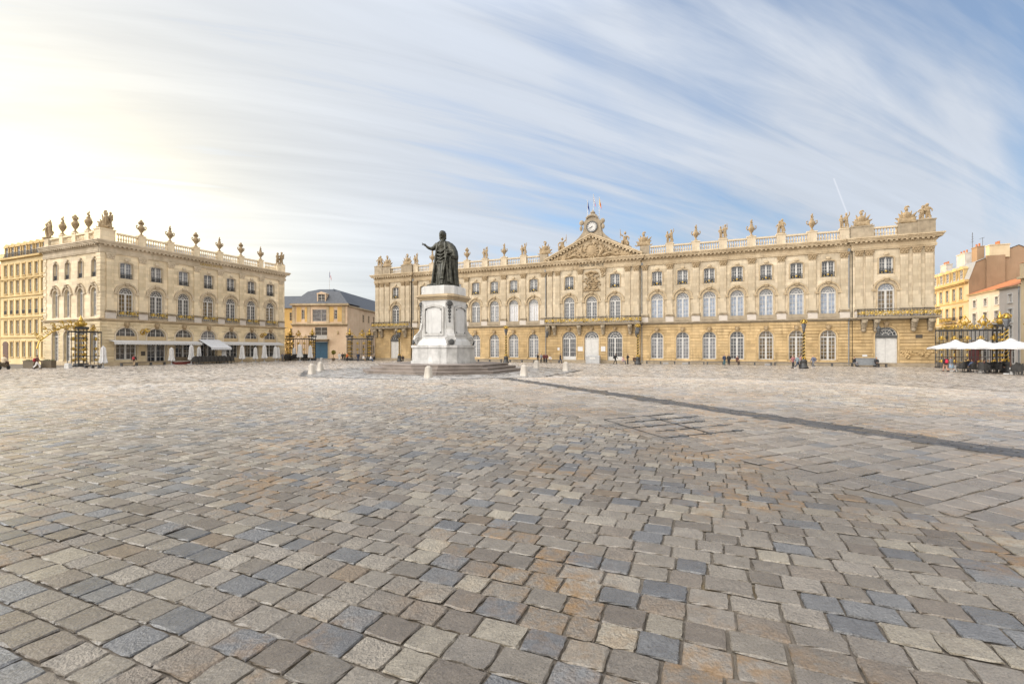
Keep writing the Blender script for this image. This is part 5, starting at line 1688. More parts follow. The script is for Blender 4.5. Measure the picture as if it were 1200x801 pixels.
def build_monument():
    base = empty('monument_steps', (ST.x, ST.y, 0), angA, 'three broad grey stone steps round the foot of the monument', 'steps')
    for i, (r, z0, z1) in enumerate(((5.75, -0.1, 0.20), (5.2, 0.20, 0.41), (4.65, 0.41, 0.62))):
        mb = MB(); mb.prism_xy(octo(r, 0.5), z0, z1-0.05); mb.prism_xy(octo(r+0.03, 0.5), z1-0.05, z1)
        mb.build('step', M['step_stone'], base)
    root = empty('statue_pedestal', (ST.x, ST.y, 0.62), angA, 'tall white marble pedestal with scrolled corners and blank panels under the bronze', 'pedestal')
    z = lambda a: a-0.62
    mb = MB()
    mb.prism_xy(octo(2.05, 0.72), 0, z(1.85), octo(2.02, 0.72)); mb.prism_xy(octo(2.10, 0.72), z(1.85), z(2.05))
    mb.prism_xy(octo(2.12, 0.72), -0.02, z(0.82))
    mb.build('base_block', M['marble_grey'], root)
    d = MB()
    d.prism_xy(octo(1.78, 0.74), z(2.05), z(2.35), octo(1.72, .74)); d.prism_xy(octo(1.68, 0.74), z(2.35), z(2.55), octo(1.54, .74))
    d.prism_xy(octo(1.50, 0.76), z(2.55), z(5.55), octo(1.44, 0.76))
    d.build('die', M['marble'], root)
    fr = MB(); st = MB()
    for k in range(4):
        T = Matrix.Rotation(k*PI/2, 4, 'Z'); pn = MB(T); fr.M = T; st.M = T
        # raised moulding round each face panel
        o = [(-0.92, z(2.8)), (0.92, z(2.8)), (0.92, z(5.0)), (0.55, z(5.12)), (0, z(5.22)), (-0.55, z(5.12)), (-0.92, z(5.0))]
        i_ = [(x*0.84, z(3.9)+(zz-z(3.9))*0.88) for x, zz in o]
        fr.ring_xz(i_+[i_[0]], o+[o[0]], -1.58, -1.42)
        pn.box(-0.70, 0.70, -1.52, -1.46, z(2.98), z(4.86)); pn.build('face_panel', M['marble'], root)
        for (x, zz) in ((-.64, 3.04), (.64, 3.04), (-.64, 4.80), (.64, 4.80)): st.blob((x, -1.55, z(zz)), (0.05, 0.05, 0.05), 6, 4)
    fr.M = st.M = None
    fr.build('panel_mouldings', M['marble_grey'], root); st.build('studs', M['lead'], root)
    # corner consoles with scrolls at the foot and a lead garland
    sc = MB(); ga = MB()
    for k in range(4):
        T = Matrix.Rotation(PI/4+k*PI/2, 4, 'Z')
        sc.M = T; ga.M = T
        prof = [(1.72, 5.5), (1.80, 5.3), (1.76, 4.6), (1.78, 3.9), (1.88, 3.3), (2.10, 2.98), (2.34, 2.78), (2.44, 2.45), (2.32, 2.15), (2.1, 2.05), (1.5, 2.05), (1.5, 5.5)]
        pts = [(x, z(a)) for x, a in prof]
        n = len(pts); v = [(x, -0.30, a) for x, a in pts]+[(x, 0.30, a) for x, a in pts]
        sc.add(v, [tuple(range(n))[::-1], tuple(range(n, 2*n))]+[(i, (i+1) % n, (i+1) % n+n, i+n) for i in range(n)])
        for s in (-1, 1):
            sp = [(p_[0], s*0.32, p_[2]) for p_ in spiral((2.12, z(2.45)), 0.29, 1.6, 20, 1, 0)]
            sc.tube(sp, 0.05, 5)
            sc.tube([(1.88, s*0.30, z(3.3)), (1.78, s*.30, z(3.9)), (1.76, s*.30, z(4.6)), (1.80, s*.30, z(5.25))], 0.05, 5)
        ga.blob((1.86, 0, z(5.25)), (0.14, 0.26, 0.22), 8, 5)
        for i in range(5): ga.blob((1.82, 0, z(4.95-.26*i)), (0.10, 0.17-.02*i, 0.13), 7, 5)
        ga.lathe([(0.13, 0), (0.16, 0.3), (0.12, 0.8), (0.05, 1.2)], 8, (1.98 if False else 2.0, 0, z(3.0))) if False else None
        ga.blob((2.46, 0, z(2.28)), (0.10, 0.25, 0.24), 7, 5)
    sc.M = ga.M = None
    sc.build('corner_scrolls', M['marble_grey'], root); ga.build('lead_garlands', M['lead'], root)
    c = MB()
    for (a, za, zb) in ((1.54, 5.55, 5.68), (1.63, 5.68, 5.80), (1.76, 5.80, 5.92), (1.68, 5.92, 6.0)):
        c.prism_xy(octo(a, 0.78), z(za), z(zb))
    c.build('cornice', M['stone_trim'], root)
    t = MB(); t.prism_xy(octo(1.50, 0.62), z(6.0), z(6.62)); t.prism_xy(octo(1.46, .62), z(6.62), z(6.68))
    t.build('plinth', M['marble'], root)

def loft(mb, rings, n=72):
    v = []; f = []
    for (z, cx, cy, rx, ry, amp, k, ph) in rings:
        for i in range(n):
            a = 2*PI*i/n
            m = 1 + amp*(math.sin(k*a+ph) + 0.5*math.sin((2*k+1)*a+1.7*ph))
            v.append((cx+rx*m*math.cos(a), cy+ry*m*math.sin(a), z))
    m_ = len(rings)
    for j in range(m_-1):
        for i in range(n): f.append((j*n+i, j*n+(i+1) % n, (j+1)*n+(i+1) % n, (j+1)*n+i))
    f.append(tuple(range(n-1, -1, -1))); f.append(tuple(range((m_-1)*n, m_*n)))
    mb.add(v, f)

def hand(mb, wrist, direc, up, L=0.42, curl=(0.2, 0.5, 0.7, 0.8), thumb=1, r=0.035):
    """palm, four unequal bent fingers and a thumb"""
    d = Vector(direc).normalized(); u = Vector(up); u = (u-d*u.dot(d)).normalized(); s = d.cross(u)
    w = Vector(wrist)
    mb.tube([w, w+d*L*0.25, w+d*L*0.5], [r*1.4, r*2.2, r*2.0], 7)
    for i, c in enumerate(curl):
        off = s*((i-1.5)*r*1.5)
        p = w+d*L*0.45+off; ln = L*(0.52, 0.58, 0.54, 0.42)[i]
        d1 = (d*math.cos(c*0.5)-u*math.sin(c*0.5)); d2 = (d*math.cos(c*1.3)-u*math.sin(c*1.3)); d3 = (d*math.cos(c*2)-u*math.sin(c*2))
        p1 = p+d1*ln*.42; p2 = p1+d2*ln*.33; p3 = p2+d3*ln*.25
        mb.tube([p, p1, p2, p3], [r, r*.92, r*.82, r*.6], 6)
    p = w+d*L*0.15+s*(-thumb*r*1.8)
    mb.tube([p, p+d*L*.2-s*thumb*L*.16, p+d*L*.40-s*thumb*L*.17], [r*1.2, r, r*.75], 6)

def build_statue():
    mb = MB()
    # gown
    loft(mb, [(0.0, -0.05, 0, 0.98, 0.60, .055, 9, 0.0), (0.35, -0.06, 0, 0.90, 0.56, .06, 9, 0.2), (0.9, -0.05, 0, 0.78, 0.52, .06, 9, .45), (1.5, -0.03, 0, 0.68, 0.47, .05, 8, .8),
              (2.1, 0.0, 0, 0.60, 0.42, .035, 8, 1.1), (2.6, 0.0, -.02, 0.56, 0.40, .025, 7, 1.5), (3.0, -0.02, -.02, 0.60, 0.40, .015, 6, 2), (3.3, -0.04, 0, 0.64, 0.36, .01, 5, 2.4), (3.5, -0.06, .02, 0.50, 0.30, .0, 5, 0), (3.62, -.08, .02, 0.26, .22, 0, 5, 0)])
    # cloak falling behind and over the left shoulder
    loft(mb, [(0.02, 0.42, .25, 0.66, 0.52, .07, 7, 1.0), (0.6, 0.45, .24, 0.60, 0.48, .07, 7, 1.2), (1.3, 0.48, .2, 0.55, 0.44, .06, 7, 1.5), (2.0, 0.50, .15, 0.56, 0.42, .05, 6, 1.9), (2.5, 0.48, .1, 0.56, 0.40, .04, 6, 2.2),
              (3.0, 0.40, .06, 0.50, 0.36, .03, 5, 2.6), (3.35, 0.28, .04, 0.42, 0.30, .02, 5, 3), (3.55, 0.12, .04, 0.30, .24, 0, 5, 0)])
    loft(mb, [(2.12, 0.92, -.02, 0.20, 0.30, .08, 5, 0), (2.35, 0.84, -.04, 0.30, 0.36, .06, 5, .4), (2.75, 0.72, -.02, 0.36, 0.36, .05, 5, .8), (3.15, 0.58, 0, 0.32, 0.30, .03, 5, 1), (3.4, 0.44, 0, .24, .22, 0, 5, 0)])
    # long vertical folds and swags across the front
    r = random.Random(12)
    for i in range(9):
        x = -0.85+0.11*i
        mb.tube([(x*1.05, -0.52+abs(x)*.25, 0.05), (x*0.9, -0.54+abs(x)*.28, 0.9), (x*0.62+.05, -.47+abs(x)*.2, 1.7), (x*.45+.1, -.42, 2.3)], [0.06, 0.065, 0.05, 0.03], 6)
    for i in range(4):
        z = 2.75-0.27*i
        mb.tube([(-0.52-.02*i, -0.18, z+.35), (-0.34, -0.42, z+.02), (-0.05, -0.50, z-.12), (0.22, -0.46, z+.10), (0.40, -.35, z+.35)], [0.05, 0.07, 0.085, 0.07, 0.04], 6)
    mb.tube([(-0.35, -0.30, 3.45), (-0.42, -0.44, 2.9), (-0.50, -.46, 2.2), (-.62, -.5, 1.2), (-.72, -.52, .3)], [0.07, 0.08, 0.09, 0.10, 0.10], 7)
    mb.tube([(0.20, -0.30, 3.50), (0.26, -0.42, 3.0), (0.30, -.46, 2.4), (.42, -.46, 1.4), (.56, -.5, .3)], [0.08, 0.09, 0.10, 0.11, 0.11], 7)
    mb.tube([(0.62, -0.35, 2.3), (0.66, -.42, 1.3), (.74, -.40, .2)], [0.09, 0.10, 0.12], 7)
    mb.tube([(0.88, -0.15, 2.2), (0.86, -.1, 1.3), (.95, -.1, .1)], [0.07, 0.10, 0.12], 7)
    # forward leg with boot, rear foot
    mb.tube([(0.12, -0.32, 1.9), (0.10, -0.55, 1.15), (0.06, -0.58, 0.55), (0.05, -0.58, 0.14)], [0.22, 0.185, 0.15, 0.11], 9)
    mb.tube([(0.05, -0.52, 0.11), (0.03, -0.75, 0.10), (0.0, -1.0, 0.07)], [0.12, 0.12, 0.07], 8)
    mb.tube([(0.06, -.58, .62), (0.06, -.58, .54)], [0.20, .20], 9)
    mb.tube([(-0.72, -0.30, 0.10), (-0.95, -.42, .09), (-1.18, -0.52, 0.06)], [0.14, 0.13, 0.07], 8)
    # chest, neck, head, wig
    mb.blob((-0.06, -0.12, 3.15), (0.46, 0.34, 0.42), 12, 8)
    mb.tube([(-0.08, 0, 3.45), (-0.10, -.05, 3.85)], [0.17, 0.15], 9)
    mb.blob((-0.11, -0.08, 4.12), (0.225, 0.265, 0.31), 14, 10)
    mb.blob((-0.12, -0.14, 3.93), (0.15, 0.17, 0.15), 10, 6)
    mb.tube([(-0.12, -0.30, 4.16), (-0.125, -0.37, 4.06), (-0.125, -0.33, 4.02)], [0.03, 0.05, 0.035], 6)
    for s in (-1, 1):
        mb.blob((-0.12+s*0.085, -0.29, 4.17), (0.055, 0.04, 0.03), 6, 4); mb.blob((-0.12+s*.10, -.26, 4.04), (.06, .05, .06), 6, 4)
    mb.blob((-0.125, -0.31, 3.95), (0.06, 0.04, 0.025), 6, 4); mb.blob((-.125, -.29, 3.86), (.06, .06, .05), 6, 4)
    for s in (-1, 1):
        for i in range(4): mb.blob((-0.11+s*(0.215-.004*i), 0.06+.01*i, 4.16-.12*i), (0.085, 0.12, 0.09), 7, 5)
    mb.blob((-0.11, 0.05, 4.22), (0.255, 0.24, 0.23), 12, 8); mb.blob((-.11, .18, 3.85), (.20, .12, .30), 9, 6)
    mb.tube([(-.28, -.26, 3.55), (-.12, -.34, 3.45), (.06, -.26, 3.55)], [.06, .09, .06], 6); mb.tube([(-.12, -.36, 3.5), (-.12, -.42, 3.15)], [.08, .10], 6)
    # right arm stretched out with sleeve, pointing
    mb.tube([(-0.50, -0.02, 3.36), (-0.78, -0.12, 3.04), (-0.95, -.2, 2.97)], [0.21, 0.19, 0.17], 9)
    mb.tube([(-0.85, -0.16, 2.98), (-1.12, -.30, 3.05), (-1.28, -.36, 3.18)], [0.15, 0.115, 0.085], 8)
    hand(mb, (-1.27, -.36, 3.17), (-0.55, -0.22, 0.62), (0.6, -0.3, 0.6), 0.42, (0.1, 0.9, 1.0, 1.1), 1, 0.042)
    # left arm bent, hand over the sceptre
    mb.tube([(0.50, -0.05, 3.32), (0.80, -.12, 2.75), (0.62, -.40, 2.55)], [0.2, 0.18, 0.13], 9)
    hand(mb, (0.62, -.40, 2.56), (-0.75, -0.35, 0.0), (0, -0.3, 1), 0.36, (0.8, 0.9, 1.0, 1.0), -1, 0.042)
    mb.tube([(0.46, -.52, 2.72), (0.36, -.58, 2.1), (0.20, -.66, 1.0), (0.12, -.70, 0.12)], [0.055, 0.055, 0.05, 0.045], 7)
    mb.blob((0.47, -.52, 2.74), (.1, .1, .12), 7, 5)
    mb.lathe([(1.18, -0.06), (1.2, 0.0), (1.1, 0.06)], 20)
    me = remesh(mb.mesh('bronze', M['bronze']), 0.024, 0)
    o = link('bronze_statue', me, None, (ST.x, ST.y, 6.74), angA*0.75 + 0.10, (1.06, 1.06, 1.03))
    tag(o, 'dark bronze standing figure in a long cloak pointing with its outstretched arm on the pedestal', 'statue')

# ------------------------------------------------------------------ people
_pm = {}
def joints(pose):
    """z up, facing -y, 1.72 m tall; returns limbs"""
    j = {}
    if pose == 'sit':
        hz = 0.50
        j['hip'] = (0, 0.05, hz); j['chest'] = (0, 0.0, hz+0.42); j['neck'] = (0, -0.02, hz+0.62); j['head'] = (0, -0.06, hz+0.77)
        for s in (-1, 1):
            j['leg%d' % s] = [(s*.09, .03, hz), (s*.12, -.40, hz+.02), (s*.12, -.44, .08)]; j['foot%d' % s] = [(s*.12, -.42, .05), (s*.13, -.62, .04)]
            j['arm%d' % s] = [(s*.19, 0, hz+.52), (s*.25, -.10, hz+.25), (s*.12, -.34, hz+.13)]
        return j
    hz = 0.90
    j['hip'] = (0, 0, hz); j['chest'] = (0, -0.02, hz+0.40); j['neck'] = (0, -0.02, hz+0.58); j['head'] = (0, -0.05, hz+0.71)
    st = {'walk': 0.30, 'walk2': 0.20, 'stand': 0.0, 'stand2': 0.0}[pose]
    for s in (-1, 1):
        f = -s*st
        kn = (s*.09, f*0.75-(.10 if f > 0 and st else .03), .48); an = (s*.09, f+(.08 if f > 0 else 0), .10 + (.06 if f > 0 and st else 0))
        j['leg%d' % s] = [(s*.09, 0, hz), kn, an]; j['foot%d' % s] = [(an[0], an[1]+.03, an[2]-.05), (an[0]+s*.02, an[1]-.19, .035)]
        g = s*st
        if pose == 'stand2' and s == 1: j['arm%d' % s] = [(s*.20, 0, hz+.50), (s*.30, -.05, hz+.22), (s*.12, -.26, hz+.38)]
        else: j['arm%d' % s] = [(s*.20, 0, hz+.50), (s*.27, g*.5+.03, hz+.22), (s*.25, g*1.0-.06, hz-.02)]
    return j

def person_meshes(pose, skirt=False, longhair=False):
    k = (pose, skirt, longhair)
    if k in _pm: return _pm[k]
    j = joints(pose); V = Vector
    b = MB()
    hip, ch, nk, hd = V(j['hip']), V(j['chest']), V(j['neck']), V(j['head'])
    b.tube([hip-V((0, 0, .04)), (hip+ch)/2, ch, nk-V((0, 0, .04))], [.13, .125, .14, .09], 10)
    b.tube([nk-V((0, 0, .08)), hd-V((0, 0, .05))], [.06, .052], 8)
    b.blob(hd+V((0, 0, .02)), (.078, .095, .115), 12, 8); b.blob(hd+V((0, -.03, -.06)), (.055, .065, .05), 8, 6)
    b.tube([hd+V((0, -.09, .03)), hd+V((0, -.118, -.01))], [.012, .02], 5)
    for s in (-1, 1):
        b.blob(hd+V((s*.08, .01, .0)), (.015, .025, .035), 6, 4)
        L = [V(p) for p in j['leg%d' % s]]; b.tube([L[0], L[1], L[2]], [.085, .06, .042], 8)
        A = [V(p) for p in j['arm%d' % s]]; b.tube([V((0.06*s, ch.y, A[0].z)), A[0], A[1], A[2]], [.06, .055, .042, .03], 8)
        Ft = [V(p) for p in j['foot%d' % s]]; b.tube(Ft, [.045, .035], 6)
    body = remesh(b.mesh('body', SKIN), 0.028, 1)
    # hands with separate fingers joined into the body mesh
    h = MB()
    h.v = [tuple(v.co) for v in body.vertices]; h.f = [tuple(p.vertices) for p in body.polygons]; h.mi = [0]*len(h.f)
    for s in (-1, 1):
        A = [V(p) for p in j['arm%d' % s]]
        hand(h, A[2], (A[2]-A[1]).normalized(), (s, -.3, .2), .17, (.3, .35, .4, .5), s, .011)
    body = h.mesh('body', SKIN, True)
    # jacket
    t = MB()
    low = hip - V((0, 0, .10 if pose != 'sit' else .02))
    t.tube([low, hip+V((0, 0, .08)), (hip+ch)/2, ch, nk-V((0, 0, .03)), nk+V((0, 0, .01))], [.175, .165, .16, .185, .12, .075], 12)
    for s in (-1, 1):
        A = [V(p) for p in j['arm%d' % s]]; e = A[1]+(A[2]-A[1])*.93
        t.tube([V((0.08*s, ch.y, A[0].z-.02)), A[0], A[1], e], [.09, .085, .068, .055], 9)
    top = remesh(t.mesh('jacket', M['ink']), 0.03, 1)
    # trousers or skirt
    g = MB()
    if skirt:
        g.lathe([(.27, .42), (.22, .65), (.16, .92), (.14, 1.0)], 16)
        low_ = g.mesh('skirt', M['ink'], True)
    else:
        g.tube([hip+V((0, 0, .06)), hip-V((0, 0, .06))], [.155, .15], 10)
        for s in (-1, 1):
            L = [V(p) for p in j['leg%d' % s]]; g.tube([L[0], L[1], L[1]+(L[2]-L[1])*.96], [.11, .082, .068], 9)
        low_ = remesh(g.mesh('trousers', M['ink']), 0.03, 1)
    sh = MB()
    for s in (-1, 1):
        Ft = [V(p) for p in j['foot%d' % s]]; sh.tube([Ft[0]+V((0, .05, .0)), Ft[0], Ft[1]], [.045, .058, .042], 8)
    hr = MB(); hr.blob(hd+V((0, .018, .045)), (.088, .098, .105), 10, 7)
    if longhair: hr.blob(hd+V((0, .07, -.08)), (.085, .05, .16), 9, 6)
    _pm[k] = (body, top, low_, sh.mesh('shoes', M['ink'], True), hr.mesh('hair', M['ink'], True))
    return _pm[k]

def setmat(o, m):
    if not o.data.materials: o.data.materials.append(m)
    o.material_slots[0].link = 'OBJECT'; o.material_slots[0].material = m

BLK = (.018, .018, .02); NAVY = (.02, .03, .06); JEAN = (.06, .10, .19); RED = (.28, .025, .03); WHT = (.62, .60, .58); GRY = (.14, .14, .15); TAN = (.30, .22, .14); BRN = (.07, .04, .025); ORG = (.48, .13, .03); PNK = (.45, .28, .27); BLO = (.35, .22, .09); OLV = (.07, .08, .035)
def person(p, rz, pose, top, low, label, hair=BRN, skirt=False, longhair=False, shoes=BLK, sc=1.0, group=None, z=0.0):
    ms = person_meshes(pose, skirt, longhair)
    body = link('person', ms[0], None, (p.x, p.y, p.z+z), rz, sc)
    tag(body, label, 'person', group)
    for me, nm, c in ((ms[1], 'jacket', top), (ms[2], 'skirt' if skirt else 'trousers', low), (ms[3], 'shoes', shoes), (ms[4], 'hair', hair)):
        o = link(nm, me, body); setmat(o, cloth(c))
    return body

def backpack(p, rz, c, label, z=1.18):
    mb = MB(); mb.blob((0, .26, z), (.17, .12, .24), 10, 7); mb.blob((0, .36, z-.07), (.12, .06, .13), 8, 5)
    for s in (-1, 1): mb.tube([(s*.1, .2, z+.2), (s*.12, .02, z+.24), (s*.13, -.15, z+.1), (s*.13, -.12, z-.1), (s*.12, .18, z-.18)], .022, 5)
    o = mb.build('backpack', cloth(c), None, True); o.location = p; o.rotation_euler.z = rz
    tag(o, label, 'backpack')

def build_people():
    # far left
    p = gp(43.3, 60.0); person(p, 2.6, 'walk', (.10, .05, .04), WHT, 'person in a dark red top and white trousers walking between the two brown planters', hair=BLK, sc=1.02)
    backpack(p, 2.6, RED, 'red backpack on the walker in white trousers at the far left')
    # scooter and rider at the very edge
    p = gp(4.5, 58.0)
    s = empty('motor_scooter', p, PI+.2, 'dark motor scooter at the left frame edge with a pale rider', 'scooter')
    b = MB(); b.tube([(0, .55, .55), (0, .2, .62), (0, -.2, .40), (0, -.45, .5), (0, -.62, .95)], [.16, .22, .15, .13, .07], 8); b.box(-.2, .2, .1, .75, .62, .80); b.box(-.22, .22, .62, .98, .72, 1.0); b.tube([(-.32, -.62, 1.0), (.32, -.62, 1.0)], .025, 6)
    b.build('body', M['planter'], s)
    for y in (-.65, .6):
        w = MB(); w.M = Matrix.Translation((0, y, .27)) @ Matrix.Rotation(PI/2, 4, 'Y'); w.lathe([(.17, -.055), (.27, -.04), (.28, 0), (.27, .04), (.17, .055)], 16)
        wo = w.build('wheel', M['rubber'], s, True)
    l = MB(); l.blob((0, .99, .66), (.09, .03, .06), 8, 5); l.build('tail_light', cloth((.6, .55, .5)), s)
    q = Vector((p.x, p.y, p.z)); person(q, PI+.2, 'sit', (.55, .45, .32), BRN, 'person in a pale cream jacket riding the scooter at the left frame edge', hair=(.3, .2, .1), z=0.32, sc=1.12)
    # before the hotel
    p = onB(157, 5.0); person(p, angB+2.4, 'walk2', BLK, TAN, 'person in black jacket and tan trousers passing the long bench before the hotel', sc=1.0)
    backpack(p, angB+2.4, RED, 'small red backpack on the person passing the hotel bench')
    person(gp(331, 96), .4, 'walk2', GRY, GRY, 'person in grey standing at the last closed parasols of the hotel', hair=BLK)
    person(gp(334.5, 97.5), -.6, 'stand', BLK, BLK, 'person in black between the last hotel parasols and the dark chairs', hair=BLK)
    # street opening
    person(gp(397.7, 101), .2, 'stand', WHT, WHT, 'person in white standing in the street right of the blue door')
    person(gp(401.5, 100), .5, 'walk2', BLK, BLK, 'person in black walking in the street right of the one in white', hair=BLK)
    person(gp(406.8, 99), -.3, 'stand2', ORG, BLK, 'person in an orange jacket at the left pier of the middle grille')
    person(gp(404.2, 102), -.1, 'stand', OLV, BLK, 'person in olive behind the orange jacket in the street')
    person(gp(419.6, 98), .3, 'stand', NAVY, NAVY, 'person in navy before the bars of the middle grille', hair=BLK)
    person(gp(426, 97), 1.2, 'sit', WHT, TAN, 'seated person in a white top at the foot of the middle grille', z=-.05)
    person(gp(434.5, 96), 1.5, 'sit', WHT, JEAN, 'seated person in a white top and blue jeans by the town hall corner', longhair=True, z=-.05)
    person(gp(438.6, 97), -1.0, 'sit', BLK, BLK, 'seated person in black leaning at the town hall corner', hair=BLK, z=-.05)
    person(gp(472, 96), .3, 'sit', BLK, BLK, 'crouching person in black behind the lamp at the left town hall door', hair=BLK, z=-.1)
    # by the monument and the middle doors
    person(gp(542.8, 55.5), -1.35, 'walk2', RED, JEAN, 'person in a dark red jacket and jeans walking right of the pedestal', sc=1.0)
    g = 'people gathered at the bench left of the middle doors'
    person(onA(630.2, 3.0), 1.0, 'stand2', BLK, BLK, 'person in black at the left end of the group by the long bench', hair=BLK, group=g)
    person(onA(634.2, 4.0), -1.0, 'walk2', GRY, BLK, 'person in dark grey second from left in the group by the long bench', group=g)
    person(onA(637.6, 3.0), .5, 'stand', (.12, .03, .03), BLK, 'person in dark maroon in the middle of the group by the long bench', hair=BLK, group=g)
    person(onA(640.4, 3.4), -.4, 'stand', (.08, .02, .02), BLK, 'person in dark brown red at the right of the group by the long bench', hair=BLK, group=g)
    person(onA(644.6, 2.4), .2, 'sit', WHT, TAN, 'seated person in a white top on the bench right of the dark group', hair=BRN, group=g)
    p = onA(656.6, 4.2); person(p, 1.2, 'walk2', BLK, NAVY, 'person in a black jacket alone before the left glazed door', hair=BLK)
    person(onA(721, 5.0), -2.0 + PI*1.25, 'walk', BLK, BLK, 'person in black striding away from the right glazed door', hair=BLK, sc=1.03)
    backpack(onA(721, 5.0), -2.0 + PI*1.25, BLK, 'black backpack on the striding person by the right glazed door')
    person(onA(730, 4.0), 1.0, 'sit', PNK, GRY, 'seated person in a pale pink top left of the pediment lamp', longhair=True, z=-.05)
    person(onA(735.5, 3.6), .8, 'stand2', BLK, BLK, 'person in black at the pediment lamp beside the one in pink', hair=BLK)
    person(onA(743, 2.4), .3, 'sit', BRN, BLK, 'seated person in brown on the bench end right of the pediment lamp', hair=BLK)
    person(onA(848.8, 3.6), .2, 'stand', NAVY, (.04, .10, .12), 'person in navy with teal trousers, left of the pair before the right wing', hair=BLK)
    person(onA(854, 3.4), -.3, 'stand', BLK, BLK, 'person in black, right of the pair before the right wing', hair=BLK, longhair=True)
    person(onA(863.8, 2.0), .1, 'sit', (.10, .04, .03), BRN, 'person in dark brown sitting on the bench right of the standing pair', hair=BLK, z=.12)
    person(gp(929.5, 62.5), -1.3, 'walk2', (.25, .10, .10), BLK, 'person in a reddish top walking left of the right wing lamp')
    person(gp(934.5, 61.5), 1.4, 'walk', (.16, .20, .22), NAVY, 'person in a grey blue jacket striding at the foot of the right wing lamp', shoes=WHT)
    person(gp(938.0, 63.0), 1.0, 'stand', (.35, .2, .2), BLK, 'person in dusty pink partly behind the right wing lamp', longhair=True)
    p = gp(953.3, 63.0); person(p, -1.4, 'walk2', (.12, .13, .18), GRY, 'person in a dark jacket walking right of the right wing lamp', shoes=WHT, hair=BLO)
    backpack(p, -1.4, NAVY, 'navy backpack on the walker right of the right wing lamp')
    person(onA(1000.8, 2.6), .5, 'sit', BLK, GRY, 'person in black sitting at the left end of the grey chest', hair=BRN, z=.05)
    person(onA(1027, 3.2), -.4, 'sit', BLK, BLK, 'person in black sitting at the right end of the grey chest before the white door', hair=BLO, z=.02)
    # cafe on the right
    p = gp(1108, 53.0); person(p, PI-.3, 'walk2', BLK, (.35, .20, .14), 'person in black with a red backpack walking under the leftmost open parasol', hair=BRN)
    backpack(p, PI-.3, (.45, .02, .05), 'bright red backpack under the leftmost open parasol')
    person(gp(1115, 52.5), PI+.2, 'walk2', GRY, (.20, .26, .32), 'person in a grey top and blue skirt walking under the leftmost open parasol', skirt=True, longhair=True)
    person(gp(1131.5, 53), 1.5, 'sit', NAVY, JEAN, 'seated cafe guest in navy and jeans at the left end of the terrace', z=.02)
    person(gp(1139.5, 52.4), -1.5, 'sit', (.10, .14, .25), TAN, 'seated cafe guest in blue with tan trousers left of the middle parasol pole', z=.02)
    person(gp(1152.5, 50.8), .6, 'sit', (.20, .05, .05), BLK, 'seated cafe guest in dull red right of the middle parasol pole', z=.02)
    person(gp(1158, 50.5), 2.6, 'sit', BLK, BLK, 'seated cafe guest in black with a cap of fair hair between the parasols', hair=BLO, z=.02)
    person(gp(1171.5, 50.5), .2, 'sit', BLK, BLK, 'seated cafe guest in black with brown hair left of the gilded lamp', hair=BRN, z=.02)
# ------------------------------------------------------------------ paving
def build_ground():
    # one sheet to the horizon
    xs = np.concatenate([[-3000, -800, -300, -180], np.arange(-120, 121, 3.0), [180, 300, 800, 3000]])
    ys = np.concatenate([[-800, -150, -60], np.arange(-24, 151, 3.0), [220, 400, 1000, 4000]])
    X, Y = np.meshgrid(xs, ys)
    Z = gz(X, Y) - 0.022
    v = np.stack([X.ravel(), Y.ravel(), Z.ravel()], 1)
    nx, ny = len(xs), len(ys)
    f = [(j*nx+i, j*nx+i+1, (j+1)*nx+i+1, (j+1)*nx+i) for j in range(ny-1) for i in range(nx-1)]
    me = bpy.data.meshes.new('ground'); me.from_pydata(v.tolist(), [], f)
    me.polygons.foreach_set('use_smooth', [True]*len(f))
    m, nt, b = nt_new('joint_sand')
    geo = nd(nt, 'ShaderNodeNewGeometry')
    no = nd(nt, 'ShaderNodeTexNoise', i_Scale=0.9, i_Detail=6.0)
    nt.links.new(geo.outputs['Position'], no.inputs['Vector'])
    n2 = nd(nt, 'ShaderNodeTexNoise', i_Scale=70.0, i_Detail=5.0, i_Roughness=0.75)
    nt.links.new(geo.outputs['Position'], n2.inputs['Vector'])
    rp = ramp(nt, [(0.35, (0.125, 0.105, 0.085)), (0.6, (0.155, 0.13, 0.10)), (0.70, (0.16, 0.115, 0.055))])
    nt.links.new(no.outputs['Fac'], rp.inputs[0])
    r2 = ramp(nt, [(0.3, (0.6, 0.6, 0.6)), (0.7, (1.25, 1.25, 1.25))]); nt.links.new(n2.outputs['Fac'], r2.inputs[0])
    nt.links.new(mixc(nt, 1.0, rp.outputs[0], r2.outputs[0], 'MULTIPLY'), b.inputs['Base Color'])
    b.inputs['Roughness'].default_value = 0.9
    bp = nd(nt, 'ShaderNodeBump', i_Strength=0.8, i_Distance=0.006); nt.links.new(n2.outputs['Fac'], bp.inputs['Height']); nt.links.new(bp.outputs[0], b.inputs['Normal'])
    me.materials.append(m)
    o = bpy.data.objects.new('ground', me); COL.objects.link(o); tag(o, kind='structure')

OFF = 11.1                                       # the dark diagonal band through the statue
DB = Vector((0.911, 0.413)); DT = Vector((0.413, -0.911))
def zone_of(x, y):
    """0 square field, 1 diagonal field, 2 dark band, 3 light octagon, 4 dark ring of the octagon"""
    d = np.abs(x*DB.x + y*DB.y - OFF)
    ax = (x-ST.x)*dA.x + (y-ST.y)*dA.y; ay = (x-ST.x)*dN.x + (y-ST.y)*dN.y
    a = np.maximum(np.maximum(np.abs(ax), np.abs(ay)), (np.abs(ax)+np.abs(ay))/1.4142*0.985)
    front = (x-ST.x)*DT.x + (y-ST.y)*DT.y > 0
    z = np.zeros(x.shape, int)
    z[(d < 4.75) & front] = 1
    z[(d < 0.40) & front] = 2
    z[a < 10.3] = 4
    z[a < 9.9] = 3
    return z, a

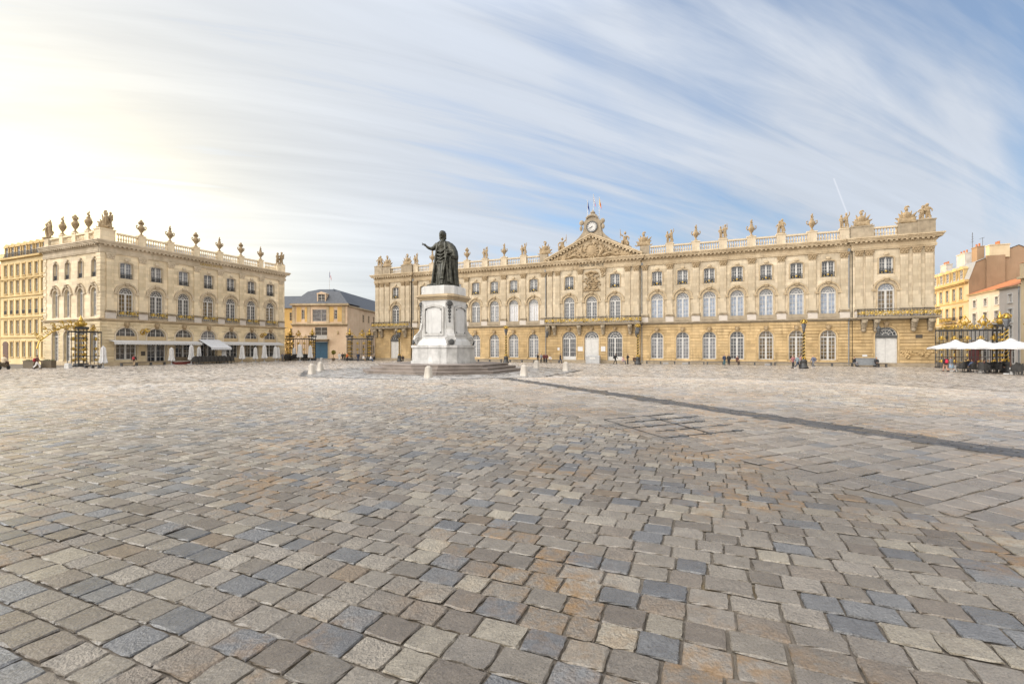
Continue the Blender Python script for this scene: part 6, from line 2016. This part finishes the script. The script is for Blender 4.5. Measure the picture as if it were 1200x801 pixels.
def stones_in(rs, e1, e2, zone, row, lmean, lo, gap, bounds, zmask=None, stretch=1.0):
    """rows along e1; returns arrays centre(u,v), half sizes, rnd"""
    (u0, u1, v0, v1) = bounds
    nv = int((v1-v0)/row)
    U = []; V = []; HU = []; HV = []
    for j in range(nv):
        n = int((u1-u0)/(lmean*0.8))+2
        L = np.clip(rs.normal(lmean, lmean*0.14, n), lo, lmean*1.6)
        e = u0 + rs.random()*lmean + np.concatenate([[0], np.cumsum(L)])
        c = (e[:-1]+e[1:])/2
        U.append(c); V.append(np.full(n, v0+(j+.5)*row)); HU.append(L/2-gap*rs.uniform(.3, .9, n)); HV.append(row/2-gap*rs.uniform(.4, .9, n))
    U = np.concatenate(U); V = np.concatenate(V); HU = np.concatenate(HU); HV = np.concatenate(HV)
    x = U*e1.x+V*e2.x; y = U*e1.y+V*e2.y
    # what the square shows: a generous wedge before the camera
    keep = (U > u0) & (U < u1) & (y > -6) & (np.abs(x) < 9 + np.maximum(y, 0)*1.45)
    a = x*dA.x+y*dA.y; n_ = x*dN.x+y*dN.y
    keep &= (n_ < 83.6) & (a > -84.0) & (a < 44)
    z, oc = zone_of(x, y)
    keep &= (z == zone)
    keep &= oc > 5.3
    x, y, HU, HV = x[keep].copy(), y[keep].copy(), HU[keep].copy(), HV[keep].copy()
    if zone == 1:      # stones next to the dark band are cut to meet it
        sd_ = x*DB.x + y*DB.y - OFF; d = np.abs(sd_); cut = d-HU < 0.415
        far = d+HU; nh = (far-0.415)/2; sh = np.where(cut, (far-nh)-d, 0)*np.sign(sd_)
        HU = np.where(cut, np.maximum(nh, 0.02), HU); x = x+sh*DB.x; y = y+sh*DB.y
    return x, y, HU, HV

def build_paving():
    rs = np.random.RandomState(5)
    vs, fs, at, tl, base = [], [], [], [], 0
    def emit(x, y, hu, hv, e1, e2, zone):
        nonlocal base
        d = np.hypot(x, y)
        for (lo, hi, lod) in ((0, 9.0, 0), (9.0, 30.0, 1), (30.0, 400.0, 2)):
            k = (d >= lo) & (d < hi)
            if not k.any(): continue
            X, Y, A, B = x[k], y[k], hu[k], hv[k]; N = len(X)
            rnd = rs.random((N, 3))
            if lod == 0: g = np.array([-1, -0.955, -0.5, 0.0, 0.5, 0.955, 1])
            elif lod == 1: g = np.array([-1, -0.94, 0.94, 1])
            else: g = np.array([-1.0, 1.0])
            n = len(g)
            S, T = np.meshgrid(g, g)
            S = np.broadcast_to(S.ravel(), (N, n*n)).copy(); T = np.broadcast_to(T.ravel(), (N, n*n)).copy()
            edge = np.maximum(np.abs(S), np.abs(T))
            lift = np.where(edge > 0.99, -0.014, np.where(edge > 0.9, -0.0022, 0.0)) if lod == 0 else np.where(edge > 0.99, -0.018, 0.0) if lod == 1 else np.zeros_like(S)
            u = S*A[:, None]; w = T*B[:, None]
            if lod < 2:
                amp = 0.0035 if lod == 0 else 0.003
                u += rs.normal(0, amp, u.shape)*(edge > 0.8); w += rs.normal(0, amp, u.shape)*(edge > 0.8)
                # worn corners
                corner = (np.abs(S) > 0.9) & (np.abs(T) > 0.9)
                u = np.where(corner, u*0.985, u); w = np.where(corner, w*0.985, w)
            if lod == 0: lift = lift + rs.normal(0, 0.0008, u.shape)
            # slight turn and tilt of every stone
            rot = rs.normal(0, 0.011, N)[:, None]
            u, w = u*np.cos(rot)-w*np.sin(rot), u*np.sin(rot)+w*np.cos(rot)
            tx = rs.normal(0, 0.012, N)[:, None]; ty = rs.normal(0, 0.012, N)[:, None]
            px = X[:, None]+u*e1.x+w*e2.x; py = Y[:, None]+u*e1.y+w*e2.y
            pz = gz(px, py) + lift + (tx*u+ty*w) + rs.normal(0, 0.003, N)[:, None]
            P = np.stack([px, py, pz], 2).reshape(-1, 3)
            idx = np.array([(j*n+i, j*n+i+1, (j+1)*n+i+1, (j+1)*n+i) for j in range(n-1) for i in range(n-1)])
            # e1,e2 right handed so faces look up
            Fc = (idx[None]+np.arange(N)[:, None, None]*n*n).reshape(-1, 4)+base
            vs.append(P); fs.append(Fc); base += len(P)
            C = np.stack([rnd[:, 0], rnd[:, 1], np.full(N, zone/4.0)], 1)
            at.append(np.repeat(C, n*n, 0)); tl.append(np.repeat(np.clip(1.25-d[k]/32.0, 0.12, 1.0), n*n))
    full = (-90, 60, -40, 90)
    emit(*stones_in(rs, dA, dN, 0, 0.235, 0.285, 0.20, 0.012, full), dA, dN, 0)
    emit(*stones_in(rs, DB, Vector((-DB.y, DB.x)), 1, 0.34, 0.46, 0.30, 0.020, (-40, 60, -40, 60)), DB, Vector((-DB.y, DB.x)), 1)
    emit(*stones_in(rs, DT, DB, 2, 0.2, 0.42, 0.3, 0.012, (-60, 60, OFF-0.4, OFF+0.45)), DT, DB, 2)
    emit(*stones_in(rs, dA, dN, 3, 0.30, 0.40, 0.26, 0.014, full), dA, dN, 3)
    emit(*stones_in(rs, dA, dN, 4, 0.2, 0.3, 0.2, 0.010, full), dA, dN, 4)
    Vv = np.concatenate(vs).astype(np.float32); Ff = np.concatenate(fs).astype(np.int32); At = np.concatenate(at).astype(np.float32)
    me = bpy.data.meshes.new('paving')
    me.vertices.add(len(Vv)); me.vertices.foreach_set('co', Vv.ravel())
    me.loops.add(Ff.size); me.loops.foreach_set('vertex_index', Ff.ravel())
    me.polygons.add(len(Ff)); me.polygons.foreach_set('loop_start', np.arange(0, Ff.size, 4, dtype=np.int32)); me.polygons.foreach_set('loop_total', np.full(len(Ff), 4, dtype=np.int32))
    me.update(calc_edges=True)
    a = me.attributes.new('stone', 'FLOAT_VECTOR', 'POINT'); a.data.foreach_set('vector', At.ravel())
    a = me.attributes.new('nearness', 'FLOAT', 'POINT'); a.data.foreach_set('value', np.concatenate(tl).astype(np.float32))  # falls with distance from the camera; drives relief and painted sheen
    me.polygons.foreach_set('use_smooth', np.zeros(len(Ff), dtype=bool))
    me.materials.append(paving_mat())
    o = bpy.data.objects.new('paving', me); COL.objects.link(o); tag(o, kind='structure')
    print('paving', len(Vv), len(Ff))

def paving_mat():
    m, nt, b = nt_new('paving_stone')
    L = nt.links.new
    at = nd(nt, 'ShaderNodeAttribute', attribute_name='stone')
    sp = nd(nt, 'ShaderNodeSeparateXYZ'); L(at.outputs['Vector'], sp.inputs[0])
    r1, r2, zn = sp.outputs
    geo = nd(nt, 'ShaderNodeNewGeometry'); pos = geo.outputs['Position']
    field = ramp(nt, [(0.0, (0.255, 0.220, 0.180)), (0.16, (0.300, 0.262, 0.215)), (0.34, (0.335, 0.295, 0.248)), (0.50, (0.250, 0.208, 0.165)), (0.64, (0.185, 0.187, 0.195)), (0.73, (0.215, 0.215, 0.218)), (0.81, (0.36, 0.318, 0.262)), (0.91, (0.43, 0.38, 0.30)), (0.975, (0.27, 0.20, 0.13))], 'CONSTANT')
    L(r1, field.inputs[0])
    diag = ramp(nt, [(0.0, (0.30, 0.262, 0.222)), (0.3, (0.33, 0.285, 0.24)), (0.6, (0.275, 0.245, 0.215)), (0.8, (0.225, 0.222, 0.222)), (0.92, (0.36, 0.32, 0.27))], 'CONSTANT'); L(r1, diag.inputs[0])
    lite = ramp(nt, [(0.0, (0.60, 0.57, 0.54)), (0.5, (0.66, 0.63, 0.60)), (0.8, (0.54, 0.51, 0.48))], 'CONSTANT'); L(r1, lite.inputs[0])
    dark = ramp(nt, [(0.0, (0.070, 0.066, 0.066)), (0.5, (0.085, 0.08, 0.08)), (0.8, (0.062, 0.06, 0.062))], 'CONSTANT'); L(r1, dark.inputs[0])
    col = mixc(nt, mth(nt, 'GREATER_THAN', zn, 0.2), field.outputs[0], diag.outputs[0])
    col = mixc(nt, mth(nt, 'GREATER_THAN', zn, 0.4), col, dark.outputs[0])
    col = mixc(nt, mth(nt, 'GREATER_THAN', zn, 0.7), col, lite.outputs[0])
    dk2 = mixc(nt, 0.45, dark.outputs[0], (0.2, 0.2, 0.2))
    col = mixc(nt, mth(nt, 'GREATER_THAN', zn, 0.9), col, dk2)
    # tone drift from stone to stone
    tone = nd(nt, 'ShaderNodeMapRange'); L(r2, tone.inputs[0]); tone.inputs[3].default_value = 0.62; tone.inputs[4].default_value = 0.92
    cmb = nd(nt, 'ShaderNodeCombineXYZ')
    for i in range(3): L(tone.outputs[0], cmb.inputs[i])
    col = mixc(nt, 1.0, col, cmb.outputs[0], 'MULTIPLY')
    # offset so each stone has its own grain
    off = nd(nt, 'ShaderNodeVectorMath', operation='MULTIPLY_ADD'); L(at.outputs['Vector'], off.inputs[0]); off.inputs[1].default_value = (13, 17, 7); L(pos, off.inputs[2])
    # granite speckle
    g1 = nd(nt, 'ShaderNodeTexNoise', i_Scale=95.0, i_Detail=4.0, i_Roughness=0.7); L(off.outputs[0], g1.inputs['Vector'])
    gr = ramp(nt, [(0.34, (0.40, 0.39, 0.38)), (0.47, (0.96, 0.96, 0.96)), (0.6, (1.08, 1.08, 1.08)), (0.72, (1.5, 1.48, 1.42))]); L(g1.outputs['Fac'], gr.inputs[0])
    col = mixc(nt, 0.9, col, gr.outputs[0], 'MULTIPLY')
    g2 = nd(nt, 'ShaderNodeTexNoise', i_Scale=9.0, i_Detail=5.0, i_Roughness=0.65); L(off.outputs[0], g2.inputs['Vector'])
    gr2 = ramp(nt, [(0.3, (0.78, 0.77, 0.76)), (0.7, (1.16, 1.15, 1.13))]); L(g2.outputs['Fac'], gr2.inputs[0])
    col = mixc(nt, 1.0, col, gr2.outputs[0], 'MULTIPLY')
    # rust-coloured iron stains in patches
    p1 = nd(nt, 'ShaderNodeTexNoise', i_Scale=0.42, i_Detail=3.0); L(pos, p1.inputs['Vector'])
    p2 = nd(nt, 'ShaderNodeTexNoise', i_Scale=7.0, i_Detail=5.0, i_Roughness=0.7); L(off.outputs[0], p2.inputs['Vector'])
    a_ = ramp(nt, [(0.47, (0, 0, 0)), (0.60, (1, 1, 1))]); L(p1.outputs['Fac'], a_.inputs[0])
    b_ = ramp(nt, [(0.42, (0, 0, 0)), (0.62, (1, 1, 1))]); L(p2.outputs['Fac'], b_.inputs[0])
    lim = mth(nt, 'MULTIPLY', mth(nt, 'LESS_THAN', zn, 0.3), mth(nt, 'GREATER_THAN', r2, 0.40))
    rust = mth(nt, 'MULTIPLY', mth(nt, 'MULTIPLY', a_.outputs[0], b_.outputs[0]), mth(nt, 'MULTIPLY', lim, 0.78))
    col = mixc(nt, rust, col, (0.29, 0.155, 0.040))
    # broad trodden and dirty areas
    w1 = nd(nt, 'ShaderNodeTexNoise', i_Scale=0.3, i_Detail=5.0, i_Roughness=0.6); L(pos, w1.inputs['Vector'])
    w2 = ramp(nt, [(0.32, (0.74, 0.73, 0.72)), (0.66, (1.12, 1.12, 1.11))]); L(w1.outputs['Fac'], w2.inputs[0])
    col = mixc(nt, 1.0, col, w2.outputs[0], 'MULTIPLY')
    # damp dark blots
    d1 = nd(nt, 'ShaderNodeTexNoise', i_Scale=26.0, i_Detail=3.0); L(off.outputs[0], d1.inputs['Vector'])
    d2 = ramp(nt, [(0.70, (0, 0, 0)), (0.78, (1, 1, 1))]); L(d1.outputs['Fac'], d2.inputs[0])
    col = mixc(nt, mth(nt, 'MULTIPLY', d2.outputs[0], 0.5), col, (0.05, 0.045, 0.04))
    # field stones paler and evener away from the camera: sky sheen painted in
    tw = nd(nt, 'ShaderNodeAttribute', attribute_name='nearness')
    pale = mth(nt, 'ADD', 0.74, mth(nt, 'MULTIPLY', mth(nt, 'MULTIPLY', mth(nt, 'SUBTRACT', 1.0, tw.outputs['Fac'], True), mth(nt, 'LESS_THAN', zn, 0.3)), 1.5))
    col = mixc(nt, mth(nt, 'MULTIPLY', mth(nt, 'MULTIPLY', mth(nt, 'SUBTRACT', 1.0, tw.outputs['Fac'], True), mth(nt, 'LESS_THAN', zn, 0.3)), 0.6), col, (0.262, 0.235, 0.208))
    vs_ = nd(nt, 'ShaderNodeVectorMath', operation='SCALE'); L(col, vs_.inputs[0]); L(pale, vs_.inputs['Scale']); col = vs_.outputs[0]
    L(col, b.inputs['Base Color'])
    rr = nd(nt, 'ShaderNodeMapRange'); L(r2, rr.inputs[0]); rr.inputs[3].default_value = 0.16; rr.inputs[4].default_value = 0.54
    rn = mth(nt, 'ADD', rr.outputs[0], mth(nt, 'MULTIPLY', mth(nt, 'SUBTRACT', g2.outputs['Fac'], 0.5), 0.3))
    tb = nd(nt, 'ShaderNodeAttribute', attribute_name='nearness')
    rn = mth(nt, 'MULTIPLY', rn, mth(nt, 'ADD', mth(nt, 'MULTIPLY', tb.outputs['Fac'], 0.1), 0.95))
    L(rn, b.inputs['Roughness'])
    b.inputs['Specular IOR Level'].default_value = 0.8
    # hewn surface: coarse tooling plus grain, stronger on some stones
    g3 = nd(nt, 'ShaderNodeTexNoise', i_Scale=38.0, i_Detail=3.0, i_Roughness=0.6); L(off.outputs[0], g3.inputs['Vector'])
    rg = mth(nt, 'MULTIPLY', g3.outputs['Fac'], mth(nt, 'ADD', mth(nt, 'MULTIPLY', r2, r2), 0.35))
    hs = mth(nt, 'ADD', rg, mth(nt, 'MULTIPLY', g1.outputs['Fac'], 0.18))
    hs = mth(nt, 'ADD', hs, mth(nt, 'MULTIPLY', g2.outputs['Fac'], 0.12))
    bp = nd(nt, 'ShaderNodeBump', i_Strength=1.0, i_Distance=0.022); ta = nd(nt, 'ShaderNodeAttribute', attribute_name='nearness'); L(mth(nt, 'MULTIPLY', hs, ta.outputs['Fac']), bp.inputs['Height']); L(bp.outputs[0], b.inputs['Normal'])
    return m

def build_slots():
    """drain slots let into the diagonal field"""
    def G(px, py): Y = F*CAMZ/(py-HY); return Vector(((px-CX)/F*Y, Y))
    A, B, C, D = G(708, 491.5), G(800, 483.5), G(883, 502.5), G(778, 513)
    o = empty('drain_grid', (A.x, A.y, float(gz(A.x, A.y))), 0, 'grid of thin dark drain slots let into the paving right of centre', 'drain')
    L2 = lambda p, q, t: p + (q-p)*t
    def ch(p, q, w):
        p = p-A; q = q-A; d = (q-p).normalized(); n = Vector((-d.y, d.x))*w
        m = MB(); v = [p-n, q-n, q+n, p+n]
        m.prism_xy([(a.x, a.y) for a in v], -0.03, 0.011); m.build('channel', M['iron'], o)
    for k in range(5):
        t = k/4; p, q = L2(A, D, t), L2(B, C, t)
        ch(L2(p, q, 0.10*(k % 2)), L2(p, q, 1-0.12*((k+1) % 2)), 0.012)
        for u in (0.2, 0.5, 0.8):
            g = L2(p, q, u+0.06*(k % 2)) - A; m = MB(); m.box(g.x-.075, g.x+.075, g.y-.075, g.y+.075, -0.02, 0.013); m.build('gully_grate', M['lead'], o)
    for t in (0.0, 0.5): ch(L2(A, B, t), L2(D, C, t), 0.008)

# ------------------------------------------------------------------ sky, sun, camera
SUN_EL = 7.0
sun_dir2 = Vector((-600+8, 540)).normalized()
SUN = Vector((sun_dir2.x*math.cos(R(SUN_EL)), sun_dir2.y*math.cos(R(SUN_EL)), math.sin(R(SUN_EL))))
def build_world():
    w = bpy.data.worlds.new('World'); scene.world = w; w.use_nodes = True
    nt = w.node_tree; L = nt.links.new
    bg = nt.nodes['Background']
    sky = nd(nt, 'ShaderNodeTexSky', sky_type='NISHITA', sun_disc=False)
    sky.sun_elevation = R(SUN_EL); sky.sun_rotation = math.atan2(SUN.x, SUN.y)
    sky.altitude = 200; sky.air_density = 1.0; sky.dust_density = 1.2; sky.ozone_density = 3.5
    tc = nd(nt, 'ShaderNodeTexCoord')
    nrm = nd(nt, 'ShaderNodeVectorMath', operation='NORMALIZE'); L(tc.outputs['Generated'], nrm.inputs[0])
    sp = nd(nt, 'ShaderNodeSeparateXYZ'); L(nrm.outputs[0], sp.inputs[0])
    zz = mth(nt, 'ADD', mth(nt, 'MAXIMUM', sp.outputs[2], 0.0), 0.30)
    px = mth(nt, 'DIVIDE', sp.outputs[0], zz); py = mth(nt, 'DIVIDE', sp.outputs[1], zz)
    cb = nd(nt, 'ShaderNodeCombineXYZ'); L(px, cb.inputs[0]); L(py, cb.inputs[1])
    def layer(ang, sx, sy, scale, detail, rough, dist, seed):
        mp = nd(nt, 'ShaderNodeMapping', vector_type='TEXTURE'); mp.inputs['Rotation'].default_value = (0, 0, ang); mp.inputs['Scale'].default_value = (sx, sy, 1); mp.inputs['Location'].default_value = (seed, seed*.7, 0)
        L(cb.outputs[0], mp.inputs[0])
        n = nd(nt, 'ShaderNodeTexNoise', i_Scale=scale, i_Detail=detail, i_Roughness=rough, i_Distortion=dist); L(mp.outputs[0], n.inputs['Vector'])
        return n.outputs['Fac']
    ang = math.atan2(0.80, 0.60)
    a = layer(ang-0.45, 2.6, 0.50, 1.2, 7.0, 0.55, 0.7, 3.1)
    b = layer(ang-0.1, 1.8, 0.9, 1.0, 5.0, 0.5, 0.5, 5.2)
    c = layer(ang-0.6, 3.2, 0.28, 2.2, 6.0, 0.6, 0.8, 1.3)
    dt = nd(nt, 'ShaderNodeVectorMath', operation='DOT_PRODUCT'); L(nrm.outputs[0], dt.inputs[0]); dt.inputs[1].default_value = tuple(SUN)
    sd = mth(nt, 'MAXIMUM', dt.outputs['Value'], 0.0)
    cov = mth(nt, 'ADD', mth(nt, 'MULTIPLY', a, 0.75), mth(nt, 'ADD', mth(nt, 'MULTIPLY', b, 0.60), mth(nt, 'MULTIPLY', c, 0.40)))
    cov = mth(nt, 'ADD', cov, mth(nt, 'MULTIPLY', mth(nt, 'MULTIPLY', sd, sd), 0.26))
    # thinner overhead, denser towards the horizon
    cov = mth(nt, 'ADD', cov, mth(nt, 'MULTIPLY', mth(nt, 'SUBTRACT', 0.35, sp.outputs[2]), 0.30))
    cov = mth(nt, 'ADD', cov, mth(nt, 'MULTIPLY', mth(nt, 'SUBTRACT', 0.40, sp.outputs[1], True), 0.9))  # extra cover added behind the camera to carry the fill
    rp = ramp(nt, [(COV0, (0, 0, 0)), (COV1, (1, 1, 1))]); L(cov, rp.inputs[0])
    fac = mth(nt, 'ADD', 0.34, mth(nt, 'MULTIPLY', rp.outputs[0], 0.60))
    # cloud light: bright and warm near the sun, cool and dimmer away from it
    s4 = mth(nt, 'POWER', sd, 5.0); s40 = mth(nt, 'POWER', sd, 60.0)
    # invented extra brightness behind the camera, fill for the shaded fronts
    bk = mth(nt, 'MULTIPLY', mth(nt, 'SUBTRACT', 0.45, sp.outputs[1]), 1.1, True)
    # invented bright lobe high behind left, added to rake light over the fronts
    dl = nd(nt, 'ShaderNodeVectorMath', operation='DOT_PRODUCT'); L(nrm.outputs[0], dl.inputs[0]); dl.inputs[1].default_value = tuple(Vector((-0.80, -0.35, 0.55)).normalized())
    lobe = mth(nt, 'POWER', mth(nt, 'MAXIMUM', dl.outputs['Value'], 0.0), 7.0)
    bz = mth(nt, 'MULTIPLY', mth(nt, 'SUBTRACT', sp.outputs[2], 0.58), 2.4, True)  # invented overhead fill, above the view
    br = mth(nt, 'ADD', mth(nt, 'ADD', mth(nt, 'MULTIPLY', mth(nt, 'ADD', mth(nt, 'ADD', mth(nt, 'MULTIPLY', bk, 0.23), mth(nt, 'MULTIPLY', bz, 0.40)), mth(nt, 'MULTIPLY', lobe, 1.9)), CLOUD_FILL), CLOUD0), mth(nt, 'ADD', mth(nt, 'MULTIPLY', s4, CLOUD1), mth(nt, 'MULTIPLY', s40, CLOUD2)))
    # thicker strands read brighter, gaps between them greyer
    br = mth(nt, 'MULTIPLY', br, mth(nt, 'ADD', 0.52, mth(nt, 'ADD', mth(nt, 'MULTIPLY', a, 0.55), mth(nt, 'MULTIPLY', c, 0.40))))
    tint = mixc(nt, mth(nt, 'POWER', sd, 8.0), mixc(nt, bk, (0.87, 0.935, 1.04), (1.02, 0.97, 0.90)), (1.0, 0.93, 0.76))
    tint = mixc(nt, mth(nt, 'POWER', sd, 55.0), tint, (1.0, 0.83, 0.36))
    vm = nd(nt, 'ShaderNodeVectorMath', operation='SCALE'); L(tint, vm.inputs[0]); L(br, vm.inputs['Scale'])
    skc = nd(nt, 'ShaderNodeVectorMath', operation='SCALE'); L(sky.outputs[0], skc.inputs[0]); skc.inputs['Scale'].default_value = SKYK
    final = mixc(nt, fac, skc.outputs[0], vm.outputs[0])
    # a short aeroplane trail
    if True:
        def dirpx(x, y): return Vector(((x-CX)/F, 1.0, (HY-y)/F)).normalized()
        p, q = dirpx(977, 209), dirpx(993, 251); nn = p.cross(q).normalized(); mid = (p+q).normalized(); half = math.cos(p.angle(q)/2)
        d1 = nd(nt, 'ShaderNodeVectorMath', operation='DOT_PRODUCT'); L(nrm.outputs[0], d1.inputs[0]); d1.inputs[1].default_value = tuple(nn)
        d2 = nd(nt, 'ShaderNodeVectorMath', operation='DOT_PRODUCT'); L(nrm.outputs[0], d2.inputs[0]); d2.inputs[1].default_value = tuple(mid)
        t = mth(nt, 'SUBTRACT', 1.0, mth(nt, 'DIVIDE', mth(nt, 'ABSOLUTE', d1.outputs['Value']), 0.0017), True)
        t = mth(nt, 'MULTIPLY', t, mth(nt, 'GREATER_THAN', d2.outputs['Value'], half))
        final = mixc(nt, mth(nt, 'MULTIPLY', t, 0.5), final, (4.3, 4.4, 4.7))
        final2 = final
    L(final, bg.inputs['Color'])
    bg.inputs['Strength'].default_value = WORLD
    s = bpy.data.lights.new('sun', 'SUN'); s.energy = SUN_W; s.angle = R(0.5); s.color = (1.0, 0.74, 0.42)
    o = bpy.data.objects.new('sun', s); COL.objects.link(o)
    o.rotation_euler = (-SUN).to_track_quat('-Z', 'Y').to_euler()
    o.location = SUN*200

def build_camera():
    c = bpy.data.cameras.new('camera'); o = bpy.data.objects.new('camera', c); COL.objects.link(o)
    o.location = (0, 0, CAMZ); o.rotation_euler = (PI/2, 0, 0)
    c.sensor_width = 36.0; c.lens = 36.0*F/1200.0; c.shift_y = (HY-400.5)/1200.0
    c.clip_start = 0.05; c.clip_end = 6000
    scene.camera = o

CLOUD0, CLOUD1, CLOUD2, CLOUD_FILL = 3.3, 1.1, 6.0, 16.0
COV0, COV1, SKYK = 0.78, 1.24, 1.65
WORLD = 0.10; SUN_W = 2.2
build_ground(); build_paving(); build_slots()
build_town_hall(); build_hotel(); build_left_houses(); build_mansion(); build_right_houses()
build_monument(); build_statue()
pt = lambda px, Y: Vector((*(gp(px, Y).xy), 0))
c0 = Vector((PB.x, PB.y)); 
grille('gilded_gate', Vector((*(c0 + Vector((0.35, -0.25)) ), 0)), Vector((*(c0 - dN*4.2 + Vector((0.35, 0))), 0)), 5.2, 'gilded wrought iron gate with a great scroll wing joining the near corner of the hotel', piers=(0.62,), crests=(0.62,), wing=(2.6, 1))
grille('gilded_gate', pt(332.5, 104), pt(367, 103), 4.9, 'gilded grille between the hotel and the street opening, left of the blue door', piers=(0.22, 0.97), crests=(0.5,))
grille('gilded_gate', pt(408, 103), pt(437.5, 103.5), 4.9, 'gilded grille between the street opening and the town hall, right of the blue door', piers=(0.06, 0.85), crests=(0.55,))
grille('gilded_gate', pt(1096, 63), pt(1172.5, 60.5), 5.2, 'gilded grille behind the open parasols right of the town hall', piers=(0.99,), crests=(0.46, 0.75), wing=(9.0, 1))
build_lamps(); build_bollards(); build_benches(); build_terrace(); build_people()
top = PCEN + dN*0.6
for off, h, cols, l, sd in ((-1.0, 3.6, ('flag_blue', 'flag_blue'), 'blue flag on the left pole above the clock', 1), (0.12, 4.6, ('flag_blue', 'flag_white', 'flag_red'), 'blue white and red flag on the tallest middle pole above the clock', 2), (1.2, 3.9, ('flag_yellow', 'flag_yellow', 'flag_red'), 'yellow and red flag on the right pole above the clock', 3)):
    p = top + dA*off
    flagpole((p.x, p.y, LOW+26.6), h, cols, l, size=(2.0, 0.9), seed=sd)
build_world(); build_camera()
scene.view_settings.view_transform = 'Standard'; scene.view_settings.look = 'None'
scene.view_settings.exposure = 1.15
scene.view_settings.gamma = 1.0
scene.render.engine = 'CYCLES'
scene.cycles.use_denoising = True
scene.cycles.max_bounces = 6
